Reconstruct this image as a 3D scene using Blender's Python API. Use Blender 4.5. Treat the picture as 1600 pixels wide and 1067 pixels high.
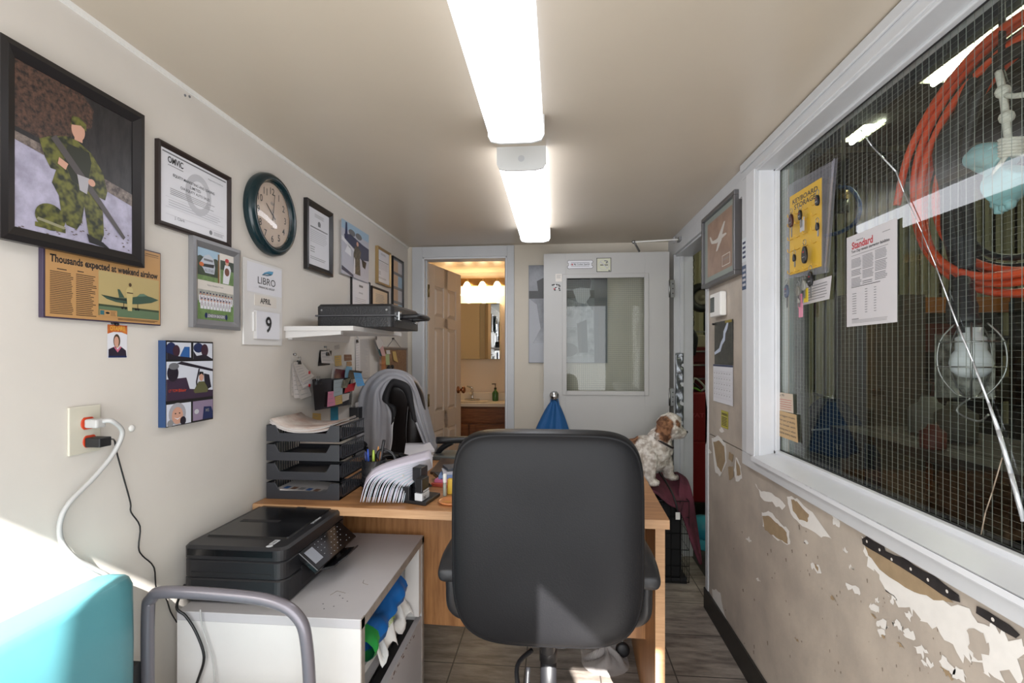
import bpy, bmesh, math, random
from mathutils import Vector, Matrix
random.seed(7)
PI = math.pi
for o in list(bpy.data.objects): bpy.data.objects.remove(o)
SC = bpy.context.scene
COL = SC.collection

# ---------------------------------------------------------------- camera
F = 780.0
YAW = math.atan(70 / 780.0)
CAM = Vector((0, 0, 1.3))
cd = bpy.data.cameras.new('camera'); cam = bpy.data.objects.new('camera', cd); COL.objects.link(cam)
cd.sensor_width = 36; cd.sensor_fit = 'HORIZONTAL'; cd.lens = F / 1600 * 36
cd.shift_y = 20.5 / 1600; cd.clip_start = .02; cd.clip_end = 100
cam.location = CAM; cam.rotation_euler = (PI / 2, 0, YAW)
SC.camera = cam

# ---------------------------------------------------------------- exposure, sky, sun, daylight
SC.view_settings.view_transform = 'Standard'
SC.view_settings.look = 'None'
SC.view_settings.gamma = 1
SC.view_settings.use_curve_mapping = False
SC.view_settings.exposure = 0.2
W = bpy.data.worlds.new('sky'); SC.world = W; W.use_nodes = True
nt = W.node_tree; bg = nt.nodes['Background']
sky = nt.nodes.new('ShaderNodeTexSky'); sky.sky_type = 'HOSEK_WILKIE'; sky.turbidity = 3
sky.sun_direction = (.3, -.7, .6); nt.links.new(sky.outputs[0], bg.inputs[0]); bg.inputs[1].default_value = .8
SUN_K = .25                         # light moves (-K, 1, -.81)
sd = bpy.data.lights.new('sun', 'SUN'); sun = bpy.data.objects.new('sun', sd); COL.objects.link(sun)
sd.energy = 26; sd.angle = .009; sd.color = (1, .97, .93)
sun.rotation_euler = Vector((-SUN_K, 1, -.81)).to_track_quat('-Z', 'Y').to_euler()
def area(name, loc, size, energy, col, direction):
    d = bpy.data.lights.new(name, 'AREA'); d.shape = 'RECTANGLE'; d.size, d.size_y = size
    d.energy = energy; d.color = col
    o = bpy.data.objects.new(name, d); COL.objects.link(o); o.location = loc
    o.rotation_euler = Vector(direction).to_track_quat('-Z', 'Z').to_euler()
    return o
area('daylight_through_shopfront', (-.15, -.22, 1.1), (1.6, 1.7), 36, (.93, .96, 1), (0, 1, 0))

# ---------------------------------------------------------------- pixel rays -> points on real planes
CS, SN = math.cos(YAW), math.sin(YAW)
def ray(px, py):
    u = (px - 800) / F; v = -(py - 554) / F
    return Vector((CS * u - SN, SN * u + CS, v))
def atX(px, py, X): d = ray(px, py); return CAM + d * (X / d.x)
def atY(px, py, Y): d = ray(px, py); return CAM + d * (Y / d.y)
def atZ(px, py, Z): d = ray(px, py); return CAM + d * ((Z - CAM.z) / d.z)
XL, XR, YB, H = -1.055, .765, 3.47, 2.065
XG = .83                             # plane of the big window glass
def L(px, py): return atX(px, py, XL)
def R(px, py): return atX(px, py, XR)

# ---------------------------------------------------------------- materials
def lin(c):
    if isinstance(c, str):
        c = c.lstrip('#'); c = [int(c[i:i+2], 16) / 255 for i in (0, 2, 4)]
    return tuple(((x / 12.92) if x <= .04045 else ((x + .055) / 1.055) ** 2.4) for x in c[:3]) + (1,)
MATS = {}
def mk(name, col, rough=.5, metal=0, var=0, vs=8, bump=0, bs=60, spec=.5, col2=None, coat=0, emit=0, sub=0, stretch=None, trans=0, alpha=1, detail=5):
    if name in MATS: return MATS[name]
    m = bpy.data.materials.new(name); m.use_nodes = True; n = m.node_tree.nodes; l = m.node_tree.links
    b = n['Principled BSDF']; c = lin(col)
    b.inputs['Base Color'].default_value = c; b.inputs['Roughness'].default_value = rough
    b.inputs['Metallic'].default_value = metal; b.inputs['Specular IOR Level'].default_value = spec
    b.inputs['Coat Weight'].default_value = coat
    if trans: b.inputs['Transmission Weight'].default_value = trans
    if alpha < 1: b.inputs['Alpha'].default_value = alpha
    if emit:
        b.inputs['Emission Color'].default_value = c; b.inputs['Emission Strength'].default_value = emit
    if var or bump or col2:
        tc = n.new('ShaderNodeTexCoord'); mp = n.new('ShaderNodeMapping'); l.new(tc.outputs['Object'], mp.inputs[0])
        if stretch: mp.inputs['Scale'].default_value = stretch
    if var or col2:
        no = n.new('ShaderNodeTexNoise'); no.inputs['Scale'].default_value = vs; no.inputs['Detail'].default_value = detail
        no.inputs['Roughness'].default_value = .6
        l.new(mp.outputs[0], no.inputs[0]); cr = n.new('ShaderNodeValToRGB')
        c2 = lin(col2) if col2 else tuple(x * (1 - var) for x in c[:3]) + (1,)
        cr.color_ramp.elements[0].position = .35; cr.color_ramp.elements[1].position = .65
        cr.color_ramp.elements[0].color = c2; cr.color_ramp.elements[1].color = c
        l.new(no.outputs[0], cr.inputs[0]); l.new(cr.outputs[0], b.inputs['Base Color'])
    if bump:
        nb = n.new('ShaderNodeTexNoise'); nb.inputs['Scale'].default_value = bs; nb.inputs['Detail'].default_value = 4
        l.new(mp.outputs[0], nb.inputs[0]); bp = n.new('ShaderNodeBump'); bp.inputs['Strength'].default_value = bump
        bp.inputs['Distance'].default_value = .01
        l.new(nb.outputs[0], bp.inputs['Height']); l.new(bp.outputs[0], b.inputs['Normal'])
    MATS[name] = m; return m
def emission(name, col, s):
    if name in MATS: return MATS[name]
    m = bpy.data.materials.new(name); m.use_nodes = True; n = m.node_tree.nodes; n.remove(n['Principled BSDF'])
    e = n.new('ShaderNodeEmission'); e.inputs[0].default_value = lin(col); e.inputs[1].default_value = s
    m.node_tree.links.new(e.outputs[0], n['Material Output'].inputs[0]); MATS[name] = m; return m
def pane_mat(name, tint='#ffffff', refl=1.0, rough=.02, ior=1.45):
    m = bpy.data.materials.new(name); m.use_nodes = True; n = m.node_tree.nodes; l = m.node_tree.links; n.remove(n['Principled BSDF'])
    t = n.new('ShaderNodeBsdfTransparent'); t.inputs[0].default_value = lin(tint)
    g = n.new('ShaderNodeBsdfGlossy'); g.inputs['Roughness'].default_value = rough
    fr = n.new('ShaderNodeFresnel'); fr.inputs[0].default_value = ior
    mu = n.new('ShaderNodeMath'); mu.operation = 'MULTIPLY'; mu.inputs[1].default_value = refl; mu.use_clamp = True
    ge = n.new('ShaderNodeNewGeometry'); mr = n.new('ShaderNodeMapRange'); mr.inputs[3].default_value = ior; mr.inputs[4].default_value = 1 / ior
    l.new(ge.outputs['Backfacing'], mr.inputs[0]); l.new(mr.outputs[0], fr.inputs[0])
    mx = n.new('ShaderNodeMixShader'); l.new(fr.outputs[0], mu.inputs[0]); l.new(mu.outputs[0], mx.inputs[0])
    l.new(t.outputs[0], mx.inputs[1]); l.new(g.outputs[0], mx.inputs[2]); l.new(mx.outputs[0], n['Material Output'].inputs[0])
    MATS[name] = m; return m

# ---------------------------------------------------------------- objects
def props(o, label=None, cat=None, group=None, kind=None):
    if label: o['label'] = label
    if cat: o['category'] = cat
    if group: o['group'] = group
    if kind: o['kind'] = kind
    return o
def thing(name, loc, label, cat, group=None, kind=None):
    o = bpy.data.objects.new(name, None); COL.objects.link(o); o.location = loc; o.empty_display_size = .05
    return props(o, label, cat, group, kind)
def root_of(o):
    while o.parent: o = o.parent
    return o
def copy_tree(o, parent=None):
    c = o.copy(); COL.objects.link(c)
    if parent: c.parent = parent
    for ch in list(o.children): copy_tree(ch, c)
    return c
_txt = {}
def text_mesh(s, off=0.0, sp=1.0):
    k = (s, off, sp)
    if k not in _txt:
        c = bpy.data.curves.new('t', 'FONT'); c.body = s; c.offset = off; c.resolution_u = 3; c.space_character = sp
        o = bpy.data.objects.new('t', c); COL.objects.link(o); bpy.context.view_layer.update()
        me = bpy.data.meshes.new_from_object(o)
        vs = [(v.co.x, v.co.y) for v in me.vertices]; fs = [tuple(p.vertices) for p in me.polygons]
        bpy.data.objects.remove(o); bpy.data.curves.remove(c); bpy.data.meshes.remove(me)
        x0 = min(v[0] for v in vs); x1 = max(v[0] for v in vs); y0 = min(v[1] for v in vs); y1 = max(v[1] for v in vs)
        _txt[k] = ([((x - x0) / (x1 - x0), (y - y0) / max(1e-6, (y1 - y0))) for x, y in vs], fs, (x1 - x0) / (y1 - y0))
    return _txt[k]
def catmull(P, n=6, closed=False):
    P = [Vector(p) for p in P]; out = []; N = len(P)
    if N < 3: return P
    for i in range(N if closed else N - 1):
        a = P[(i - 1) % N] if (closed or i > 0) else P[0]; b = P[i]; c = P[(i + 1) % N]
        d = P[(i + 2) % N] if (closed or i < N - 2) else P[-1]
        for k in range(n):
            t = k / n
            out.append(.5 * ((2 * b) + (c - a) * t + (2 * a - 5 * b + 4 * c - d) * t * t + (3 * b - a - 3 * c + d) * t ** 3))
    if not closed: out.append(P[-1])
    return out
def tess(P):
    from mathutils.geometry import tessellate_polygon
    n = len(P); ar = sum(P[i][0] * P[(i + 1) % n][1] - P[(i + 1) % n][0] * P[i][1] for i in range(n)); out = []
    for a, b, c in tessellate_polygon([[Vector((x, y, 0)) for x, y in P]]):
        t = (P[b][0] - P[a][0]) * (P[c][1] - P[a][1]) - (P[c][0] - P[a][0]) * (P[b][1] - P[a][1])
        if abs(t) > 1e-12: out.append((a, b, c) if t > 0 else (a, c, b))
    return out
class M:
    def __init__(s): s.v = []; s.f = []; s.m = []; s.mats = []; s.X = Matrix.Identity(4); s.sm = []
    def mi(s, mat):
        if mat not in s.mats: s.mats.append(mat)
        return s.mats.index(mat)
    def frame(s, o, U, V, N):
        s.X = Matrix(((U[0], V[0], N[0], o[0]), (U[1], V[1], N[1], o[1]), (U[2], V[2], N[2], o[2]), (0, 0, 0, 1))); return s
    def at(s, loc=(0, 0, 0), rot=(0, 0, 0), scale=1):
        from mathutils import Euler
        s.X = Matrix.Translation(Vector(loc)) @ Euler(rot).to_matrix().to_4x4() @ Matrix.Scale(scale, 4); return s
    def reset(s): s.X = Matrix.Identity(4); return s
    def add(s, vs, fs, mat, smooth=False):
        b = len(s.v); i = s.mi(mat)
        s.v += [s.X @ Vector(p if len(p) == 3 else (p[0], p[1], 0)) for p in vs]
        for f in fs: s.f.append(tuple(b + k for k in f)); s.m.append(i); s.sm.append(smooth)
        return s
    def box(s, a, b, mat):
        x0, y0, z0 = a; x1, y1, z1 = b
        vs = [(x0,y0,z0),(x1,y0,z0),(x1,y1,z0),(x0,y1,z0),(x0,y0,z1),(x1,y0,z1),(x1,y1,z1),(x0,y1,z1)]
        return s.add(vs, [(0,3,2,1),(4,5,6,7),(0,1,5,4),(1,2,6,5),(2,3,7,6),(3,0,4,7)], mat)
    def cbox(s, c, d, mat): return s.box([c[i] - d[i] / 2 for i in range(3)], [c[i] + d[i] / 2 for i in range(3)], mat)
    def hexa(s, bot, top, mat):          # 4 bottom + 4 top points
        return s.add(list(bot) + list(top), [(0,3,2,1),(4,5,6,7),(0,1,5,4),(1,2,6,5),(2,3,7,6),(3,0,4,7)], mat)
    def rings(s, R_, mat, closed=True, caps=True, smooth=True, loop=False):
        n = len(R_[0]); vs = [p for r in R_ for p in r]; fs = []
        K = len(R_)
        for i in range(K if loop else K - 1):
            for j in range(n if closed else n - 1):
                a = i * n + j; b = i * n + (j + 1) % n; i2 = (i + 1) % K
                fs.append((a, b, i2 * n + (j + 1) % n, i2 * n + j))
        s.add(vs, fs, mat, smooth)
        if caps and closed and not loop:
            b0 = len(s.v) - len(vs); i = s.mi(mat)
            s.f.append(tuple(b0 + k for k in range(n - 1, -1, -1))); s.m.append(i); s.sm.append(False)
            s.f.append(tuple(b0 + (K - 1) * n + k for k in range(n))); s.m.append(i); s.sm.append(False)
        return s
    def tube(s, P, r, mat, n=10, closed=False, caps=True):
        P = [Vector(p) for p in P]; N = len(P); R_ = []
        up = Vector((0, 0, 1)); prev = None
        for i, p in enumerate(P):
            t = (P[(i + 1) % N] - P[i - 1]) if closed else (P[min(i + 1, N - 1)] - P[max(i - 1, 0)])
            t = t.normalized() if t.length > 1e-9 else Vector((0, 0, 1))
            if prev is None:
                a = up if abs(t.dot(up)) < .9 else Vector((1, 0, 0)); u = t.cross(a).normalized()
            else: u = (prev - t * prev.dot(t)); u = u.normalized() if u.length > 1e-6 else t.orthogonal().normalized()
            prev = u; w = t.cross(u); rr = r[i] if isinstance(r, (list, tuple)) else r
            R_.append([p + (u * math.cos(2 * PI * k / n) + w * math.sin(2 * PI * k / n)) * rr for k in range(n)])
        return s.rings(R_, mat, caps=caps, loop=closed)
    def cyl(s, a, b, r, mat, n=20, r2=None): return s.tube([a, b], [r, r if r2 is None else r2], mat, n)
    def lathe(s, prof, mat, n=24, caps=True):
        return s.rings([[(r * math.cos(2 * PI * k / n), r * math.sin(2 * PI * k / n), z) for k in range(n)] for r, z in prof], mat, caps=caps)
    def ball(s, c, r, mat, n=12):
        if not isinstance(r, (tuple, list)): r = (r, r, r)
        R_ = []
        for i in range(n + 1):
            a = -PI / 2 + PI * i / n; a = max(-PI / 2 + .02, min(PI / 2 - .02, a))
            R_.append([(c[0] + r[0] * math.cos(a) * math.cos(2 * PI * k / (n * 2)), c[1] + r[1] * math.cos(a) * math.sin(2 * PI * k / (n * 2)), c[2] + r[2] * math.sin(a)) for k in range(n * 2)])
        return s.rings(R_, mat)
    def prism(s, poly, w0, w1, mat):
        n = len(poly); vs = [(x, y, w0) for x, y in poly] + [(x, y, w1) for x, y in poly]
        ar = sum(poly[i][0] * poly[(i + 1) % n][1] - poly[(i + 1) % n][0] * poly[i][1] for i in range(n))
        if ar < 0:
            vs = vs[n:] + vs[:n]
        return s.add(vs, [tuple(range(n - 1, -1, -1)), tuple(range(n, 2 * n))] + [(i, (i + 1) % n, n + (i + 1) % n, n + i) for i in range(n)], mat)
    def grid(s, fn, nu, nv, mat, smooth=True):
        vs = [fn(i / nu, j / nv) for j in range(nv + 1) for i in range(nu + 1)]
        fs = [(j * (nu + 1) + i, j * (nu + 1) + i + 1, (j + 1) * (nu + 1) + i + 1, (j + 1) * (nu + 1) + i) for j in range(nv) for i in range(nu)]
        return s.add(vs, fs, mat, smooth)
    # flat artwork in the current frame (u right, v up, w out)
    def poly(s, P, w, mat):
        if len(P) <= 4: return s.add([(x, y, w) for x, y in P], [tuple(range(len(P)))], mat)
        return s.add([(x, y, w) for x, y in P], tess(P), mat)
    def textc(s, t, cu, cv, h, w, mat, off=0.0, asp=1.0):
        k = text_mesh(t, off, 1.0)[2] * h * asp
        return s.text(t, cu - k / 2, cv - h / 2, cu + k / 2, cv + h / 2, w, mat, off)
    def rect(s, u0, v0, u1, v1, w, mat): return s.poly([(u0, v0), (u1, v0), (u1, v1), (u0, v1)], w, mat)
    def ell(s, u, v, a, b, w, mat, n=24, rot=0):
        c, q = math.cos(rot), math.sin(rot)
        return s.poly([(u + a * math.cos(2*PI*k/n) * c - b * math.sin(2*PI*k/n) * q, v + a * math.cos(2*PI*k/n) * q + b * math.sin(2*PI*k/n) * c) for k in range(n)], w, mat)
    def text(s, t, u0, v0, u1, v1, w, mat, off=0.0, sp=1.0, slope=0):
        vs, fs = text_mesh(t, off, sp)[:2]
        return s.add([(u0 + x * (u1 - u0), v0 + y * (v1 - v0) + slope * x, w) for x, y in vs], fs, mat)
    def lines(s, u0, v0, u1, v1, n, w, mat, t=.35, rag=.25, rnd=None):
        rnd = rnd or random
        dv = (v1 - v0) / n
        for i in range(n):
            v = v1 - dv * (i + .5); e = u1 - (u1 - u0) * rag * rnd.random()
            s.rect(u0, v - dv * t / 2, e, v + dv * t / 2, w, mat)
    def build(s, name, parent=None, label=None, cat=None, group=None, kind=None, bevel=0, seg=2, sub=0, solid=0, smooth=None, autosmooth=None):
        if parent is not None:
            org = root_of(parent).matrix_basis.inverted(); base = None
        else:
            xs = [p.x for p in s.v]; ys = [p.y for p in s.v]; zs = [p.z for p in s.v]
            base = Vector(((min(xs) + max(xs)) / 2, (min(ys) + max(ys)) / 2, min(zs))); org = Matrix.Translation(-base)
            if kind == 'structure': base = Vector((0, 0, 0)); org = Matrix.Identity(4)
        me = bpy.data.meshes.new(name); me.from_pydata([org @ p for p in s.v], [], s.f)
        for m in s.mats: me.materials.append(m)
        for p, i, q in zip(me.polygons, s.m, s.sm): p.material_index = i; p.use_smooth = q if smooth is None else smooth
        me.update()
        o = bpy.data.objects.new(name, me); COL.objects.link(o)
        if parent is not None: o.parent = parent
        else: o.location = base
        if bevel:
            b = o.modifiers.new('bevel', 'BEVEL'); b.width = bevel; b.segments = seg; b.limit_method = 'ANGLE'; b.angle_limit = .6
        if solid:
            b = o.modifiers.new('solid', 'SOLIDIFY'); b.thickness = solid; b.offset = 0
        if sub:
            b = o.modifiers.new('sub', 'SUBSURF'); b.levels = sub; b.render_levels = sub
            for p in me.polygons: p.use_smooth = True
        return props(o, label, cat, group, kind)
def UL(o): return (o, (0, 1, 0), (0, 0, 1), (1, 0, 0))       # frame on the left wall
def UR(o): return (o, (0, -1, 0), (0, 0, 1), (-1, 0, 0))     # frame on the right wall
def UB(o): return (o, (1, 0, 0), (0, 0, 1), (0, -1, 0))      # frame on the back wall
def rectL(tl, tr, bl=None, X=XL):
    a = atX(tl[0], tl[1], X); b = atX(tr[0], tr[1], X); c = atX(bl[0], bl[1], X) if bl else None
    return a, b, c
# ---------------------------------------------------------------- surface materials
m_wallL = mk('cream painted wall', '#d6d0c8', .5, var=.05, vs=3, bump=.06, bs=25)
m_wallB = mk('cream back wall paint', '#d3cabb', .5, var=.05, vs=3, bump=.05, bs=25)
m_wallR = mk('scuffed cream wall paint', '#bdb2a5', .55, col2='#a49a90', vs=4, bump=.12, bs=30)
m_ceil = mk('satin greige ceiling paint', '#c8bcab', .3, var=.06, vs=1.6, bump=.03, bs=6, spec=.45)
m_trim = mk('pale grey trim paint', '#c6c8cb', .38, var=.05, vs=6, bump=.05, bs=40)
m_trimw = mk('white sill paint', '#d9dbdf', .3, var=.04, vs=8)
m_door = mk('grey door paint', '#b9b8b6', .4, var=.04, vs=3)
m_black = mk('matt black', '#1b1b1d', .5)
m_dark = mk('dark rubber base', '#2a2724', .5, var=.3, vs=20)
m_white = mk('white', '#e9e8e4', .5)
m_chrome = mk('chrome', '#d0d2d4', .15, metal=1)
m_steel = mk('brushed steel', '#9a9b9b', .35, metal=1)
m_brass = mk('worn brass', '#8d7a55', .4, metal=1)
m_bathwall = mk('bathroom cream paint', '#efe0cc', .5)
m_tan = mk('bare drywall', '#a08a6c', .8, var=.15, vs=30)
m_plaster = mk('white filler patch', '#e4e1dc', .7, var=.05, vs=30)
m_pane = pane_mat('window pane', '#eff4f1', 1.3)
def tile_mat():
    m = bpy.data.materials.new('grey slate tile'); m.use_nodes = True; n = m.node_tree.nodes; l = m.node_tree.links; b = n['Principled BSDF']
    tc = n.new('ShaderNodeTexCoord'); mp = n.new('ShaderNodeMapping'); mp.inputs['Location'].default_value = (.13, .06, 0); l.new(tc.outputs['Object'], mp.inputs[0])
    br = n.new('ShaderNodeTexBrick'); br.offset = 0; br.inputs['Scale'].default_value = 1; br.inputs['Brick Width'].default_value = .305; br.inputs['Row Height'].default_value = .305
    br.inputs['Mortar Size'].default_value = .003; br.inputs['Mortar'].default_value = lin('#4a4440')
    no = n.new('ShaderNodeTexNoise'); no.inputs['Scale'].default_value = 14; no.inputs['Detail'].default_value = 8; no.inputs['Roughness'].default_value = .65
    m2 = n.new('ShaderNodeMapping'); m2.inputs['Scale'].default_value = (.35, 1.4, 1); l.new(tc.outputs['Object'], m2.inputs[0]); l.new(m2.outputs[0], no.inputs[0])
    cr = n.new('ShaderNodeValToRGB'); cr.color_ramp.elements[0].position = .38; cr.color_ramp.elements[1].position = .62
    cr.color_ramp.elements[0].color = lin('#6f665f'); cr.color_ramp.elements[1].color = lin('#a1978d')
    l.new(no.outputs[0], cr.inputs[0]); l.new(mp.outputs[0], br.inputs[0]); l.new(cr.outputs[0], br.inputs['Color1']); l.new(cr.outputs[0], br.inputs['Color2'])
    l.new(br.outputs[0], b.inputs['Base Color']); b.inputs['Roughness'].default_value = .35; return m
m_tile = tile_mat()

ST = 'structure'
Y0 = -.25
# floor, ceiling
M().box((XL, Y0 - .15, -.06), (XR + .1, YB + .1, 0), m_tile).build('floor', kind=ST)
M().box((XL - .1, Y0 - .15, H), (XR + .14, YB + .1, H + .05), m_ceil).build('ceiling', kind=ST)
M().box((XL - .1, Y0 - .15, -.06), (XL, YB + .1, H), m_wallL).build('wall_left', kind=ST)
# back wall around the bathroom opening
BX0, BX1, BZ = -.945, -.345, 1.985
w = M(); w.box((XL, YB, -.06), (BX0, YB + .1, H), m_wallB); w.box((BX1, YB, -.06), (XR + .14, YB + .1, H), m_wallB)
w.box((BX0, YB, BZ), (BX1, YB + .1, H), m_wallB); w.build('wall_back', kind=ST)
# right wall: window, pier, doorway
WY1, WZ0, WZ1 = 1.95, .93, 1.995
DY0, DY1, DZ = 2.63, 3.31, 1.945
XW = XR + .1
w = M()
w.box((XR, Y0 - .15, -.06), (XW, DY0, .9), m_wallR)
w.box((XR, 1.95, .905), (XW, DY0, H), m_wallR)
w.box((XR, Y0 - .15, 1.998), (XW, 1.95, H), m_wallR)
w.box((XR, DY0, DZ), (XW, YB, H), m_wallR)
w.box((XR, DY1, -.06), (XW, YB, DZ), m_wallR)
# damage: bare drywall, white filler, scuffs -- thin layers of the wall itself
def blob(P, w_, mat, jit=.006, sub=4, plane=R, M_=w, seed=0):
    rnd = random.Random(seed + len(P)); pts = [plane(*p) for p in P]; n = len(pts); out = []
    for i in range(n):
        a, b = pts[i], pts[(i + 1) % n]
        for k in range(sub):
            q = a.lerp(b, k / sub); out.append(q + Vector((0, rnd.uniform(-jit, jit), rnd.uniform(-jit, jit)) if k else (0, 0, 0)))
    M_.add([(XR - w_, q.y, q.z) for q in out], [t[::-1] for t in tess([(q.y, q.z) for q in out])], mat)
blob([(1112,684),(1122,680),(1134,692),(1136,722),(1126,744),(1118,738)], .0012, m_plaster, seed=1)
blob([(1115,690),(1124,688),(1132,697),(1134,720),(1128,738),(1121,728)], .002, m_tan, .003, seed=1)
blob([(1140,706),(1147,711),(1145,722),(1139,717)], .002, m_tan, .003, seed=2)
blob([(1150,714),(1158,728),(1160,748),(1150,752),(1147,735)], .0012, m_plaster, seed=3)
blob([(1151,717),(1156,728),(1158,742),(1152,744)], .002, m_tan, .003, seed=3)
blob([(1138,730),(1146,728),(1147,745),(1140,750)], .002, m_tan, .003, seed=4)
blob([(1180,755),(1190,768),(1206,770),(1228,790),(1222,796),(1204,784),(1192,780)], .0012, m_plaster, seed=5)
blob([(1230,776),(1246,778),(1270,800),(1300,842),(1284,840),(1254,822),(1236,802)], .0012, m_plaster, seed=6)
blob([(1237,780),(1246,783),(1265,804),(1262,816),(1250,812),(1240,798)], .002, m_tan, .003, seed=7)
blob([(1191,800),(1201,798),(1216,812),(1234,830),(1235,850),(1216,845),(1192,822)], .0012, m_plaster, seed=8)
blob([(1192,806),(1202,806),(1216,818),(1230,832),(1232,850),(1214,840),(1196,828)], .002, m_tan, .003, seed=9)
blob([(1301,806),(1312,812),(1313,822),(1303,820)], .0012, m_plaster, seed=10)
blob([(1268,874),(1280,882),(1284,896),(1270,890)], .0012, m_plaster, .008, seed=11)
blob([(1272,880),(1280,886),(1279,893)], .002, m_tan, .003, seed=11)
blob([(1322,910),(1342,918),(1342,928),(1326,922)], .0012, m_plaster, .009, seed=12)
# the long tear below the sill
blob([(1348,838),(1380,872),(1420,905),(1462,935),(1520,960),(1560,985),(1600,1010),(1600,1060),(1545,1050),(1520,1028),(1505,1035),(1470,990),(1440,968),(1400,940),(1375,905),(1352,868)], .0012, m_plaster, .012, 6, seed=13)
blob([(1352,850),(1380,866),(1420,890),(1470,925),(1492,942),(1470,938),(1430,925),(1380,893),(1358,868)], .002, m_tan, .004, seed=14)
blob([(1512,985),(1540,990),(1548,1015),(1530,1032),(1514,1010)], .002, m_wallR, .006, seed=15)
for i, (x, y, s) in enumerate([(1366,950,7),(1380,975,9),(1378,988,6),(1402,975,8),(1420,990,9),(1440,1016,10),(1450,1035,8),(1395,935,6),(1372,938,4),(1480,1040,12),(1500,1055,10),(1260,848,3),(1322,860,3),(1330,885,4),(1420,960,6),(1108,705,4),(1128,672,4),(1170,842,4),(1106,800,3),(1185,905,3)]):
    blob([(x-s,y-s*.6),(x,y-s),(x+s*1.2,y+s*.5),(x+s*.5,y+s),(x-s*.6,y+s*.5)], .0012, m_plaster, .007, 3, seed=20+i)
for i, (x, y, s) in enumerate([(1407,1008,7),(1382,996,4),(1480,1052,10),(1366,962,4),(1302,935,5),(1246,1000,4)]):
    blob([(x-s,y-s),(x+s*.3,y-s*.4),(x+s*1.2,y+s),(x,y+s*.5)], .0021, m_tan, .004, 3, seed=50+i)
# broken lower corner of the pier
blob([(1113,920),(1126,926),(1130,950),(1138,975),(1150,1000),(1163,1024),(1158,1036),(1140,1005),(1128,980),(1116,950)], .0015, m_plaster, .008, seed=70)
rnd = random.Random(3)
m_scuff = mk('scuff mark', '#86796c', .7)
for i in range(90):
    x = rnd.uniform(1125, 1560); y = rnd.uniform(max(780, 724 + (x - 1166) * .6 + 30), 1060); s = rnd.uniform(.7, 2.2); q = rnd.uniform(1, 3.5)
    blob([(x - s*.5, y), (x + s*.4, y - s*.2), (x + s*.6, y + s * q), (x, y + s*q*1.1)], .0009, m_scuff, .0005, 1, seed=i)
w.build('wall_right', kind=ST)
# front wall: out of view, its gaps cut to shape the sun patches indoors
w = M(); FW = m_wallB
w.box((XL, Y0 - .1, -.06), (XR, Y0, .1), FW); w.box((XL, Y0 - .1, 1.965), (-.64, Y0, H), FW); w.box((-.64, Y0 - .1, .1), (.33, Y0, H), FW); w.box((.56, Y0 - .1, .1), (.64, Y0, H), FW); w.box((.64, Y0 - .1, 1.965), (XR, Y0, H), FW)
w.frame((0, Y0, 0), (1, 0, 0), (0, 0, 1), (0, -1, 0)).prism([(.33, 2.045), (.56, 1.84), (.56, H), (.33, H)], 0, .1, FW); w.reset()  # wedge added to slant the edge of the sun patch on the chair
w.build('wall_front', kind=ST)
# trims
M().box((XL, Y0, H - .012), (XL + .008, YB, H), m_white).build('trim_1', kind=ST)
def doorframe(x0, x1, zt, name):
    t = .075; f = M()
    f.box((x0 - t, YB - .018, 0), (x0, YB, zt + t), m_trim); f.box((x1, YB - .018, 0), (x1 + .05, YB, zt + t), m_trim)
    f.box((x0, YB - .018, zt), (x1, YB, zt + t), m_trim)
    f.box((x0 - .012, YB - .01, 0), (x0 + .012, YB + .11, zt + .01), m_trimw); f.box((x1 - .012, YB - .01, 0), (x1 + .012, YB + .11, zt + .01), m_trimw)
    f.box((x0, YB - .01, zt - .012), (x1, YB + .11, zt + .012), m_trimw)
    f.box((x0 + .012, YB + .03, 0), (x0 + .022, YB + .05, zt - .012), m_trim); f.box((x1 - .022, YB + .05, 0), (x1 - .012, YB + .07, zt - .012), m_trim)
    return f.build(name, kind=ST, bevel=.003)
doorframe(BX0, BX1, BZ, 'trim_2')
# doorway frame in the right wall: far jamb with a battered metal strip, header, near edge
f = M()
f.box((XR - .012, DY1 - .004, 0), (XW + .01, YB - .001, H - .001), m_trim)
f.box((XR + .025, DY1 - .014, 0), (XR + .05, DY1, DZ), m_trim)
f.box((XR - .015, 2.1, DZ - .001), (XR, DY1, DZ + .07), m_trim)
f.box((XR - .008, 2.1, DZ + .07), (XR, DY1, H), m_trim)
f.box((XR, DY0, DZ - .012), (XW + .005, DY1, DZ), m_trim)
f.box((XR - .006, DY0 - .03, 0), (XW + .003, DY0 + .012, DZ), m_trim)
f.build('trim_3', kind=ST, bevel=.002)
m_batt = mk('battered galvanised strip', '#8f9499', .35, metal=.8, var=.5, vs=18, bump=.6, bs=30)
s = M()
def strip(u, v):
    z = .82 + v * .49; a = DY1 - .016 - .004 * math.sin(v * 23 + u * 4) - .003 * math.sin(v * 51)
    return (XR - .004 + u * .05, a, z)
s.grid(strip, 6, 30, m_batt); s.build('trim_4', kind=ST, solid=.003)
f = M(); f.box((XR - .012, .2, 0), (XR - .001, DY0 + .02, .105), m_dark); f.build('baseboard_right', kind=ST, bevel=.002)
M().box((-.27, YB - .01, 0), (XR - .05, YB, .1), m_dark).build('baseboard_back', kind=ST)

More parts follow.
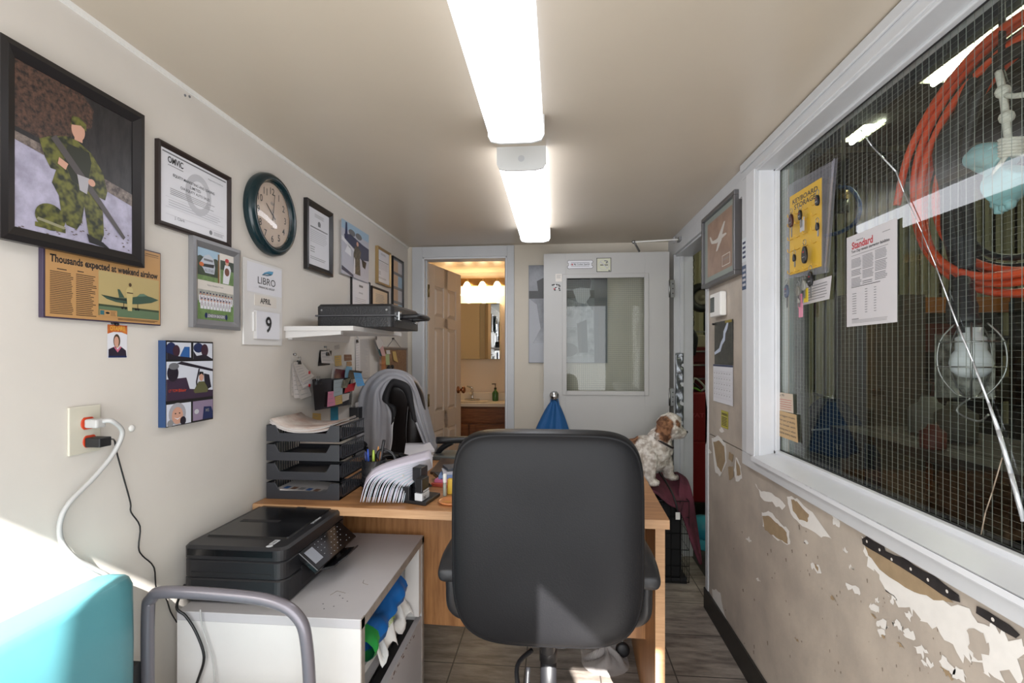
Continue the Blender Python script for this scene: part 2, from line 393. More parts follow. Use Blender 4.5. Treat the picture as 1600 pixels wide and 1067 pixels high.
# ---------------------------------------------------------------- the big wired-glass window
WIN = thing('window_1', (XG, .9, WZ0), 'large wired glass window with grey frame and a taped crack, looking into the workshop', 'window', kind=ST)
f = M(); YN = -.22
f.box((XR - .022, YN, .862), (XR, 2.087, .915), m_trim)           # lower face
f.box((XR - .022, YN, 2.0), (XR, 2.087, 2.055), m_trim)           # upper face
f.box((XR - .03, YN, 2.03), (XR - .022, 2.087, 2.06), m_trim)
f.box((XR - .022, 1.95, .915), (XR, 2.087, 2.0), m_trim)        # far face
f.box((XR - .027, 1.95, .915), (XR - .022, 2.03, 2.0), m_trimw)
f.build('frame', WIN, bevel=.003)
f = M()
f.add([(XR-.034,YN,.916),(XR-.034,1.96,.916),(XG+.004,1.96,.938),(XG+.004,YN,.938),(XR-.034,YN,.90),(XR-.034,1.96,.90),(XG+.004,1.96,.90),(XG+.004,YN,.90)],[(0,3,2,1)[::-1],(4,5,6,7)[::-1],(0,1,5,4),(2,3,7,6)],m_trimw)
f.box((XG - .022, YN, .925), (XG - .004, 1.95, .945), m_trimw)    # glazing beads
f.box((XG - .022, YN, 1.982), (XG - .004, 1.95, 2.003), m_trim); f.box((XG - .022, 1.932, .93), (XG - .004, 1.952, 2.0), m_trimw)
f.box((XR - .01, 1.945, .915), (XG + .03, 1.955, 2.0), m_trimw)
f.box((XR - .018, YN, 1.99), (XG + .03, 1.95, 2.003), m_trim)
f.build('sill', WIN, bevel=.003)
f = M(); rnd = random.Random(5); y = YN
while y < 1.96:                                                      # peeled, dark seam
    dy = rnd.uniform(.008, .035); h = rnd.choice([.0, .002, .0035, .006]) if rnd.random() < .9 else .011
    f.box((XR - .0235, y, .9125 - h), (XR - .0225, y + dy, .9145 + h * .3), m_black)
    if rnd.random() < .35: f.box((XR - .0012, y, .862 - rnd.uniform(.001, .006)), (XR - .0002, y + dy * .8, .862), m_black)
    y += dy
f.build('peeled_seam', WIN)
M().add([(XG,YN,.93),(XG,1.955,.93),(XG,1.955,2.0),(XG,YN,2.0)],[(0,3,2,1)],m_pane).build('pane', WIN)
m_gask = mk('black glazing gasket', '#17181a', .5)
f = M(); f.box((XG - .005, YN, .944), (XG - .003, 1.95, .9475), m_gask); f.box((XG - .005, YN, 1.979), (XG - .003, 1.95, 1.983), m_gask); f.box((XG-.005, 1.93, .944), (XG-.003, 1.934, 1.983), m_gask)
f.build('gasket', WIN)
m_wire = mk('wire in glass', '#969a95', .4, metal=.3)
f = M(); k = 0; y = 1.94
while y > YN: f.box((XG + .0032, y - .00035, .94), (XG + .0040, y + .00035, 1.985), m_wire); y -= .0205
z = .945
while z < 1.985: f.box((XG + .0034, YN, z - .00012), (XG + .0038, 1.95, z + .00012), m_wire); z += .0125
f.build('wire_mesh', WIN)
m_tape = mk('silvery crack line', '#d5d9dd', .2, metal=.6, spec=1)
f = M(); cr = [(1345,203),(1362,228),(1400,268),(1412,300),(1440,362),(1462,415),(1482,470),(1497,510),(1520,565),(1545,630),(1560,672),(1580,740),(1600,815)]
wd = [.0012,.0018,.002,.0012,.001,.0012,.0015,.0018,.002,.0025,.0042,.0045,.0045]
pts = [atX(a, b, XG - .0042) for a, b in cr]
for i in range(len(pts) - 1): f.tube([pts[i], pts[i + 1]], [wd[i], wd[i + 1]], m_tape, 5)
pts = [atX(a, b, XG - .0042) for a, b in [(1566,715),(1550,770),(1540,800),(1533,835)]]
for i in range(3): f.tube([pts[i], pts[i + 1]], .0014, mk('brown crack', '#8a7c6c', .4), 4)
f.build('crack', WIN)

# ---------------------------------------------------------------- office door, swung open against the back wall
DYF, DX0, DX1, DTOP = 3.26, -.085, .715, 1.957
GX0, GX1, GZ0, GZ1 = .058, .563, 1.06, 1.80
D1 = thing('door_1', (DX1, DYF + .02, .01), 'grey painted office door with a wired glass panel, swung open', 'door', kind=ST)
f = M(); a, b = DYF, DYF + .044
f.box((DX0, a, .01), (GX0, b, DTOP), m_door); f.box((GX1, a, .01), (DX1, b, DTOP), m_door)
f.box((GX0, a, .01), (GX1, b, GZ0), m_door); f.box((GX0, a, GZ1), (GX1, b, DTOP), m_door)
f.build('leaf', D1, bevel=.001)
f = M()
for (x0, x1, z0, z1) in ((GX0 - .022, GX0 + .006, GZ0 - .022, GZ1 + .022), (GX1 - .006, GX1 + .022, GZ0 - .022, GZ1 + .022), (GX0, GX1, GZ0 - .022, GZ0 + .006), (GX0, GX1, GZ1 - .006, GZ1 + .022)):
    f.box((x0, a - .007, z0), (x1, a, z1), m_door)
f.build('glazing_bead', D1, bevel=.002)
M().add([(GX0,a+.022,GZ0),(GX1,a+.022,GZ0),(GX1,a+.022,GZ1),(GX0,a+.022,GZ1)],[(0,1,2,3)],m_pane).build('pane', D1)
m_dwire = mk('dark glass wire', '#6e706a', .4, metal=.3)
f = M(); x = GX0
while x < GX1: f.box((x - .0005, a + .0242, GZ0), (x + .0005, a + .025, GZ1), m_dwire); x += .0127
z = GZ0
while z < GZ1: f.box((GX0, a + .0242, z - .0005), (GX1, a + .025, z + .0005), m_dwire); z += .0127
f.build('wire_mesh', D1)
kb = atY(866, 618, DYF)
f = M().frame((kb.x, DYF, kb.z), (1, 0, 0), (0, 0, 1), (0, -1, 0)); f.lathe([(.03,0),(.03,.006),(.013,.01),(.013,.03),(.024,.036),(.028,.05),(.022,.062),(0.001,.064)], m_chrome)
f.build('door_knob', D1)
f = M(); f.box((DX0 - .003, a + .01, kb.z - .02), (DX0, b - .01, kb.z + .02), m_steel); f.build('latch_plate', D1)
for z in (1.72, 1.03, .2):
    f = M(); f.box((DX1 + .002, a - .006, z - .055), (DX1 + .032, a - .002, z + .055), m_steel)
    f.cyl((DX1, a - .006, z - .055), (DX1, a - .006, z + .055), .006, m_steel, 10)
    for dz in (-.03, 0, .03): f.frame((DX1 + .02, a - .006, z + dz), (1,0,0), (0,0,1), (0,-1,0)).lathe([(.004,0),(.003,.001),(.0005,.0012)], m_black, 8); f.reset()
    f.build('hinge', D1)
# hydraulic closer arm above the door
c = thing('door_closer_arm', (.6, 3.2, 1.96), 'slim steel door closer arm between the grey office door and the header', 'door closer')
p0 = atY(990, 378, 3.2); p1 = atX(1062, 374, XR - .02); p2 = atY(999, 393, 3.26)
f = M(); f.tube([p0, p1], .005, m_white, 8); f.build('rod', c)
f = M(); f.tube([p0 + Vector((0, 0, .006)), p2], .008, m_steel, 4); f.ball(p0, .012, m_steel, 6); f.build('arm', c)
f = M(); f.box((p1.x - .01, p1.y - .03, p1.z - .012), (XR - .012, p1.y + .03, p1.z + .012), m_steel); f.build('bracket', c)

# ---------------------------------------------------------------- bathroom
BYB, BH = 5.2, 2.16
M().box((-1.5, YB + .1, -.06), (-.2, BYB + .1, 0), m_tile).build('floor_bathroom', kind=ST)
M().box((-1.5, YB + .1, BH), (-.1, BYB + .1, BH + .05), mk('bathroom ceiling', '#e2cfb4', .25, spec=.6)).build('ceiling_bathroom', kind=ST)
M().box((-1.6, BYB, -.06), (-.1, BYB + .1, BH), m_bathwall).build('wall_bathroom_back', kind=ST)
M().box((-1.6, YB + .1, -.06), (-1.5, BYB, BH), m_bathwall).build('wall_bathroom_left', kind=ST)
M().box((-.31, YB + .1, -.06), (-.21, BYB, BH), m_bathwall).build('wall_bathroom_right', kind=ST)
M().box((-1.5, YB + .09, 0), (XL + .03, YB + .12, BH), m_bathwall).box((XL, YB + .1, H), (-.2, YB + .12, BH), m_bathwall).build('wall_bathroom_front', kind=ST)
m_pdoor = mk('panel door paint', '#d9c9b8', .35, var=.03, vs=4)
hx, hy = -.925, 3.545; ex, ey = -.80, 4.125; dl = math.hypot(ex - hx, ey - hy)
U = Vector(((ex - hx) / dl, (ey - hy) / dl, 0)); N = Vector((U.y, -U.x, 0))
D2 = thing('door_2', (hx, hy, .01), 'beige six panel bathroom door with brass knob, standing open', 'door', kind=ST)
f = M().frame((hx, hy, .01), U, (0, 0, 1), N)
ph = [(.0,.22),(.74,.9),(1.0,1.1)]
DH = 1.955; st = .1; md = .07; pw = (dl - 2 * st - md) / 2
cols = [(st, st + pw), (st + pw + md, dl - st)]; rows = [(.13, .72), (.86, 1.49), (1.57, 1.80)]
f.box((0, 0, -.035), (dl, DH, -.012), m_pdoor)
f.box((0, 0, -.012), (st, DH, 0), m_pdoor); f.box((dl - st, 0, -.012), (dl, DH, 0), m_pdoor); f.box((st + pw, 0, -.012), (st + pw + md, DH, 0), m_pdoor)
for z0, z1 in ((0, .13), (.72, .86), (1.49, 1.57), (1.80, DH)): f.box((st, z0, -.012), (dl - st, z1, 0), m_pdoor)
f.build('leaf', D2, bevel=.002)
for c0, c1 in cols:
    for z0, z1 in rows:
        g = M().frame((hx, hy, .01), U, (0, 0, 1), N); i = .008; j = .03
        g.hexa([(c0+i,z0+i,-.012),(c1-i,z0+i,-.012),(c1-i,z1-i,-.012),(c0+i,z1-i,-.012)], [(c0+j,z0+j,.002),(c1-j,z0+j,.002),(c1-j,z1-j,.002),(c0+j,z1-j,.002)], m_pdoor)
        g.build('raised_panel', D2)
g = M().frame((hx, hy, .01), U, (0, 0, 1), N); zk = 1.0
g.X = g.X @ Matrix.Translation((dl - .06, zk, 0)); g.lathe([(.03,0),(.028,.008),(.011,.012),(.011,.03),(.026,.04),(.029,.052),(.02,.062),(.001,.064)], mk('antique brass knob', '#a8704e', .2, metal=1))
g.build('door_knob', D2)
for z in (1.76, .97, .2):
    g = M(); g.box((hx - .018, hy - .03, z - .045), (hx + .005, hy - .012, z + .045), m_brass); g.cyl((hx + .006, hy - .015, z - .045), (hx + .006, hy - .015, z + .045), .006, m_brass, 8)
    g.build('hinge', D2)
# ---------------------------------------------------------------- ceiling lights
m_lens = emission('lit prismatic lens', '#f4f7ff', 2.6)
def lens_mat():
    m = MATS['lit prismatic lens']; n = m.node_tree.nodes; l = m.node_tree.links; e = [x for x in n if x.type == 'EMISSION'][0]
    tc = n.new('ShaderNodeTexCoord'); mp = n.new('ShaderNodeMapping'); mp.inputs['Rotation'].default_value = (0, 0, PI / 4); l.new(tc.outputs['Object'], mp.inputs[0])
    ck = n.new('ShaderNodeTexChecker'); ck.inputs['Scale'].default_value = 260; ck.inputs[1].default_value = (1, 1, 1, 1); ck.inputs[2].default_value = (.72, .74, .78, 1)
    l.new(mp.outputs[0], ck.inputs[0]); mu = n.new('ShaderNodeVectorMath'); mu.operation = 'MULTIPLY'; mu.inputs[1].default_value = (.93, .95, 1)
    l.new(ck.outputs[0], mu.inputs[0]); l.new(mu.outputs[0], e.inputs[0])
lens_mat()
m_house = mk('white enamel fixture', '#d9dad9', .35)
def ceiling_light(y0, y1, label, strength_mat):
    xc = -.13; t = thing('ceiling_light', (xc, (y0 + y1) / 2, H - .085), label, 'ceiling light', 'fluorescent ceiling lights of the office')
    M().box((xc - .06, y0 + .01, H - .045), (xc + .06, y1 - .01, H), m_house).build('housing', t, bevel=.003)
    f = M(); prof = [(-.087, H - .03), (-.087, H - .062), (-.078, H - .078), (-.05, H - .085), (.05, H - .085), (.078, H - .078), (.087, H - .062), (.087, H - .03)]
    f.rings([[(xc + x, y, z) for x, z in prof] for y in (y0 + .006, y1 - .006)], strength_mat, closed=False, caps=False, smooth=False); f.build('lens', t)
    for y, nm in ((y0, 1), (y1, -1)):
        f = M(); P = [(x * 1.03, z) for x, z in [(-.088, H), (-.088, H - .064), (-.079, H - .081), (-.05, H - .088), (.05, H - .088), (.079, H - .081), (.088, H - .064), (.088, H)]]
        f.frame((xc, y - .001 if nm == 1 else y - .008, 0), (1, 0, 0), (0, 0, 1), (0, -1, 0)); f.prism(P, -.009, 0, m_house)
        if nm == 1: f.ell(0, H - .045, .012, .012, .0008, m_trim)
        f.build('end_cap', t)
    return t
ceiling_light(.38, 1.60, 'long white fluorescent ceiling light nearest the viewer, with a prismatic lens', m_lens)
ceiling_light(1.83, 3.02, 'white fluorescent ceiling light farther back, ending near the back wall', emission('lit smooth lens', '#f6f8ff', 6.5))

# ---------------------------------------------------------------- bathroom fittings
m_wood = mk('oak vanity wood', '#93603c', .4, col2='#71452a', vs=9, stretch=(1, 1, 12))
m_counter = mk('cultured marble counter', '#efe6d8', .25)
m_shade = emission('lit frosted shade', '#ffe3b4', 9)
v = thing('bathroom_vanity', (-.95, 5.0, 0), 'oak bathroom vanity with cream basin top, below the mirror cabinet', 'vanity')
M().box((-1.3, 4.87, .08), (-.42, 5.18, .79), m_wood).box((-1.28, 4.9, 0), (-.44, 5.18, .08), m_black).build('carcass', v)
M().box((-1.29, 4.853, .63), (-.43, 4.87, .775), m_wood).build('false_front', v, bevel=.006)
for i, (a, b) in enumerate(((-1.29, -.865), (-.855, -.43))):
    f = M(); f.box((a, 4.856, .1), (b, 4.87, .615), m_wood); d = .055
    for q in ((a, .1, a + d, .615), (b - d, .1, b, .615), (a + d, .1, b - d, .1 + d), (a + d, .615 - d, b - d, .615)): f.box((q[0], 4.848, q[1]), (q[2], 4.857, q[3]), m_wood)
    f.build('cabinet_door', v, bevel=.003)
f = M(); f.box((-1.32, 4.83, .79), (-.4, 5.19, .825), m_counter); f.box((-1.32, 5.165, .825), (-.4, 5.19, .905), m_counter)
f.at((-.87, 5.0, .826)).rings([[(.19*s*math.cos(a), .13*s*math.sin(a), z) for a in [2*PI*k/28 for k in range(28)]] for s, z in ((1, .004), (.97, .004), (.9, -.001))], m_counter, caps=False); f.build('basin_top', v, bevel=.004)
fc = thing('bathroom_faucet', (-.875, 5.13, .825), 'small chrome bathroom faucet standing on the cream basin top', 'faucet')
f = M().box((-.955, 5.105, .825), (-.795, 5.155, .845), m_chrome); f.build('base', fc, bevel=.008)
f = M(); f.tube(catmull([(-.875, 5.13, .845), (-.875, 5.13, .91), (-.875, 5.09, .93), (-.875, 5.02, .905)]), .013, m_chrome); f.build('spout', fc)
f = M(); f.tube([(-.875, 5.135, .915), (-.875, 5.13, .955), (-.93, 5.12, .975)], [.016, .012, .007], m_chrome); f.build('lever', fc)
sb = thing('soap_bottle', (-.63, 5.1, .825), 'clear green pump bottle of soap beside the bathroom faucet', 'soap bottle')
M().at((-.63, 5.1, .825)).lathe([(.03,0),(.032,.01),(.032,.08),(.02,.1),(.012,.105),(.012,.12)], mk('dark green soap', '#3c6b3a', .15)).build('bottle', sb)
M().at((-.63, 5.1, .825)).lathe([(.013,.12),(.013,.135),(.004,.137),(.004,.17)], m_black).box((-.035,-.006,.168),(.006,.006,.178), m_black).build('pump', sb)
sb2 = M().at((-1.02, 4.98, .826)).lathe([(.02,0),(.022,.01),(.022,.05),(.015,.062),(.01,.08)], mk('green plastic', '#3f8f46', .3)); sb2.build('bottle', None, 'little green bottle on the vanity behind the brass door knob', 'bottle')
mc = thing('mirror_cabinet', (-.8, 5.15, 1.25), 'frameless mirror cabinet hung over the bathroom vanity', 'mirror')
a = atY(719, 474, 5.1); b = atY(781, 561, 5.1)
M().box((a.x, 5.1, b.z), (b.x, 5.2, a.z), m_white).build('cabinet', mc)
M().box((a.x - .002, 5.09, b.z - .002), (b.x + .002, 5.1, a.z + .002), mk('mirror glass', '#e8ecec', .01, metal=1)).build('mirror_door', mc, bevel=.004)
lb = thing('vanity_light', (-.8, 5.15, 1.95), 'brass vanity light bar with three glowing frosted bell shades', 'wall light')
zc = 2.0
M().box((-1.15, 5.175, zc + .02), (-.44, 5.2, zc + .1), mk('brushed brass bar', '#b08a58', .25, metal=1)).build('back_plate', lb, bevel=.004)
for px in (706, 730, 754, 777):
    x = atY(px, 452, 5.1).x
    if px == 706: x = -1.11
    f = M(); f.tube(catmull([(x, 5.18, zc + .06), (x, 5.12, zc + .075), (x, 5.09, zc + .05)]), .008, m_brass, 8); f.build('arm', lb)
    f = M().at((x, 5.09, zc - .09)); f.lathe([(.066,0),(.06,.012),(.05,.04),(.044,.075),(.036,.105),(.022,.13),(.012,.14)], m_shade, 20, caps=False); f.build('shade', lb, solid=.003)
# ---------------------------------------------------------------- workshop beyond the right wall
m_sfloor = mk('dark workshop floor', '#3d3834', .6, var=.4, vs=5, bump=.2)
m_siding = mk('olive metal siding', '#b5b094', .55, var=.12, vs=2)
m_beam = mk('dark roof steel', '#2e2f2c', .7, var=.3, vs=4)
SH, SY, SX = 3.9, 6.6, 6.4
M().box((XW, Y0 - .15, -.08), (SX, SY, -.005), m_sfloor).build('floor_workshop', kind=ST)
M().box((XW, Y0 - .15, SH), (SX, SY + .1, SH + .05), m_beam).build('ceiling_workshop', kind=ST)
def siding(p0, p1, z0, z1, n, d, mat):
    f = M(); P = [Vector(p0).lerp(Vector(p1), i / n) for i in range(n + 1)]; nrm = (Vector(p1) - Vector(p0)).cross(Vector((0, 0, 1))).normalized()
    vs = []; 
    for i, p in enumerate(P):
        o = nrm * (d if i % 4 in (1, 2) else 0); vs += [(p.x + o.x, p.y + o.y, z0), (p.x + o.x, p.y + o.y, z1)]
    f.add(vs, [(2 * i, 2 * i + 2, 2 * i + 3, 2 * i + 1) for i in range(n)], mat); return f
siding((XW, SY, 0), (SX, SY, 0), 0, SH, 180, -.02, m_siding).box((XW, SY + .02, 0), (SX, SY + .1, SH), m_siding).build('wall_workshop_far', kind=ST)
M().box((SX, Y0 - .15, -.08), (SX + .1, SY + .1, SH), m_siding).build('wall_workshop_right', kind=ST)
M().box((XW, Y0 - .25, -.08), (SX, Y0 - .15, SH), m_siding).build('wall_workshop_front', kind=ST)
M().box((XW - .1, BYB + .1, -.08), (XW, SY + .1, SH), m_siding).box((XW - .1, YB + .1, -.08), (XW, BYB + .1, SH), m_siding).box((XW - .1, Y0 - .15, H + .05), (XW, YB + .1, SH), m_siding).build('wall_workshop_left', kind=ST)
for y, nm in ((2.6, 1), (4.5, 2), (6.1, 3)):
    M().box((XW, y, SH - .55), (SX, y + .12, SH - .3), m_beam).box((XW, y - .04, SH - .3), (SX, y + .16, SH - .28), m_beam).box((XW, y - .04, SH - .57), (SX, y + .16, SH - .55), m_beam).build('trim_%d' % (10 + nm), kind=ST)
m_tube = emission('lit workshop tube', '#f3f6d8', 85)
def shop_light(x, y0, y1, z, label):
    t = thing('workshop_light', (x, (y0 + y1) / 2, z), label, 'ceiling light', 'strip lights of the workshop')
    M().hexa([(x - .09, y0, z), (x + .09, y0, z), (x + .09, y1, z), (x - .09, y1, z)], [(x - .03, y0, z + .1), (x + .03, y0, z + .1), (x + .03, y1, z + .1), (x - .03, y1, z + .1)], mk('pale reflector', '#c9cab8', .4)).build('reflector', t)
    f = M(); f.tube([(x, y0 + .02, z - .018), (x, y1 - .02, z - .018)], .02, m_tube, 10); f.build('tube', t)
    for y in (y0 + .15, y1 - .15): M().cyl((x, y, z + .1), (x, y, SH - .001), .004, m_steel, 6).build('hanger', t)
z = 3.35
a = atZ(1455, 130, z); b = atZ(1600, 45, z); shop_light(a.x, b.y - .35, a.y, z, 'glowing workshop strip light seen above the orange hose through the window')
a = atZ(1325, 222, z); b = atZ(1400, 182, z); shop_light(a.x + .02, b.y, a.y, z, 'shorter glowing strip light deeper in the workshop, above the newspaper page')
shop_light(3.2, .3, 1.5, z, 'strip light')  # added lamp, never in view, brightens the workshop behind the glass
bpy.data.objects['workshop_light.002']['label'] = 'added workshop strip light out of view, brightening the shop near the window'
# ---------------------------------------------------------------- workshop contents
G = lambda px, py, X: atX(px, py, X)
m_orange = mk('orange air hose', '#e2532c', .4)
m_bhose = mk('black hose rubber', '#222325', .5)
m_rope = mk('white rope', '#c9c6be', .8, bump=.5, bs=90)
m_glove = mk('teal nitrile rubber', '#86b0b6', .5, bump=.2, bs=40)
def coil(name, cx, cy, cz, ry, rz, n, r, mat, label, cat, drop=0, seed=1, spread=.06, grp=None):
    rnd = random.Random(seed); P = []
    for k in range(n * 14):
        a = 2 * PI * k / 14; w = 1 + .10 * math.sin(k / 14 * 2.4 + seed)
        P.append((cx + spread * (k / (n * 14) - .5) + .008 * math.sin(k), cy + ry * w * math.cos(a) + .012 * math.sin(k / 5), cz + rz * w * math.sin(a) - drop * (k // 14) * .02))
    f = M(); f.tube(catmull(P, 4), r, mat, 8); return f.build(name, None, label, cat, grp)
HX = 1.12
hc = G(1600, 235, HX); 
coil('air_hose', HX, hc.y - .02, hc.z - .02, .36, .30, 6, .0105, m_orange, 'coiled orange air hose hanging behind the big window', 'hose', seed=2, spread=.1)
f = M()
for k, (dx, dX) in enumerate(((0, 0), (9, .025), (20, .0), (-7, .045))):
    f.tube(catmull([G(x + dx * w_, y, HX - .035 + dX) for x, y, w_ in ((1640, 60, 1), (1580, 78, 1), (1535, 105, 1), (1505, 160, 1), (1492, 230, 1), (1494, 300, .9), (1502, 360, .7), (1506, 420, .4))], 6), .013, m_bhose, 8)
for k, (a, b) in enumerate(((0, 0), (6, 14), (2, 34))):
    f.tube(catmull([G(x, y, HX + .02 + .02 * k) for x, y in ((1500, 300), (1506 + a, 352 + b * .5), (1530, 388 + b), (1570, 402 + b), (1640, 396 + b))], 6), .008, m_bhose, 8)
f.build('rubber_hose', None, 'bundle of thick black rubber hose looped through the orange coil', 'hose')
# thick black strap hanging through the coils
P = [G(1478, 240, HX - .02), G(1492, 330, HX - .02), G(1500, 420, HX), G(1503, 505, HX)]
f = M(); q = catmull([G(1530, 150, HX - .02)] + P, 6); f.tube(q, [.022 + .012 * math.sin(i * .35) ** 2 for i in range(len(q))], m_bhose, 10); f.build('rubber_sleeve', None, 'thick black rubber sleeve hanging between the hose coil and the caged lamp', 'sleeve')
f = M(); q = catmull([G(1565, 0, HX - .05), G(1566, 60, HX - .05), G(1563, 110, HX - .05)], 4); f.tube(q, .007, m_bhose, 8)
f.tube(catmull([G(1563, 110, HX-.05), G(1572, 135, HX-.05), G(1590, 140, HX-.05)], 4), .008, m_bhose); f.build('hanging_hook', None, 'black hook rod holding the hose coils behind the window', 'hook')
GX = .95
t = thing('rubber_glove', tuple(G(1560, 280, GX)), 'pale teal rubber gloves tied in white rope beside the orange hose', 'gloves')
f = M()
def taper(px, r, mat, n=10): q = catmull([G(a, b, GX + c) for a, b, c in px], 5); f.tube(q, [r[0] + (r[1] - r[0]) * i / (len(q) - 1) for i in range(len(q))], mat, n)
taper([(1515, 250, 0), (1545, 245, 0), (1575, 255, .01)], (.02, .036), m_glove)
taper([(1514, 247, 0), (1530, 235, 0), (1560, 238, .0)], (.009, .022), m_glove); taper([(1518, 258, 0), (1535, 262, 0), (1560, 262, .0)], (.008, .02), m_glove)
f.build('upper_glove', t, sub=1)
f = M(); taper([(1592, 262, 0), (1578, 285, 0), (1562, 298, 0)], (.03, .045), m_glove)
taper([(1562, 290, 0), (1550, 278, 0), (1548, 270, 0)], (.022, .012), m_glove)
for a, b in ((1560, 335), (1567, 330), (1553, 318), (1575, 322)): taper([(1562, 296, 0), (a + 3, 318, 0), (a, b, 0)], (.016, .008), m_glove)
f.build('lower_glove', t, sub=1)
f = M(); taper([(1560, 112, 0), (1566, 140, 0), (1572, 185, 0), (1576, 225, 0), (1580, 240, 0)], (.007, .007), m_rope, 6)
for k in range(6): z = G(1580, 218 + k * 5, GX); f.at((z.x, z.y, z.z), (.25, 0, 0)).rings([[( .017*math.cos(a)*(1+.3*math.cos(b)), .017*math.sin(a)*(1+.3*math.cos(b)), .004*math.sin(b)) for b in [2*PI*j/6 for j in range(6)]] for a in [2*PI*i/12 for i in range(12)]], m_rope, loop=True); f.reset()
taper([(1576, 238, -.01), (1562, 258, -.02), (1553, 272, -.02)], (.005, .005), m_rope, 6); taper([(1565, 145, 0), (1580, 150, 0), (1600, 148, 0)], (.006, .006), m_rope, 6)
for py in (143, 183): z = G(1567 if py == 143 else 1573, py, GX); f.ball((z.x, z.y, z.z), .014, m_rope, 6)
f.build('rope', t)
# caged trouble lamp
LX = 1.0; t = thing('caged_work_lamp', tuple(G(1520, 560, LX)), 'caged work lamp with white bulb hanging behind the cracked glass', 'work lamp')
f = M(); c = G(1517, 560, LX); 
f.at((c.x, c.y, c.z)).lathe([(.005,-.048),(.025,-.044),(.038,-.03),(.042,-.012),(.038,.008),(.03,.02),(.03,.05),(.022,.055),(.022,.075)], mk('frosted bulb', '#c9cdd3', .2), 20); f.build('bulb', t)
f = M().at((c.x, c.y, c.z))
for k in range(5):
    a = 2 * PI * k / 5 + .3; f.tube(catmull([(.03*math.cos(a), .03*math.sin(a), .085), (.06*math.cos(a), .06*math.sin(a), .04), (.062*math.cos(a), .062*math.sin(a), -.03), (.03*math.cos(a), .03*math.sin(a), -.085), (0, 0, -.095)], 5), .0022, m_steel, 6)
for z_, r_ in ((.04, .06), (-.02, .063)): f.tube([(r_*math.cos(2*PI*k/20), r_*math.sin(2*PI*k/20), z_) for k in range(20)], .002, m_steel, 6, closed=True)
f.tube(catmull([(0, 0, -.095), (-.01, .03, -.13), (0, -.02, -.15), (0, -.05, -.13)], 5), .0025, m_steel, 6); f.build('cage', t)
f = M().at((c.x, c.y, c.z)); f.grid(lambda u, v: (.066 * math.cos(.2 + u * 2.4 + .0), .066 * math.sin(.2 + u * 2.4), .06 - v * .16), 10, 8, mk('speckled reflector shell', '#8f8f86', .5, col2='#3f3f39', vs=45)); f.build('reflector', t, solid=.003)
f = M(); f.tube([G(1515, 505, LX), G(1515, 520, LX)], .024, m_bhose, 12); f.build('handle', t)
f = M(); q = catmull([G(1503, 440, LX+.05), G(1508, 470, LX+.02), G(1514, 508, LX)], 4); f.tube(q, [.02, .024]*(len(q)//2) + [.024]*(len(q)%2), m_bhose, 12); f.build('grip', t)
# air regulator and blue line on the glass side post
AX = 1.9; t = thing('air_regulator', tuple(G(1318, 315, AX)), 'brass air regulator with a looped blue line behind the window', 'regulator')
c = G(1318, 320, AX); f = M(); f.cyl((c.x, c.y, c.z - .05), (c.x, c.y, c.z + .03), .035, mk('smoky bowl', '#6b6e63', .3), 14); f.cyl((c.x, c.y, c.z + .03), (c.x, c.y, c.z + .1), .028, m_brass, 12); f.cyl((c.x, c.y - .05, c.z + .04), (c.x, c.y + .05, c.z + .04), .016, m_brass, 8); f.build('body', t); M().cyl((c.x, c.y, c.z + .1), (c.x, c.y, SH - .001), .011, m_steel, 8).build('supply_pipe', t)
f = M(); f.tube(catmull([G(1312, 292, AX), G(1330, 296, AX), G(1343, 318, AX), G(1338, 345, AX), G(1315, 362, AX), G(1290, 368, AX)], 5), .013, mk('blue air line', '#2f62b0', .4), 8); f.build('air_line', t)
# grey steel post and door frame strip seen at the far edge of the window
P = atY(1244, 500, 3.2); M().box((P.x - .055, 3.16, 0), (P.x + .055, 3.27, 3.3), mk('grey steel post paint', '#6a6c6c', .5)).build('steel_post', None, 'plain grey steel post in the workshop at the far edge of the window', 'post')
P = atY(1222, 500, 2.75); M().box((P.x - .035, 2.72, 0), (P.x + .045, 2.74, 2.6), mk('pale blue sheet', '#9fb3b8', .5)).build('blue_sheet_strip', None, 'narrow pale blue sheet strip standing upright just beyond the window edge', 'strip')
# navy coat hanging
t = thing('navy_coat', tuple(atY(1290, 720, 3.9)), 'dark navy work coat with pale stripe hanging in the workshop', 'coat')
f = M(); m_navy = mk('navy cloth', '#1c2740', .8, bump=.4, bs=12)
tp = atY(1294, 622, 3.9); bt = atY(1290, 760, 3.9)
def coatf(u, v):
    wd_ = .06 + .28 * min(1, v * 1.6) ** .7; a = (u - .5) * PI
    return (tp.x + math.sin(a) * wd_ + .02 * math.sin(u * 22) * v, 3.9 - math.cos(a) * (.05 + .06 * v) - .012 * math.cos(u * 26), tp.z + (bt.z - tp.z) * v)
f.grid(coatf, 26, 16, m_navy); f.build('coat_body', t, solid=.01)
s0 = atY(1268, 672, 3.78); s1 = atY(1300, 670, 3.78); f = M(); f.tube([s0, s1], .007, mk('pale stripe', '#8b93a8', .6), 6); f.build('stripe', t)
f = M(); f.cyl((tp.x, 3.88, tp.z), (tp.x, 4.1, tp.z + .02), .012, m_steel, 8); f.build('hook', t)
# partition carrying coat
M().box((2.15, 4.0, 0), (2.75, 4.06, 1.75), mk('dull brown board', '#57504a', .8, var=.2)).build('plywood_partition', None, 'dull brown board partition behind the hanging navy coat', 'board')
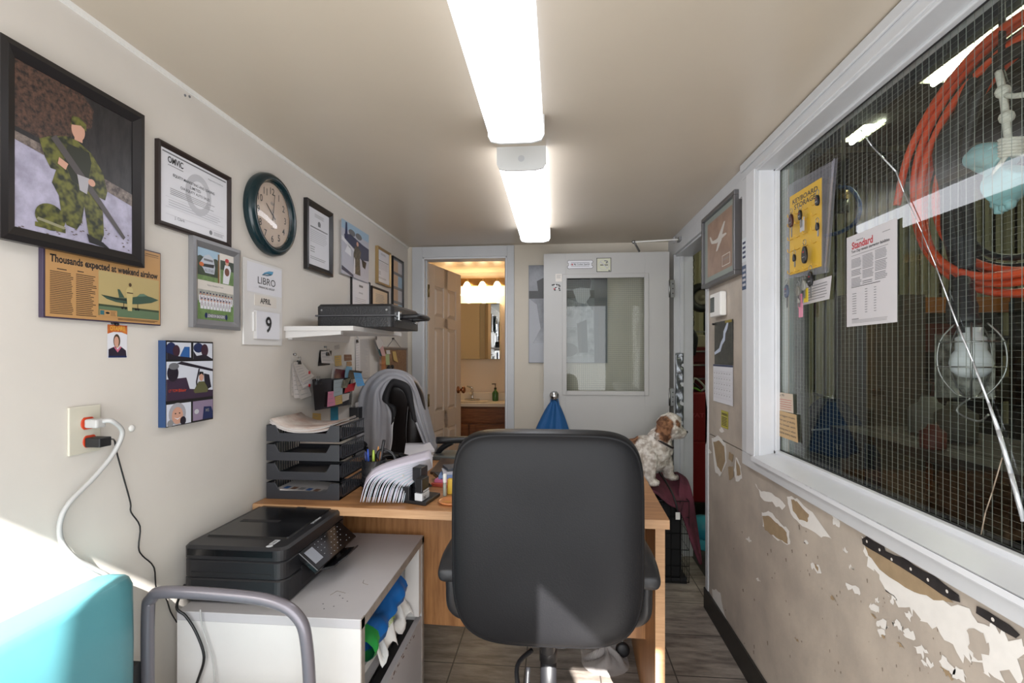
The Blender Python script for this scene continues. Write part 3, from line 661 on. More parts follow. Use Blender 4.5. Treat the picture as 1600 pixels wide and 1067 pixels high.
# white appliance, orange upright, dark shelving
a = atY(1322, 640, 4.3); b = atY(1376, 700, 4.3)
t = thing('workshop_cabinet', (a.x, 4.5, 0), 'off white metal cabinet in the workshop behind the navy coat', 'cabinet')
M().box((a.x, 4.3, 0), (b.x, 4.75, a.z), mk('dingy enamel', '#8a8c84', .5)).build('body', t, bevel=.01)
M().box((a.x + .02, 4.29, .1), (b.x - .02, 4.3, a.z - .12), mk('dingy enamel door', '#95978e', .5)).build('cabinet_door', t, bevel=.003)
a = atY(1357, 500, 4.2); b = atY(1373, 500, 4.2); M().box((a.x, 4.2, 0), (b.x, 4.26, 1.72), mk('orange rack steel', '#a0612a', .5)).box((b.x, 4.2, 1.63), (b.x + 1.3, 4.26, 1.75), mk('orange rack steel', '#a0612a', .5)).build('rack_upright', None, 'orange steel rack upright and crossbeam in the workshop', 'rack')
rnd = random.Random(11)
cl = ['#2b2d2c', '#5a2420', '#3c3f45', '#6d5520', '#4a463c', '#26303c', '#6a6a62', '#7c3a1c', '#343028']
def box_shelf(x0, x1, y0, y1, levels, label):
    t = thing('storage_shelf', ((x0 + x1) / 2, (y0 + y1) / 2, 0), label, 'shelf', 'dark shelving in the workshop')
    m = mk('dark shelf steel', '#232323', .6)
    for x in (x0, x1 - .04):
        for y in (y0, y1 - .04): M().box((x, y, 0), (x + .04, y + .04, levels[-1] + .45), m).build('upright', t)
    for z in levels: M().box((x0, y0, z - .03), (x1, y1, z), m).build('shelf_board', t)
    M().box((x0, y1, 0), (x1, y1 + .01, levels[-1] + .4), m).build('back_panel', t)
    n = 0
    for z in levels:
        x = x0 + .06
        while x < x1 - .25:
            wd_ = rnd.uniform(.1, .3); h_ = rnd.uniform(.1, .28); c = rnd.choice(cl); mm = mk('bin ' + c, c, .6); n += 1
            f = M(); k = rnd.random()
            if k < .45:
                f.hexa([(x+.01, y0+.04, z), (x+wd_-.01, y0+.04, z), (x+wd_-.01, y0+.3, z), (x+.01, y0+.3, z)], [(x, y0+.02, z+h_), (x+wd_, y0+.02, z+h_), (x+wd_, y0+.32, z+h_), (x, y0+.32, z+h_)], mm)
                kind, what = 'storage_bin', 'bin'
            elif k < .75:
                f.at((x + wd_/2, y0 + .18, z)).lathe([(wd_*.4,0),(wd_*.42,.01),(wd_*.42,h_*.85),(wd_*.36,h_*.9),(wd_*.2,h_)], mm, 16); kind, what = 'paint_can', 'can'
            else:
                f.at((x + wd_/2, y0 + .18, z)).lathe([(wd_*.3,0),(wd_*.34,.02),(wd_*.34,h_*.6),(wd_*.1,h_*.8),(wd_*.1,h_)], mm, 14); kind, what = 'oil_bottle', 'bottle'
            nm = {'#2b2d2c': 'black', '#5a2420': 'dark red', '#3c3f45': 'slate', '#6d5520': 'mustard', '#4a463c': 'olive', '#26303c': 'navy', '#6a6a62': 'grey', '#7c3a1c': 'rust coloured', '#343028': 'brown'}[c]
            f.build(kind, None, '%s %s kept on the dim workshop shelving behind the wired glass' % (nm, what), what, 'dim stores on the workshop shelving')
            x += wd_ + rnd.uniform(.01, .08)
box_shelf(2.75, 3.95, 4.4, 4.85, [.15, .55, .95, 1.32], 'dark steel shelving unit crammed with bins behind the orange rack')
box_shelf(3.0, 4.2, 3.15, 3.6, [.15, .55, .95, 1.25], 'dark steel shelving unit crammed with bins deep behind the taped crack')
# workbench near the window bottom
t = thing('workbench', (2.5, 2.3, 0), 'long dark wooden workbench in the workshop just below the glass', 'workbench')
m_bench = mk('oily bench wood', '#3d2c20', .6, col2='#1f1814', vs=7, stretch=(8, 1, 1))
for i in range(4): M().box((1.5 + i * .15, .6, .87), (1.64 + i * .15, 2.9, .91), m_bench).build('bench_plank', t)
for x in (1.53, 2.02):
    for y in (.7, 2.8): M().box((x, y - .04, 0), (x + .07, y + .04, .87), m_bench).build('leg', t)
for i in range(9):
    y = .9 + i * .22; x = rnd.uniform(1.55, 1.95); c = rnd.choice(cl); mm = mk('bin ' + c, c, .6); f = M(); s = rnd.uniform(.04, .08)
    nm = {'#2b2d2c': 'black', '#5a2420': 'dark red', '#3c3f45': 'slate', '#6d5520': 'mustard', '#4a463c': 'olive', '#26303c': 'navy', '#6a6a62': 'grey', '#7c3a1c': 'rust coloured', '#343028': 'brown'}[c]
    f.at((x, y, .911)).lathe([(s,0),(s*1.05,.01),(s*1.05,s*1.6),(s*.5,s*2),(s*.4,s*2.3)], mm, 14); f.build('shop_can', None, '%s can standing on the oily workbench below the window' % nm, 'can', 'cans on the oily workbench')
# seen through the doorway: red tool chest, wheel, chains
m_red = mk('red tool chest enamel', '#8a1f22', .35, var=.1)
t = thing('tool_chest', (1.3, 4.4, .1), 'tall red tool chest seen through the open doorway', 'tool chest')
M().box((.93, 4.1, .12), (1.75, 4.6, 1.0), m_red).build('body', t, bevel=.008)
M().box((.94, 4.09, .13), (1.74, 4.1, .6), m_red).build('lower_panel', t, bevel=.004)
M().box((.94, 4.09, .615), (1.74, 4.1, .99), m_red).build('upper_panel', t, bevel=.004)
M().frame((1.0, 4.088, .8), (1, 0, 0), (0, 0, 1), (0, -1, 0)).text('WATERLOO', .03, .0, .36, .035, 0, mk('faded red lettering', '#b5464a', .5), .01).build('lettering', t)
for x in (.97, 1.66): M().cyl((x, 4.15, .06), (x + .05, 4.15, .06), .058, m_black, 16).build('caster', t)
t = thing('red_drawer_cabinet', (1.3, 4.45, 1.0), 'dark red drawer cabinet with chrome trims standing on the tool chest', 'drawer cabinet')
M().box((.95, 4.15, 1.0), (1.7, 4.55, 1.36), mk('dark red enamel', '#5d1517', .35)).build('body', t, bevel=.005)
for z in (1.02, 1.13, 1.24):
    d = M().box((.96, 4.14, z), (1.69, 4.15, z + .095), mk('dark red enamel', '#5d1517', .35)).build('drawer', t, bevel=.002)
    M().box((.97, 4.125, z + .08), (1.68, 4.14, z + .092), m_chrome).build('drawer_pull', d)
t = thing('dolly_wheel', tuple(atY(1096, 465, 4.0)), 'black rubber tyred wheel hung on the workshop wall by the doorway', 'wheel')
c = atY(1096, 465, 4.0); f = M().frame((c.x, 4.0, c.z), (1, 0, 0), (0, 0, 1), (0, -1, 0))
f.rings([[((.085 + .03*math.cos(b)) * math.cos(a), (.085 + .03*math.cos(b)) * math.sin(a), .035*math.sin(b)) for b in [2*PI*j/10 for j in range(10)]] for a in [2*PI*i/30 for i in range(30)]], m_bhose, loop=True); f.build('tyre', t)
f = M().frame((c.x, 4.0, c.z), (1, 0, 0), (0, 0, 1), (0, -1, 0)); f.lathe([(.062,-.01),(.06,.012),(.045,.014),(.03,.004),(.02,.006),(.018,.03),(.001,.03)], mk('cream hub', '#8d8672', .5), 20); f.build('hub', t)
f = M(); f.box((XW, 4.03, c.z - .01), (c.x + .01, 4.06, c.z + .01), m_steel); f.build('bracket', t)
t = thing('cream_toolbox', (1.15, 4.3, 1.36), 'small cream toolbox lying on the red drawer cabinet', 'toolbox')
M().box((1.0, 4.2, 1.361), (1.35, 4.4, 1.46), mk('cream metal', '#a39a80', .5)).build('body', t, bevel=.008)
f = M(); f.tube([(1.1, 4.3, 1.46), (1.1, 4.3, 1.49), (1.25, 4.3, 1.49), (1.25, 4.3, 1.46)], .006, m_steel, 6); f.build('handle', t)
p = atY(1083, 480, 3.75); f = M()
for k in range(26):
    z = 1.99 - k * .026; f.at((p.x, 3.75, z), (0, 0, PI / 2 * (k % 2))).rings([[((.007+.002*math.cos(b))*math.cos(a), .002*math.sin(b), (.017+.002*math.cos(b))*math.sin(a)) for b in [2*PI*j/5 for j in range(5)]] for a in [2*PI*i/10 for i in range(10)]], m_bhose, loop=True)
f.reset(); f.cyl((p.x, 3.75, 2.0), (p.x, 3.75, SH - .001), .003, m_bhose, 6); f.build('hanging_chain', None, 'dark steel chain hanging beyond the open doorway', 'chain')
p = atY(1083, 510, 3.8); f = M(); q = catmull([(p.x - .01, 3.8, SH - .01), (p.x - .02, 3.8, 2.4), (p.x - .02, 3.8, 1.62), (p.x - .04, 3.8, 1.5), (p.x, 3.8, 1.42), (p.x - .02, 3.8, 1.3)], 4); f.tube(q, [.008]*9 + [.035]*(len(q)-9), m_bhose, 10); f.build('black_hose_loop', None, 'thick black hose end hanging behind the chain in the doorway', 'hose')
f = M()
for k in range(3): f.tube(catmull([(.98 + .05*k, 4.12, 1.009), (1.0 + .05*k, 4.115, 1.07 + .02*k), (1.08 + .05*k, 4.12, 1.04), (1.15, 4.12, 1.009)], 5), .009, mk(('green cable', 'black hose rubber', 'pale cable')[k], ('#6fae3c', '#222325', '#a8a89c')[k], .4), 6)
f.build('cable_bundle', None, 'loose green and black cables draped over the red tool chest', 'cable')
t = thing('blue_pet_bowl', tuple(atZ(1097, 850, .0)), 'turquoise plastic pet bowl on the floor beyond the doorway', 'pet bowl')
c = atZ(1106, 850, 0); m_tq = mk('turquoise plastic', '#3fa9c4', .3)
M().at((c.x, c.y, -.004)).lathe([(.13,0),(.125,.01),(.1,.055),(.085,.055),(.075,.02),(.001,.02)], m_tq, 26).build('bowl', t)
M().at((c.x, c.y + .03, -.004)).rings([[(.1*math.cos(a)*s, .1*math.sin(a)*s+.06, z) for a in [2*PI*k/20 for k in range(20)]] for s, z in ((.9,.02),(.9,.12),(.6,.16),(.1,.17))], m_tq).build('water_hopper', t)
# ---------------------------------------------------------------- furniture materials
m_leath = mk('black leatherette', '#19191b', .38, bump=.05, bs=260, spec=.16)
m_leath2 = mk('worn brown black leather', '#221b19', .3, bump=.2, bs=14)
m_plast = mk('black moulded plastic', '#1c1c1f', .45)
m_desk = mk('golden oak laminate', '#b98658', .38, col2='#996a43', vs=5, stretch=(1, 9, 9), detail=7)
m_deskv = mk('oak laminate vertical grain', '#a9794c', .4, col2='#875b35', vs=6, stretch=(12, 12, 1), detail=7)
m_deske = mk('oak edge band', '#c39a72', .45, col2='#b08760', vs=6, stretch=(1, 20, 20))
def sup(a, bt, bb, n, et=4.5, eb=3.2):
    out = []
    for k in range(n):
        t = 2 * PI * k / n; c, q = math.cos(t), math.sin(t); b, e = (bt, et) if q > 0 else (bb, eb)
        out.append((a * (abs(c) ** (2 / e)) * (1 if c > 0 else -1), b * (abs(q) ** (2 / e)) * (1 if q > 0 else -1)))
    return out
def pad_rings(f, prof, a, bt, bb, mat, n=56, et=4.5, eb=3.2, caps=True):
    f.rings([[(x, z, y) for x, z in sup(a - i, bt - i, bb - i, n, et, eb)] for y, i in prof], mat, caps=caps)
# ---------------------------------------------------------------- big black office chair seen from behind
cx = -.026
t = thing('office_chair', (cx, 1.55, 0), 'large black leatherette office chair seen from behind in the middle of the room', 'office chair')
f = M().frame((cx, 1.262, .82), (1, 0, 0), (0, 0, 1), (0, 1, 0))
prof = [(-.004, .19), (-.009, .12), (-.010, .06), (-.004, .025), (.002, .012), (.006, .009), (.004, .006), (.012, .002), (.03, 0), (.06, -.002), (.09, .004), (.108, .02), (.118, .05), (.12, .1), (.118, .2)]
pad_rings(f, prof, .248, .283, .268, m_leath, et=6, eb=4.2); f.build('backrest', t, sub=1)
f = M().frame((cx, 1.67, .505), (1, 0, 0), (0, 1, 0), (0, 0, 1))
pad_rings(f, [(-.05, .1), (-.055, .03), (-.04, .005), (0, 0), (.035, .01), (.05, .04), (.055, .12)], .25, .24, .24, m_leath); f.build('seat', t, sub=1)
f = M(); f.hexa([(cx-.05,1.50,.42),(cx+.05,1.50,.42),(cx+.05,1.74,.41),(cx-.05,1.74,.41)], [(cx-.05,1.50,.45),(cx+.05,1.50,.45),(cx+.05,1.74,.45),(cx-.05,1.74,.45)], m_plast)
f.tube([(cx, 1.52, .435), (cx, 1.42, .47), (cx, 1.384, .55), (cx, 1.384, .7)], .024, m_plast, 8); f.build('tilt_mechanism', t)
f = M(); f.cyl((cx, 1.56, .30), (cx, 1.56, .42), .019, m_steel); f.cyl((cx, 1.56, .12), (cx, 1.56, .36), .025, m_plast); f.cyl((cx, 1.56, .35), (cx, 1.56, .418), .028, m_plast)
f.at().build('gas_lift', t)
f = M(); f.tube(catmull([(cx - .05, 1.52, .40), (cx - .09, 1.46, .385), (cx - .075, 1.40, .33), (cx - .065, 1.44, .27), (cx - .06, 1.5, .36)], 5), .007, m_plast, 8); f.build('tilt_lever', t)
for k in range(5):
    a = 2 * PI * k / 5 + .3; d = Vector((math.cos(a), math.sin(a), 0)); o = Vector((cx, 1.56, 0))
    f = M(); f.tube([o + Vector((0, 0, .13)), o + d * .15 + Vector((0, 0, .115)), o + d * .29 + Vector((0, 0, .075))], [.032, .024, .018], m_plast, 8); f.build('base_arm', t)
    p = o + d * .29; q = Vector((-d.y, d.x, 0))
    f = M(); f.cyl(p - q * .024 + Vector((0, 0, .027)), p - q * .006 + Vector((0, 0, .027)), .027, m_plast, 14); f.cyl(p + q * .006 + Vector((0, 0, .027)), p + q * .024 + Vector((0, 0, .027)), .027, m_plast, 14); f.cyl(p + Vector((0, 0, .03)), p + Vector((0, 0, .075)), .006, m_steel, 8); f.cyl(p - q * .024 + Vector((0, 0, .03)), p + q * .024 + Vector((0, 0, .03)), .01, m_plast, 10); f.build('caster', t)
for s in (-1, 1):
    x = cx + s * .272
    f = M(); P = catmull([(x, 1.345, .69), (x, 1.40, .722), (x, 1.52, .73), (x, 1.66, .728)], 5); R_ = []
    for i, p in enumerate(P):
        v = i / (len(P) - 1); w_ = .03 * (1 - .45 * v ** 2) * (1 if i else .75); h_ = .017
        R_.append([(p.x + w_ * c * abs(c) ** -.3 if abs(c) > 1e-6 else p.x, p.y, p.z + h_ * q * (abs(q) ** -.3 if abs(q) > 1e-6 else 1)) for c, q in [(math.cos(2*PI*k/16), math.sin(2*PI*k/16)) for k in range(16)]])
    f.rings(R_, m_plast); f.build('armrest', t, sub=1)
    f = M(); P = catmull([(x, 1.39, .705), (x - s * .004, 1.385, .65), (x - s * .008, 1.39, .59), (x - s * .04, 1.42, .555), (x - s * .1, 1.50, .52)], 5); f.tube(P, .017, m_plast, 10)
    f.tube(catmull([(x, 1.62, .715), (x, 1.62, .64), (x - s * .02, 1.58, .56), (x - s * .1, 1.52, .52)], 5), .013, m_plast, 10); f.build('arm_bracket', t)
# ---------------------------------------------------------------- desk
DA = -.035
t = thing('office_desk', (-.35, 2.0, 0), 'wide golden oak laminate desk across the room behind the black chair', 'desk')
def DF(f): return f.at((.35, 1.59, 0), (0, 0, DA))           # local: x to the left is negative, y away
DW = 1.398; DD = .78; DT = .785
f = DF(M()); f.box((-DW, .002, .755), (0, DD, DT), m_desk); f.build('desktop', t, bevel=.0015)
f = DF(M()); f.box((-DW, -.001, .756), (-.0005, .002, .784), m_deske); f.build('edge_band', t)
f = DF(M()); f.box((-.037, .045, 0), (-.007, DD - .03, .755), m_deskv); f.box((-.037, .043, 0), (-.007, .045, .755), m_deske); f.build('side_panel', t)
f = DF(M()); f.box((-DW + .003, .045, 0), (-DW + .030, DD - .03, .755), m_deskv); f.build('side_panel', t)
f = DF(M()); f.box((-DW + .037, .27, .26), (-.037, .286, .755), m_deskv); f.build('modesty_panel', t)
# ---------------------------------------------------------------- white side cabinet
m_wc = mk('chipped white melamine', '#d6d3d0', .4, var=.06, vs=5, bump=.04, bs=20)
m_wct = mk('dusty white cabinet top', '#b9b6b8', .4, var=.08, vs=4)
m_wedge = mk('worn grey beige edge', '#9c938b', .5, var=.3, vs=30)
m_rust = mk('rusty chip', '#5e4236', .8)
CX0, CX1, CY0, CY1, CZ = -1.005, -.5, 1.24, 1.845, .62
t = thing('white_cabinet', ((CX0 + CX1) / 2, 1.55, 0), 'chipped white side cabinet under the printer, open on its right side', 'cabinet')
M().box((CX0, CY0, CZ - .025), (CX1, CY1, CZ), m_wct).build('cabinet_top', t, bevel=.002)
f = M().box((CX0, CY0 + .002, 0), (CX1 - .002, CY0 + .02, CZ - .025), m_wc).build('side_panel', t)
M().box((CX0, CY1 - .02, 0), (CX1 - .002, CY1, CZ - .025), m_wc).box((CX1-.055, CY1-.055, .34), (CX1-.003, CY1-.02, CZ-.025), m_wc).build('side_panel', t)
M().box((CX0, CY0 + .02, 0), (CX0 + .015, CY1 - .02, CZ - .025), m_wc).build('back_panel', t)
f = M().box((CX1 - .002, CY0 + .002, 0), (CX1 + .001, CY0 + .024, CZ), m_wedge).box((CX1 - .002, CY1 - .022, 0), (CX1 + .001, CY1, CZ), m_wedge).box((CX1 - .002, CY0, CZ - .027), (CX1 + .001, CY1, CZ - .002), m_wedge).build('edge_strip', t)
M().box((CX0 + .015, CY0 + .02, .32), (CX1 - .06, CY1 - .02, .335), m_wct).build('shelf', t)
f = M().box((CX1 - .022, CY0 + .024, .02), (CX1 - .002, CY1 - .022, .325), m_wct)
f.box((CX1 - .06, CY0 + .024, .30), (CX1 - .022, CY1 - .022, .31), m_black); rnd = random.Random(9)
for i in range(34):
    y = rnd.uniform(CY0 + .05, CY1 - .12); s = rnd.uniform(.002, .006); z = rnd.uniform(.306, .326)
    f.box((CX1 - .0022, y - s, z - s * .8), (CX1 - .0014, y + s, z), m_rust)
f.build('lower_panel', t)
f = M()
for x, y in ((-.62,1.285),(-.6,1.30),(-.635,1.31),(-.595,1.345),(-.61,1.36),(-.575,1.33)): f.at((x, y, CZ)).ell(0, 0, .0022, .0022, .0004, m_black, 8)
f.reset(); 
for a, b in (((-.63,1.385),(-.60,1.375)),((-.63,1.385),(-.638,1.36)),((-.575,1.44),(-.555,1.43)),((-.575,1.44),(-.58,1.46))):
    f.tube([(a[0],a[1],CZ+.0002),(b[0],b[1],CZ+.0002)], .0007, m_scuff, 4)
f.build('screw_mark', t)
# cleaning-wipes style bag pushed inside
t = thing('wipes_packet', (-.6, 1.6, .336), 'blue and green plastic packet tucked inside the open white cabinet', 'packet')
m_bl = mk('blue foil print', '#1f63a8', .3); m_gr = mk('green foil print', '#2f9a48', .3)
f = M(); 
def bag(u, v):
    a = 2 * PI * v; y = 1.40 + .27 * u; w_ = .03 + .012 * math.sin(u * 9)
    return (-.57 + .02 * u + .045 * math.cos(a) + .006 * math.sin(y * 90), y, .44 + .07 * u + (w_ + .004 * math.sin(y * 70 + a * 3)) * math.sin(a))
f.grid(lambda u, v: bag(.18 + u * .82, v), 14, 12, m_bl); f.grid(lambda u, v: bag(u * .2, v), 4, 12, m_gr)
f.frame((-.5205, 1.50, .455), (0, 1, 0), (0, 0, 1), (1, 0, 0)); f.text('GREEN', 0, 0, .06, .018, .003, mk('lime print', '#a8d05a', .4), .02)
f.build('packet_body', t)
f = M(); f.grid(lambda u, v: (-.60 + .07 * u + .012 * math.sin(v * 21), 1.48 + .3 * v, .36 + .09 * u * (1 - u) * 4 * (.6 + .4 * math.sin(v * 13 + u * 5)) + .015 * math.sin(v * 31 + u * 11)), 12, 26, m_white); f.build('crumpled_sheet', t, solid=.001)
M().hexa([(-.68, 1.42, .3355), (-.58, 1.4, .3355), (-.57, 1.76, .3355), (-.68, 1.76, .3355)], [(-.68, 1.42, .345), (-.58, 1.4, .36), (-.57, 1.76, .352), (-.68, 1.76, .345)], m_white).build('paper_stack', None, 'loose white paper lying on the inner shelf of the open white cabinet', 'papers')
# ---------------------------------------------------------------- printer
m_pr = mk('printer black satin', '#1d1d20', .38); m_prg = mk('printer gloss black', '#141416', .18, var=.3, vs=5)
m_btn = mk('button legend', '#9a9ca0', .5); m_lcd = mk('printer screen', '#8f939c', .2); m_lab = mk('light print', '#c9ccd0', .5)
PX0, PX1, PY0, PY1, PZ = -1.03, -.73, 1.285, 1.68, .62
t = thing('inkjet_printer', (-.88, 1.48, .62), 'black multifunction inkjet printer on the white cabinet beside the left wall', 'printer')
def rbox(f, x0, y0, x1, y1, z0, z1, r, mat, n=6, top=0):
    def ring(i, z): 
        P = []
        for (cx_, cy_, a0) in ((x1 - r, y1 - r, 0), (x0 + r, y1 - r, 90), (x0 + r, y0 + r, 180), (x1 - r, y0 + r, 270)):
            for k in range(n + 1):
                a = math.radians(a0 + 90 * k / n); P.append((cx_ + (r - i) * math.cos(a), cy_ + (r - i) * math.sin(a), z))
        return P
    f.rings([ring(.002, z0), ring(0, z0 + .002), ring(0, z1 - .004 - top), ring(.004 + top, z1)], mat, smooth=False); return f
f = M(); rbox(f, PX0, PY0, PX1, PY1, PZ + .004, PZ + .068, .03, m_pr); f.build('base_body', t)
f = M(); rbox(f, PX0, PY0 + .001, PX1 - .001, PY1, PZ + .069, PZ + .118, .03, m_pr); f.box((PX0+.03, PY0-.0005, PZ+.082), (PX1-.04, PY0+.002, PZ+.085), m_black); f.build('middle_body', t)
f = M(); rbox(f, PX0, PY0, PX1, PY1, PZ + .119, PZ + .156, .03, m_pr, top=.003); f.box((PX0+.02, PY0-.0008, PZ+.13), (PX1-.035, PY0+.002, PZ+.147), m_prg); f.build('scanner_lid', t)
f = M(); rbox(f, PX0 + .02, PY0 + .07, PX1 - .03, PY1 - .025, PZ + .154, PZ + .160, .01, m_prg); f.box((PX0+.045, PY0+.19, PZ+.16), (PX1-.13, PY0+.21, PZ+.1608), m_black); f.box((PX1-.15, PY1-.06, PZ+.16), (PX1-.12, PY1-.04, PZ+.161), m_black); f.build('document_feeder', t)
f = M(); f.box((PX0 - .018, PY0 + .05, PZ + .02), (PX0, PY1 - .03, PZ + .11), m_pr); f.build('rear_cover', t, bevel=.004)
for x in (PX0 + .04, PX1 - .04):
    for y in (PY0 + .04, PY1 - .04): M().cyl((x, y, PZ), (x, y, PZ + .005), .012, m_black, 10).build('foot', t)
A = Vector((PX1 - .002, PY0 + .075, PZ + .118)); B_ = Vector((PX1 - .002, PY1 - .05, PZ + .118)); dn = Vector((.06, 0, -.05))
nrm = Vector((.05, 0, .06)).normalized()
f = M(); f.hexa([A + dn - nrm*.016, B_ + dn - nrm*.016, B_ - nrm*.016, A - nrm*.016], [A + dn, B_ + dn, B_, A], m_prg); cp = f.build('control_panel', t, bevel=.003)
f = M().frame(A + dn, (0, 1, 0), -dn.normalized(), nrm); f.rect(.012, .02, .06, .066, .0008, m_lcd); f.build('screen', cp)
f = M().frame(A + dn, (0, 1, 0), -dn.normalized(), nrm)
for i in range(8):
    for j in range(5):
        if (i * 7 + j * 3) % 5: u = .075 + i * .022; v = .012 + j * .0135; f.rect(u, v, u + .005, v + .002, .0008, m_btn)
f.build('button', cp)
f = M(); f.box((PX1 - .004, PY0 + .09, PZ + .02), (PX1 + .001, PY1 - .06, PZ + .075), m_black); f.build('paper_slot', t)
f = M(); f.hexa([(PX1, PY0+.13, PZ+.035), (PX1+.075, PY0+.14, PZ+.05), (PX1+.075, PY1-.11, PZ+.05), (PX1, PY1-.1, PZ+.035)], [(PX1, PY0+.13, PZ+.042), (PX1+.075, PY0+.14, PZ+.056), (PX1+.075, PY1-.11, PZ+.056), (PX1, PY1-.1, PZ+.042)], m_prg)
f.hexa([(PX1+.07, PY0+.16, PZ+.048), (PX1+.10, PY0+.17, PZ+.07), (PX1+.10, PY1-.14, PZ+.07), (PX1+.07, PY1-.12, PZ+.048)], [(PX1+.07, PY0+.16, PZ+.053), (PX1+.10, PY0+.17, PZ+.075), (PX1+.10, PY1-.14, PZ+.075), (PX1+.07, PY1-.12, PZ+.053)], m_prg); f.build('output_tray', t)
f = M().frame((PX1 - .022, PY0 + .20, PZ + .1566), (0, 1, 0), (-1, 0, 0), (0, 0, 1)); f.text('brother', 0, 0, .062, .012, .0004, m_lab, .015)
f.frame((PX1 - .045, PY0 + .025, PZ + .1566), (0, 1, 0), (-1, 0, 0), (0, 0, 1)); f.rect(.0, 0, .034, .016, .0006, m_lab); f.text('WiFi', .003, .003, .028, .013, .0009, m_black, .01); f.ell(-.012, .006, .009, .009, .0006, m_lab); f.build('lettering', t)
f = M(); f.box((PX1 + .0012, PY1 - .1, PZ + .03), (PX1 + .002, PY1 - .075, PZ + .085), m_lab); f.build('sticker', t)
# ---------------------------------------------------------------- teal armchair in the left foreground
m_teal = mk('teal vinyl', '#55919a', .4, bump=.05, bs=30, var=.06, vs=4)
m_tub = mk('grey oval tube', '#77737a', .3, metal=.3)
t = thing('teal_armchair', (-.75, .86, 0), 'teal vinyl armchair with grey tubular arms against the left wall, sunlit', 'armchair')
def tb(u, v):          # backrest shell: front face bulges, far end rounds away to the wall
    y = .62 + .49 * u; z = .50 + .31 * v
    return y, z
R_ = []
for i in range(15):
    u = i / 14; yy = .60 + .515 * u; e = max(0, (u - .80) / .2); dep = .095 * (1 - .9 * e ** 2.2); zt = .80 - .0 * u - .045 * e ** 3; zb = .47 + .05 * e ** 2
    if u == 0: dep *= .8
    r = .02; P = []
    x0 = -1.045; x1 = x0 + dep
    P = [(x0, yy, zb), (x1 - r * .7, yy, zb), (x1, yy, zb + r), (x1 + .006 * (1 - e), yy, (zb + zt) / 2), (x1, yy, zt - r), (x1 - r * .5, yy, zt - .004), (x1 - r, yy, zt), (x0 + .01, yy, zt), (x0, yy, zt - .01)]
    R_.append(P)
f = M(); f.rings(R_, m_teal, smooth=True); f.build('backrest', t, bevel=.004, seg=2)
f = M(); rbox(f, -1.0, .62, -.52, 1.09, .40, .47, .05, m_teal, top=.01); f.build('seat', t, bevel=.01)
for y in (1.135, .575):
    f = M(); P = catmull([(-.995, y, 0), (-.995, y, .4), (-.995, y, .66), (-.985, y, .705), (-.95, y, .722), (-.80, y, .722), (-.68, y, .712), (-.615, y, .68), (-.59, y, .61), (-.58, y, .4), (-.575, y, 0)], 6)
    f.tube(P, .0145, m_tub, 12); f.build('arm_frame', t)
    M().tube([(-.99, y, .40), (-.58, y, .40)], .012, m_tub, 8).build('side_rail', t)
f = M(); f.tube([(-.62, .575, .41), (-.62, 1.135, .41)], .012, m_tub, 8); f.build('cross_rail', t)
f = M(); f.tube([(-.97, .575, .41), (-.97, 1.135, .41)], .012, m_tub, 8); f.build('cross_rail', t)
f = M(); f.box((-1.03, 1.06, .44), (-1.0, 1.12, .56), m_plast); f.build('backrest_bracket', t)
# ---------------------------------------------------------------- rear office chair with jacket
t = thing('leather_chair', (-.80, 2.75, 0), 'dark leather office chair behind the desk with a grey jacket over its back', 'office chair')
f = M().frame((-.85, 2.55, .93), (math.cos(.15), math.sin(.15), 0), (0, 0, 1), (-math.sin(.15), math.cos(.15), 0))
pad_rings(f, [(-.02, .15), (-.035, .1), (-.045, .05), (-.03, .02), (0, 0), (.05, 0), (.07, .03), (.075, .1)], .165, .26, .33, m_leath2, 48, 3, 3); f.build('backrest', t, sub=1)
for dx in (-.08, .08):
    f = M().frame((-.84, 2.50, .9), (math.cos(.15), math.sin(.15), 0), (0, 0, 1), (-math.sin(.15), math.cos(.15), 0)); f.tube(catmull([(dx * 1.5, -.24, .0), (dx * .9, -.05, -.012), (dx, .15, 0)], 6), .006, m_leath2, 6); f.build('seam', t)
f = M().frame((-.78, 2.52, .50), (1, 0, 0), (0, 1, 0), (0, 0, 1)); pad_rings(f, [(-.05, .05), (-.04, .01), (0, 0), (.04, .01), (.055, .05), (.06, .12)], .25, .22, .22, m_leath2, 40); f.build('seat', t, sub=1)
M().cyl((-.78, 2.56, .1), (-.78, 2.56, .46), .026, m_plast).build('gas_lift', t)
M().box((-.84, 2.5, .42), (-.72, 2.78, .45), m_plast).box((-.83, 2.74, .43), (-.75, 2.78, .72), m_plast).build('tilt_mechanism', t)
for k in range(5):
    a = 2 * PI * k / 5; d = Vector((math.cos(a), math.sin(a), 0)); o = Vector((-.70, 2.70, 0)); o = Vector((-.74, 2.74, 0)) if 0 else Vector((-.72, 2.74, 0))
    o = Vector((-.70, 2.76, 0)); o.x, o.y = -.74, 2.72
    f = M(); f.tube([Vector((-.78, 2.56, .12)), Vector((-.78, 2.56, .11)) + d * .13, Vector((-.78, 2.56, .075)) + d * .25], [.03, .024, .018], m_plast, 8); f.build('base_arm', t)
    p = Vector((-.78, 2.56, .027)) + d * .245; q = Vector((-d.y, d.x, 0)); M().cyl(p - q * .02, p + q * .02, .026, m_plast, 14).cyl(p, p + Vector((0,0,.05)), .006, m_steel, 8).build('caster', t)
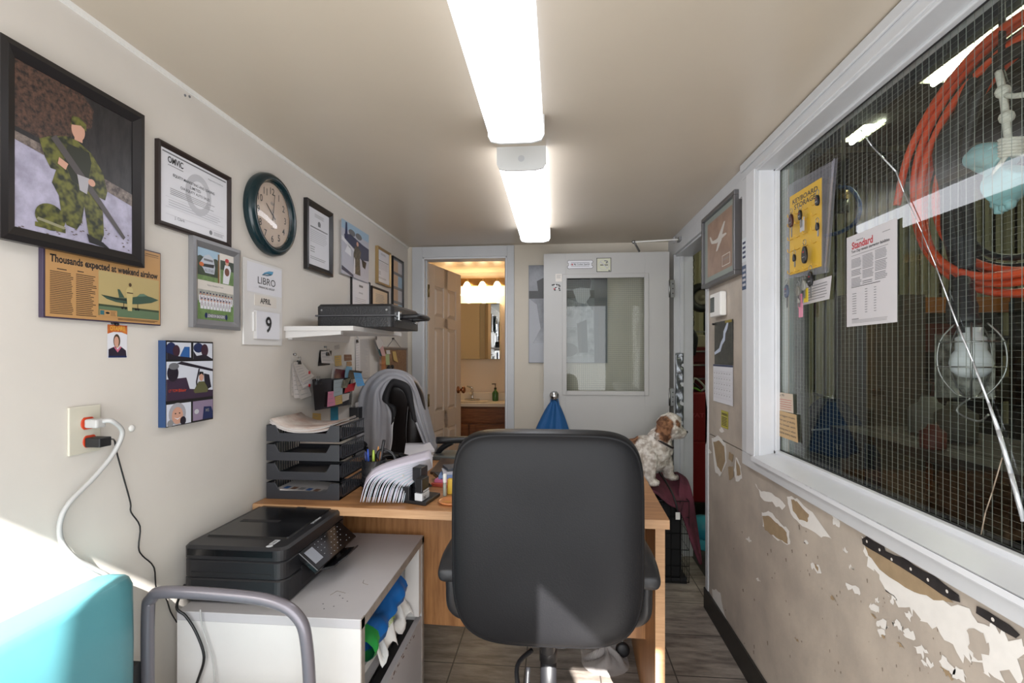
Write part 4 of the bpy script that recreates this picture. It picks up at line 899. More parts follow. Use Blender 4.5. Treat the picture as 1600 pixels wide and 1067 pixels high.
for px, s in ((0, 1), (1, -1)):
    if s == 1: a = atY(682, 688, 2.42); b = atY(742, 686, 2.52)
    else: a = Vector((-1.0, 2.42, .84)); b = Vector((-1.0, 2.6, .84))
    f = M(); R_ = []
    for i in range(9):
        v = i / 8; p = a.lerp(b, v); w_ = .035 * math.sqrt(max(.12, 1 - (2 * v - 1) ** 4)); dy = Vector((b.y - a.y, -(b.x - a.x), 0)).normalized()
        R_.append([p + dy * (w_ * math.cos(2*PI*k/14)) + Vector((0, 0, .017 * math.sin(2*PI*k/14))) for k in range(14)])
    f.rings(R_, m_plast); f.build('armrest', t)
    m_ = a.lerp(b, .55); f = M(); sx = -.55 if s == 1 else -1.0
    f.tube(catmull([m_ + Vector((-.03, 0, -.012)), Vector((sx - .05 * s, 2.48, .80)), Vector((sx - .1 * s, 2.52, .62)), Vector((-.78 + .2 * s, 2.54, .45))], 5), .014, m_plast, 8)
    f.tube(catmull([m_ + Vector((.02, 0, -.012)), Vector((sx + .06 * s, 2.5, .82)), Vector((sx + .03 * s, 2.52, .66)), Vector((-.78 + .2 * s, 2.55, .45))], 5), .011, m_chrome, 8); f.build('arm_bracket', t)
# grey jacket draped over that chair: sleeves, flaps, dark collar
m_jack = mk('grey nylon jacket', '#a09fa4', .65, bump=.6, bs=11, var=.1, vs=6); m_lin = mk('black fleece lining', '#18171a', .8)
t = thing('grey_jacket', tuple(atY(612, 640, 2.6)), 'grey jacket with black lining draped over the dark leather chair', 'jacket')
outer = [(553,724),(556,695),(557,655),(561,618),(572,597),(588,583),(606,577),(624,580),(640,592),(651,612),(659,640),(667,672),(677,712)]
inner = [(607,712),(611,690),(613,665),(612,645),(604,630),(600,622),(605,607),(614,600),(628,604),(636,618),(641,640),(652,668),(668,708)]
def cm(P): return [(p.x, p.y) for p in catmull([(a, b, 0) for a, b in P], 5)]
O, I = cm(outer), cm(inner); n = len(O) - 1
def jf(u, v):
    i = min(n, int(round(u * n))); a, b = O[i], I[i]; x = a[0] + (b[0] - a[0]) * v; y = a[1] + (b[1] - a[1]) * v
    side = 1 - math.exp(-abs(u - .5) * 5)
    fold = .02 * math.sin(v * 13 + u * 9) * side + .009 * math.sin(v * 27 + 3 * u)
    dep = 2.53 - .11 * math.sin(min(1, v * 1.15) * PI * .5) - fold
    return atY(x, y, dep)
f = M(); f.grid(jf, n, 16, m_jack); f.build('front_flap', t, solid=.006)
def jb(u, v):
    i = min(n, int(round(u * n))); a = O[i]; p = atY(a[0], a[1], 2.53); return (p.x * (1 - .0 * v) + (-.80 - p.x) * v * .12, 2.53 + .16 * math.sin(v * PI / 2), p.z + (1.16 - p.z) * v * .1 - .03 * v * v)
f = M(); f.grid(jb, n, 6, m_jack); f.build('back_panel', t, solid=.006)
f = M(); K = cm([(597,624),(606,634),(616,640)]) 
ci = cm([(612,664),(613,645),(607,628),(612,606),(620,604),(632,612),(640,634),(645,655)]); co = cm([(618,645),(616,634),(598,624),(610,596),(622,594),(640,604),(646,634),(650,660)])
f.grid(lambda u, v: atY(co[min(len(co)-1, int(round(u*(len(co)-1))))][0] * (1-v) + ci[min(len(co)-1, int(round(u*(len(co)-1))))][0] * v, co[min(len(co)-1, int(round(u*(len(co)-1))))][1] * (1-v) + ci[min(len(co)-1, int(round(u*(len(co)-1))))][1] * v, 2.40 - .02 * math.sin(v * PI)), len(co) - 1, 5, m_lin)
f.build('collar', t, solid=.008)
f = M(); f.tube([atY(x, y, 2.393) for x, y in cm([(600,627),(608,634),(616,642),(613,668),(612,690),(608,712)])], .003, mk('white zip', '#c9c9cc', .4), 6); f.build('zip', t)
# ---------------------------------------------------------------- helpers for flat things on walls
def nL(y0, z0, y1, z1, off=.001, X=XL):      # normalised frame on the left wall: (0,0) lower left .. (1,1) upper right
    return M().frame((X + off, y0, z0), (0, y1 - y0, 0), (0, 0, z1 - z0), (1, 0, 0))
def inkc(name, c, rough=.35, **k): return mk('print ' + name, c, rough, **k)
i_blk = inkc('black', '#1c1a1b'); i_gry = inkc('grey', '#8b8a8c'); i_lg = inkc('pale grey', '#bcbcc2'); i_wht = inkc('white', '#dcdce2'); i_wht2 = inkc('warm white', '#d8d2ca')
i_red = inkc('red', '#b5232b'); i_blu = inkc('blue', '#2f5f9e'); i_sky = inkc('sky', '#9db9cf'); i_snow = inkc('snow', '#b9b5cc', col2='#9a96ab', vs=30)
i_tree = inkc('winter trees', '#2f2b2c', col2='#151416', vs=55, stretch=(1, 1, .3)); i_rust = inkc('rusty leaves', '#614538', col2='#1a1718', vs=110)
i_camo = inkc('camouflage', '#6a6a2e', col2='#1f2415', vs=70, detail=1); i_skin = inkc('skin', '#c99a85'); i_news = inkc('newsprint', '#b98e5b'); i_newsink = inkc('newsprint ink', '#5c4430')
i_nsky = inkc('newsprint sky', '#b3a06e'); i_jet = inkc('jet green', '#3d5346'); i_tar = inkc('tarmac', '#5f7458'); i_grass = inkc('grass', '#75915a', col2='#5f7a48', vs=60); i_dgreen = inkc('dark foliage', '#38452e', col2='#1f2a1c', vs=60)
i_gry2 = inkc('mid grey', '#6d6e72'); i_dblu = inkc('navy', '#1f2b55'); i_org = inkc('orange', '#c9672a')
f_black = mk('black wooden frame', '#1b1819', .35); f_brown = mk('dark brown frame', '#2c2220', .35); f_silver = mk('silver frame', '#8f8f92', .35, metal=.5); f_gold = mk('pale gold frame', '#a58a5e', .35, metal=.4)
def frame_bars(f, y0, z0, y1, z1, b, d, mat, wall='L', X=XL, lip=.4):
    # mitred frame: four bevelled bars
    for (p, q, r, s_) in (((0,0),(1,0),(1-1,0),(0,0)),): pass
    W_, H_ = y1 - y0, z1 - z0; f.frame(*( UL((X, y0, z0)) if wall == 'L' else UR((X, y0, z0)) if wall == 'R' else UB((y0, X, z0))))
    o = [(0,0),(W_,0),(W_,H_),(0,H_)]; i = [(b,b),(W_-b,b),(W_-b,H_-b),(b,H_-b)]; m_ = [(b*lip,b*lip),(W_-b*lip,b*lip),(W_-b*lip,H_-b*lip),(b*lip,H_-b*lip)]
    for k in range(4):
        j = (k + 1) % 4
        vs = [(o[k][0],o[k][1],.001),(o[j][0],o[j][1],.001),(o[j][0],o[j][1],d*.9),(o[k][0],o[k][1],d*.9),(m_[k][0],m_[k][1],d),(m_[j][0],m_[j][1],d),(i[j][0],i[j][1],d*.55),(i[k][0],i[k][1],d*.55),(i[k][0],i[k][1],.001),(i[j][0],i[j][1],.001)]
        f.add(vs, [(0,1,2,3),(3,2,5,4),(4,5,6,7),(7,6,9,8)], mat)
    return f
def framed(name, y0, z0, y1, z1, b, d, mat, label, cat, art, mount=None, wall='L', X=XL):
    base = (X, (y0 + y1) / 2, z0) if wall != 'B' else ((y0 + y1) / 2, X, z0)
    t = thing(name, base, label, cat)
    frame_bars(M(), y0, z0, y1, z1, b, d, mat, wall, X).build('frame', t)
    if wall == 'L': f = M().frame((X + d * .45, y0 + b, z0 + b), (0, y1 - y0 - 2*b, 0), (0, 0, z1 - z0 - 2*b), (1, 0, 0))
    elif wall == 'R': f = M().frame((X - d * .45, y0 - b, z0 + b), (0, y1 - y0 + 2*b, 0), (0, 0, z1 - z0 - 2*b), (-1, 0, 0))
    art(f); f.build('print', t); return t
def body_lines(f, u0, v0, u1, v1, n, mat, w=.0006, seed=1, t=.35, rag=.2): f.lines(u0, v0, u1, v1, n, w, mat, t, rag, random.Random(seed))
# ---------------------------------------------------------------- big framed photograph of a kneeling soldier
def art_soldier(f):
    f.rect(0, 0, 1, 1, 0, i_snow); f.poly([(0,.56),(.3,.52),(.6,.50),(1,.44),(1,1),(0,1)], .0004, i_tree); f.poly([(0,.60),(.25,.58),(.40,.62),(.46,.75),(.60,.80),(.62,.93),(.52,1),(0,1)], .0006, i_rust)
    f.poly([(.0,.52),(.5,.45),(1,.36),(1,.45),(.5,.52),(0,.57)], .0007, inkc('snowy scrub', '#8d8078', col2='#463c3a', vs=80))
    X0 = f.X.copy(); f.X = f.X @ Matrix.Translation((-.06, 0, 0)) @ Matrix.Diagonal((1.06, 1.12, 1, 1))
    body = [(.22,.52),(.30,.56),(.42,.60),(.50,.60),(.62,.56),(.72,.47),(.76,.36),(.74,.30),(.66,.31),(.72,.22),(.73,.08),(.70,.02),(.60,.05),(.58,.13),(.56,.22),(.54,.12),(.50,.07),(.42,.08),(.38,.14),(.36,.24),(.31,.30),(.34,.38),(.30,.38),(.26,.43)]
    f.poly(body, .0009, i_camo); f.poly([(.43,.56),(.60,.56),(.62,.50),(.58,.33),(.46,.35),(.40,.45)], .0011, inkc('webbing', '#26291c'))
    f.ell(.51, .665, .055, .06, .0012, i_skin); f.poly([(.45,.68),(.46,.735),(.52,.745),(.575,.72),(.575,.68),(.53,.70)], .0013, i_camo); f.rect(.48, .60, .545, .63, .0011, i_skin)
    f.poly([(.30,.55),(.34,.58),(.62,.36),(.93,.10),(.91,.08),(.58,.33)], .0015, inkc('gun metal', '#4d4848')); f.poly([(.50,.40),(.60,.40),(.58,.30),(.52,.31)], .0016, inkc('magazine', '#a9a6ac'))
    f.poly([(.36,.46),(.43,.44),(.41,.40),(.35,.42)], .0017, i_skin); f.ell(.62, .38, .03, .022, .0017, i_skin)
    f.ell(.30, .10, .11, .075, .0012, i_camo); f.rect(.19, .03, .41, .055, .0013, i_camo); f.poly([(.20,.07),(.40,.05),(.41,.065),(.21,.085)], .0015, inkc('helmet band', '#8f8c70'))
    f.poly([(.58,.06),(.72,.03),(.78,-.0),(.74,.0),(.60,.01)], .0014, i_blk); rnd = random.Random(2)
    f.X = X0
    for k in range(40): x = rnd.random(); y = rnd.random() * .14; f.ell(x, y, .012, .004, .0008, inkc('dead grass', '#6b5f5e'), 6)
framed('framed_photograph', .836, 1.516, 1.160, 1.897, .029, .018, f_black, 'large black framed photograph of a kneeling person in camouflage uniform with a rifle in snow', 'framed photo', art_soldier, X=XL + .0135)
# ---------------------------------------------------------------- certificate
def art_cert(f):
    f.rect(0, 0, 1, 1, 0, i_wht); f.rect(.02, .95, .98, .97, .0004, i_gry2)
    f.ell(.53, .56, .2, .3, .0003, i_lg, 36); f.ell(.53, .56, .13, .2, .0007, i_wht, 30)
    f.text('OMVIC', .09, .83, .30, .92, .0008, i_blk, .02); f.rect(.09, .795, .30, .805, .0008, i_gry)
    f.text('Registration Certificate', .68, .86, .93, .885, .0008, i_gry2)
    f.text('EQUITY MARKETING AND LEASING', .16, .66, .78, .705, .0008, i_blk, .012); f.text('LIMITED', .40, .60, .56, .64, .0008, i_blk, .012); f.text('O/A EQUITY AUTO SALES', .26, .53, .70, .575, .0008, i_blk, .012)
    body_lines(f, .12, .40, .80, .50, 4, i_gry, .0008); 
    for v in (.36, .22, .12): f.rect(.06, v, .94, v + .004, .0007, i_lg)
    body_lines(f, .10, .24, .9, .34, 3, i_lg, .0008, 4); f.text('J. Clark', .18, .07, .32, .12, .0008, i_gry2); f.ell(.72, .07, .025, .035, .0008, i_gry2); body_lines(f, .77, .04, .95, .10, 3, i_gry, .0008)
framed('framed_certificate', 1.224, 1.643, 1.519, 1.869, .014, .014, f_brown, 'landscape dealer registration certificate in a thin dark frame, left of the wall clock', 'certificate', art_cert)
# ---------------------------------------------------------------- clock
t = thing('wall_clock', (XL, 1.741, 1.81), 'round wall clock with dark teal rim and cream dial', 'clock')
CF = lambda off=0: M().frame((XL + off, 1.741, 1.81), (0, 1, 0), (0, 0, 1), (1, 0, 0))
m_rim = mk('dark teal clock rim', '#0c262c', .22); f = CF()
f.rings([[(r * math.cos(2*PI*k/64), r * math.sin(2*PI*k/64), z) for k in range(64)] for r, z in ((.146,.001),(.149,.01),(.147,.025),(.138,.036),(.126,.038),(.118,.03),(.114,.02))], m_rim, caps=False); f.build('rim', t)
m_dial = mk('cream clock dial', '#cdb9a8', .45); f = CF(); f.ell(0, 0, .116, .116, .018, m_dial, 64)
for k in range(12):
    a = PI / 2 - 2 * PI * (k + 1) / 12; s = str(k + 1); r = .086; f.textc(s, r*math.cos(a), r*math.sin(a), .025, .0184, i_blk, .012)
for k in range(60):
    a = 2 * PI * k / 60; r = .106; f.ell(r*math.cos(a), r*math.sin(a), .0009, .0009, .0184, i_blk, 6)
f.ell(0, .042, .011, .006, .0184, i_gry2); f.ell(0, .042, .009, .0045, .0186, m_dial); f.rect(-.007, .040, .007, .043, .0188, i_gry2); f.rect(-.010, -.05, .010, -.048, .0184, i_gry2)
f.build('dial', t)
def hand(name, ang, ln, wd_, w, mat=i_blk):
    f = CF(); a = math.radians(90 - ang); c, q = math.cos(a), math.sin(a)
    f.prism([(-.02*c + wd_*q, -.02*q - wd_*c), (ln*c + wd_*.4*q, ln*q - wd_*.4*c), (ln*c - wd_*.4*q, ln*q + wd_*.4*c), (-.02*c - wd_*q, -.02*q + wd_*c)], w, w + .0008, mat); f.build(name, t)
hand('hour_hand', 308, .052, .0028, .020); hand('minute_hand', 8, .078, .002, .0215); hand('second_hand', 150, .04, .0007, .023, i_gry2)
f = CF(); f.rings([[(r * math.cos(2*PI*k/48), r * math.sin(2*PI*k/48), z) for k in range(48)] for r, z in ((.117,.028),(.09,.034),(.05,.038),(.01,.0395),(.001,.0395))], pane_mat('domed clock glass', '#ffffff', 1.2), caps=False); f.build('glass', t)
# ---------------------------------------------------------------- newspaper plaque
t = thing('newspaper_plaque', (XL, 1.09, 1.376), 'newspaper clipping plaque about a weekend airshow, tucked below the big black frame', 'plaque')
y0, z0, y1, z1 = .928, 1.376, 1.232, 1.568
f = M().box((XL + .001, y0, z0), (XL + .012, y1, z1), mk('plaque edge', '#3d3347', .4)); f.build('board', t, bevel=.001)
f = nL(y0 + .004, z0 + .003, y1 - .003, z1 - .003, .0125); f.rect(0, 0, 1, 1, 0, i_news)
f.text('A5 Friday', .02, .945, .12, .965, .0004, i_newsink, .01); f.text('Thousands expected at weekend airshow', .03, .585, .97, .70, .0004, i_blk, .03, slope=.02)
for v in (.93,): f.rect(.02, v, .98, v + .006, .0003, i_newsink)
f.rect(.84, .955, .98, .965, .0004, i_newsink)
body_lines(f, .03, .03, .20, .52, 24, i_newsink, .0004, 2, .45, .12); f.rect(.08, .54, .15, .55, .0004, i_blk); f.rect(.23, .55, .28, .56, .0004, i_blk); body_lines(f, .22, .03, .385, .53, 22, i_newsink, .0004, 3, .45, .3)
f.X = f.X @ Matrix.Diagonal((1, .88, 1, 1)); f.rect(.40, .07, .985, .70, .0003, i_nsky); f.rect(.40, .07, .985, .20, .0004, i_tar); f.poly([(.40,.20),(.985,.19),(.985,.22),(.40,.23)], .0005, inkc('dark horizon', '#3f4a36'))
f.poly([(.42,.36),(.56,.345),(.66,.36),(.80,.42),(.83,.435),(.90,.42),(.98,.39),(.90,.33),(.78,.29),(.66,.27),(.55,.28),(.47,.31)], .0007, i_jet)
f.poly([(.42,.36),(.55,.34),(.68,.34),(.68,.31),(.55,.315)], .0009, inkc('wing shade', '#26302a')); f.poly([(.58,.35),(.565,.47),(.585,.47),(.63,.36)], .0009, i_jet); f.poly([(.75,.40),(.78,.445),(.82,.455),(.86,.43),(.80,.41)], .001, inkc('canopy', '#5f7a66'))
for u in (.61, .64, .74, .765): f.ell(u, .205, .012, .02, .001, i_blk, 12)
for u in (.62, .755): f.rect(u, .21, u + .006, .29, .0009, i_blk)
m_pil = inkc('flight suit', '#bfae78'); f.poly([(.66,.17),(.70,.17),(.705,.34),(.71,.50),(.695,.53),(.66,.52),(.64,.46),(.65,.36)], .0012, m_pil); f.ell(.683, .56, .014, .028, .0013, inkc('hair', '#4d3b28')); f.rect(.65, .43, .71, .445, .0014, i_newsink)
f.rect(.405, .06, .56, .15, .0013, i_news); f.rect(.41, .08, .445, .14, .0015, inkc('teal box', '#3a6a70')); f.ell(.475, .11, .018, .015, .0015, i_blk); body_lines(f, .50, .07, .55, .14, 4, i_newsink, .0015)
body_lines(f, .57, .02, .98, .055, 2, i_newsink, .0004, 8, .5, .1); f.build('clipping', t)
# ---------------------------------------------------------------- trading card
a = L(167, 505); b = L(198, 559); f = nL(a.y, b.z, b.y, a.z, .001); t = thing('trading_card', (XL, (a.y + b.y) / 2, b.z), 'small sports trading card pinned below the newspaper plaque', 'card')
f.rect(0, 0, 1, 1, 0, i_wht); f.poly([(.0,.70),(.3,.76),(.7,.76),(1,.70),(1,.97),(0,.97)], .0003, inkc('fire red', '#a8412a', col2='#d9893a', vs=60)); f.text('OTAFIRE', .12, .80, .88, .93, .0006, inkc('yellow', '#e2b24a'), .02)
f.poly([(.05,.05),(.95,.05),(.93,.22),(.7,.32),(.5,.22),(.3,.32),(.05,.25)], .0005, inkc('jersey', '#2b2433')); f.poly([(.3,.32),(.5,.16),(.7,.32),(.62,.34),(.5,.24),(.38,.34)], .0007, inkc('pink trim', '#c76d86')); f.ell(.46, .50, .17, .2, .0006, inkc('hair', '#4d3b28')); f.ell(.44, .48, .12, .15, .0008, i_skin); f.rect(.36, .3, .54, .38, .0007, i_skin)
f.rect(.04, .01, .96, .06, .0008, i_dblu); f.build('card_face', t)
M().cyl((XL + .001, a.y + .022, a.z - .001), (XL + .008, a.y + .022, a.z - .001), .0035, m_black, 8).cyl((XL + .001, a.y + .012, a.z + .001), (XL + .008, a.y + .012, a.z + .001), .003, m_black, 8).build('push_pin', t)
# ---------------------------------------------------------------- canvas collage
t = thing('canvas_print', (XL, 1.318, 1.105), 'canvas collage of pilots and cockpits with a blue edge, left of the letter trays', 'canvas print')
y0, z0, y1, z1 = 1.236, 1.106, 1.419, 1.338
M().box((XL + .001, y0, z0), (XL + .022, y1, z1), mk('canvas blue edge', '#23406a', .5)).build('canvas', t)
f = nL(y0, z0, y1, z1, .0225); W_ = inkc('cloud white', '#cfd3dd'); Dk = inkc('cockpit dark', '#221c28'); Mv = inkc('mauve', '#8a7a92')
f.rect(0, 0, 1, 1, 0, i_blk); f.rect(.02, .78, .50, .98, .0003, W_); f.rect(.55, .78, .98, .98, .0003, W_); f.rect(.01, .30, .99, .755, .0003, W_); f.rect(.01, .01, .50, .26, .0003, W_); f.rect(.54, .02, .99, .26, .0003, Mv)
f.ell(.10, .90, .10, .08, .0005, i_dblu); f.ell(.20, .88, .07, .07, .0006, inkc('helmet brown', '#3d2230')); f.poly([(.27,.82),(.36,.93),(.47,.93),(.47,.80),(.30,.80)], .0006, i_blu); f.poly([(.02,.78),(.5,.78),(.5,.80),(.2,.82),(.02,.86)], .0007, Dk)
f.ell(.66, .92, .11, .06, .0005, i_dblu); f.ell(.80, .89, .08, .08, .0006, inkc('helmet brown', '#3d2230')); f.poly([(.55,.78),(.98,.78),(.80,.84),(.62,.82),(.55,.88)], .0007, Dk)
f.poly([(.01,.30),(.99,.35),(.99,.30)], .0006, Dk); f.poly([(.01,.55),(.40,.56),(.47,.42),(.99,.38),(.99,.30),(.01,.30)], .0007, inkc('fuselage plum', '#3b2a3e')); f.ell(.13, .62, .11, .1, .0008, Dk); f.ell(.15, .70, .10, .04, .0009, i_gry2)
f.poly([(.20,.73),(.99,.62),(.99,.65),(.30,.755)], .0008, Dk); f.poly([(.62,.38),(.60,.50),(.66,.66),(.69,.66),(.63,.50),(.65,.38)], .0009, Dk); f.poly([(.80,.38),(.78,.60),(.9,.58),(.95,.42)], .0009, Dk)
f.poly([(.55,.39),(.66,.50),(.78,.50),(.88,.40),(.86,.36),(.58,.36)], .001, inkc('flight suit green', '#5a5a3c')); f.ell(.72, .56, .05, .055, .0012, i_skin); f.poly([(.66,.57),(.68,.625),(.76,.62),(.775,.57),(.72,.60)], .0013, i_blk)
f.text('LT TOM', .05, .40, .22, .43, .0012, inkc('orange red', '#c5472c'), .01); f.text('Blair', .24, .395, .40, .43, .0012, inkc('orange red', '#c5472c'), .01)
f.ell(.22, .14, .17, .13, .0006, inkc('helmet grey', '#a4a2a8')); f.ell(.22, .12, .11, .10, .0008, i_skin); f.poly([(.15,.10),(.22,.07),(.29,.10),(.22,.085)], .001, i_wht); f.ell(.33, .05, .06, .05, .001, Dk); f.ell(.08, .04, .06, .04, .001, i_gry)
for u in (.18, .26): f.ell(u, .145, .015, .008, .001, i_blk, 8)
f.poly([(.75,.02),(.78,.18),(.95,.17),(.99,.10),(.99,.02)], .0006, i_dblu); f.text('MS', .82, .11, .90, .15, .0008, i_gry, .01); f.ell(.62, .13, .05, .03, .0006, i_lg)
f.build('photo_collage', t)
# ---------------------------------------------------------------- team photo frame
def art_team(f):
    f.rect(0, 0, 1, 1, 0, i_wht2); f.rect(0, .55, .59, 1, .0003, i_sky); f.rect(0, .55, .59, .80, .0004, i_dgreen); f.rect(0, .55, .59, .62, .0005, i_grass)
    for u in (.08,.2,.35,.48): f.ell(u, .82, .1, .07, .0005, i_dgreen)
    f.poly([(.05,.78),(.18,.90),(.30,.93),(.42,.88),(.46,.76),(.44,.66),(.20,.66),(.14,.72)], .0008, inkc('team logo pale', '#b9bfca')); f.poly([(.10,.78),(.44,.80),(.42,.75),(.12,.74)], .001, i_blk); f.rect(.16, .83, .40, .86, .0011, i_gry2); f.ell(.10, .77, .06, .03, .0011, i_org); f.text('ALL STARS', .18, .68, .42, .72, .0011, i_gry2, .01)
    f.rect(.54, .55, .585, .97, .0007, inkc('post', '#7d5a30')); f.rect(.60, .55, 1, 1, .0003, i_wht2); f.rect(.61, .55, 1, .88, .0004, i_grass); f.rect(.61, .76, 1, .90, .0005, i_dgreen)
    f.poly([(.68,.56),(.85,.56),(.92,.78),(.88,.84),(.74,.84),(.70,.74)], .0008, i_wht); f.ell(.80, .88, .05, .045, .0009, i_skin); f.ell(.80, .91, .055, .03, .001, i_red); f.ell(.80, .74, .07, .06, .001, inkc('glove', '#6d3f2c'))
    f.text('Select Baseball Team', .25, .485, .70, .505, .0006, i_gry); f.rect(0, 0, 1, .26, .0004, i_grass); f.rect(0, .26, 1, .42, .0004, inkc('bleached trees', '#8d8f86', col2='#b9b7ae', vs=40))
    for r, (n, v) in enumerate(((11, .27), (10, .19))):
        for k in range(n):
            u = .08 + k * .085 + r * .03; f.poly([(u-.035,v-.04),(u+.035,v-.04),(u+.04,v+.07),(u-.04,v+.07)], .0006 + r * .0003, i_wht); f.ell(u, v + .09, .02, .022, .0008 + r * .0003, i_skin, 10); f.rect(u - .006, v, u + .006, v + .06, .0008 + r * .0003, inkc('maroon', '#5d2633')); f.ell(u, v + .105, .02, .012, .0009 + r*.0003, i_dblu, 8)
    f.rect(.20, .03, .80, .09, .0008, i_gry2); f.text('LONDON BADGERS', .26, .04, .74, .08, .001, i_wht, .01); f.ell(.22, .06, .035, .04, .0011, i_dblu); f.ell(.78, .06, .035, .04, .0011, i_dblu)
framed('framed_photograph', 1.345, 1.379, 1.561, 1.643, .026, .018, f_silver, 'silver framed baseball team photo with players in two rows, left of the block calendar', 'framed photo', art_team)
# ---------------------------------------------------------------- block calendar
t = thing('perpetual_calendar', (XL, 1.708, 1.334), 'white block calendar board showing April 9, below the wall clock', 'calendar')
y0, z0, y1, z1 = 1.591, 1.334, 1.826, 1.629
m_cb = mk('white acrylic', '#d8d6d4', .3); M().box((XL + .001, y0, z0), (XL + .007, y1, z1), m_cb).build('board', t, bevel=.001)
f = nL(y0, z0, y1, z1, .0075); f.rect(.07, .62, .98, .97, 0, i_wht)
f.text('LIBRO', .33, .735, .80, .82, .0004, i_blk, .0); f.text('FINANCIAL GROUP', .36, .685, .77, .71, .0004, i_blk, .01)
f.poly([(.43,.845),(.50,.885),(.62,.915),(.74,.925),(.73,.90),(.68,.87),(.58,.85),(.50,.848)], .0004, inkc('leaf blue', '#4f93b8')); f.poly([(.43,.845),(.50,.87),(.60,.885),(.72,.885),(.66,.868),(.56,.85)], .0006, inkc('leaf deep blue', '#1d4f66')); f.poly([(.48,.855),(.56,.872),(.64,.875),(.56,.862)], .0008, i_wht); f.build('header_card', t)
M().frame((XL + .007, y0 + .25 * .235, z0 + .47 * .295), (0, 1, 0), (0, 0, 1), (1, 0, 0)).box((0, 0, 0), (.135, .038, .0012), i_wht2).text('APRIL', .032, .009, .098, .029, .0016, i_blk, .02).build('month_card', t)
f = M().frame((XL + .007, y0 + .25 * .235, z0 + .08 * .295), (0, 1, 0), (0, 0, 1), (1, 0, 0))
for k in range(6): f.box((-.004 + k * .0008, -.002, .0015 * k), (.14 + k * .0008, .098 - k * .0004, .0015 * k + .001), i_wht if k % 2 else i_wht2)
f.textc('9', .07, .05, .058, .0105, i_blk, .02); f.box((-.012, .025, .0), (.0, .09, .006), m_cb); f.build('day_cards', t)
# ---------------------------------------------------------------- further wall frames
def art_doc(seed, crest=True):
    def g(f):
        f.rect(0, 0, 1, 1, 0, i_wht); body_lines(f, .28, .86, .75, .93, 3, i_gry, .0004, seed)
        if crest: f.ell(.5, .77, .07, .045, .0005, i_gry2); f.rect(.44, .72, .56, .76, .0006, i_gry2)
        f.rect(.08, .66, .92, .68, .0005, i_gry2); body_lines(f, .08, .40, .9, .63, 7, i_lg, .0004, seed + 1); body_lines(f, .08, .22, .3, .34, 3, i_gry, .0004, seed); body_lines(f, .08, .1, .85, .16, 2, i_gry, .0004, seed)
    return g
framed('framed_licence', 2.0, 1.66, 2.243, 1.957, .026, .02, f_black, 'portrait licence document in a dark frame, right of the wall clock', 'framed document', art_doc(3))
a = L(586, 383.5); b = L(607, 450); framed('framed_certificate', a.y, b.z, b.y, a.z - .0, .014, .02, f_gold, 'pale certificate in a thin gold frame beyond the aircraft photograph', 'certificate', art_doc(6, False))
a = L(579, 446); b = L(605, 470); framed('framed_certificate', a.y, 1.56, b.y, a.z, .012, .012, f_brown, 'cream certificate in a dark frame, below the gold framed one', 'certificate', lambda f: (f.rect(0, 0, 1, 1, 0, inkc('cream paper', '#cdb9a0')), body_lines(f, .2, .3, .8, .8, 6, i_gry, .0004, 9)))
a = L(547, 431); b = L(575, 440); framed('framed_document', a.y, 1.50, b.y + .01, a.z + .002, .006, .012, f_black, 'white document in a thin black frame directly above the shelf case', 'framed document', lambda f: (f.rect(0, 0, 1, 1, 0, i_wht), f.rect(.40, .80, .62, .86, .0005, i_gry2), f.text('AWARD', .38, .62, .62, .66, .0005, i_gry2, .01), body_lines(f, .2, .35, .85, .5, 3, i_lg, .0004, 9)))
t = thing('multi_photo_frame', (XL, 3.21, 1.6), 'tall narrow frame of stacked photo windows nearest the back corner', 'framed photos')
a = L(611, 399); b = L(628, 408); z0 = 1.54; z1 = a.z; frame_bars(M(), a.y, z0, b.y, z1, .01, .016, f_black).build('frame', t)
f = nL(a.y + .01, z0 + .01, b.y - .01, z1 - .01, .008); f.rect(0, 0, 1, 1, 0, i_gry2)
for k in range(4): f.rect(.06, .02 + k * .25, .94, .22 + k * .25, .0005, i_lg if k % 2 else i_sky); f.rect(.06, .02 + k * .25, .5, .22 + k * .25, .0008, inkc('warm photo', '#c9a98a'))
f.build('print', t)
# aircraft photograph, unframed and curling off the wall
t = thing('aircraft_photograph', (XL, 2.54, 1.7), 'unframed photo print of a person standing by aircraft, curling off the wall above the case', 'photo print')
a = atX(535, 339, XL + .02); b = atX(575, 441, XL + .012); f = M().frame((XL + .016, a.y, b.z - .005), (0, b.y - a.y, 0), (0, 0, a.z - b.z), (1, 0, 0))
f.rect(0, 0, 1, 1, 0, inkc('pale ramp', '#b9bac6')); f.rect(0, .84, 1, 1, .0003, i_sky); f.poly([(.08,.74),(.3,.80),(.75,.72),(1,.70),(1,.45),(.7,.40),(.45,.55),(.1,.66)], .0005, inkc('aircraft dark blue', '#39405a')); f.poly([(0,.70),(.45,.52),(.48,.48),(.0,.62)], .0007, i_wht); f.poly([(.1,.66),(.13,.98),(.18,.98),(.2,.7)], .0006, i_dblu)
for u, v in ((.35,.84),(.6,.84)): f.ell(u, v, .12, .06, .0004, i_gry2)
f.poly([(.42,.08),(.66,.08),(.64,.40),(.68,.55),(.58,.64),(.46,.62),(.40,.45)], .0009, inkc('khaki', '#6d6656', col2='#2f2b28', vs=60)); f.ell(.55, .68, .04, .045, .001, i_skin); f.poly([(.4,.08),(.46,.08),(.46,.35),(.42,.40)], .0011, i_wht); f.poly([(.0,.15),(.4,.05),(.4,.0),(.0,.07)], .0006, inkc('aircraft dark blue', '#39405a')); f.poly([(.7,.42),(.9,.40),(.85,.25),(.75,.28)], .0007, i_blk); f.poly([(.1,.42),(.32,.38),(.3,.55),(.2,.58)], .0007, i_wht)
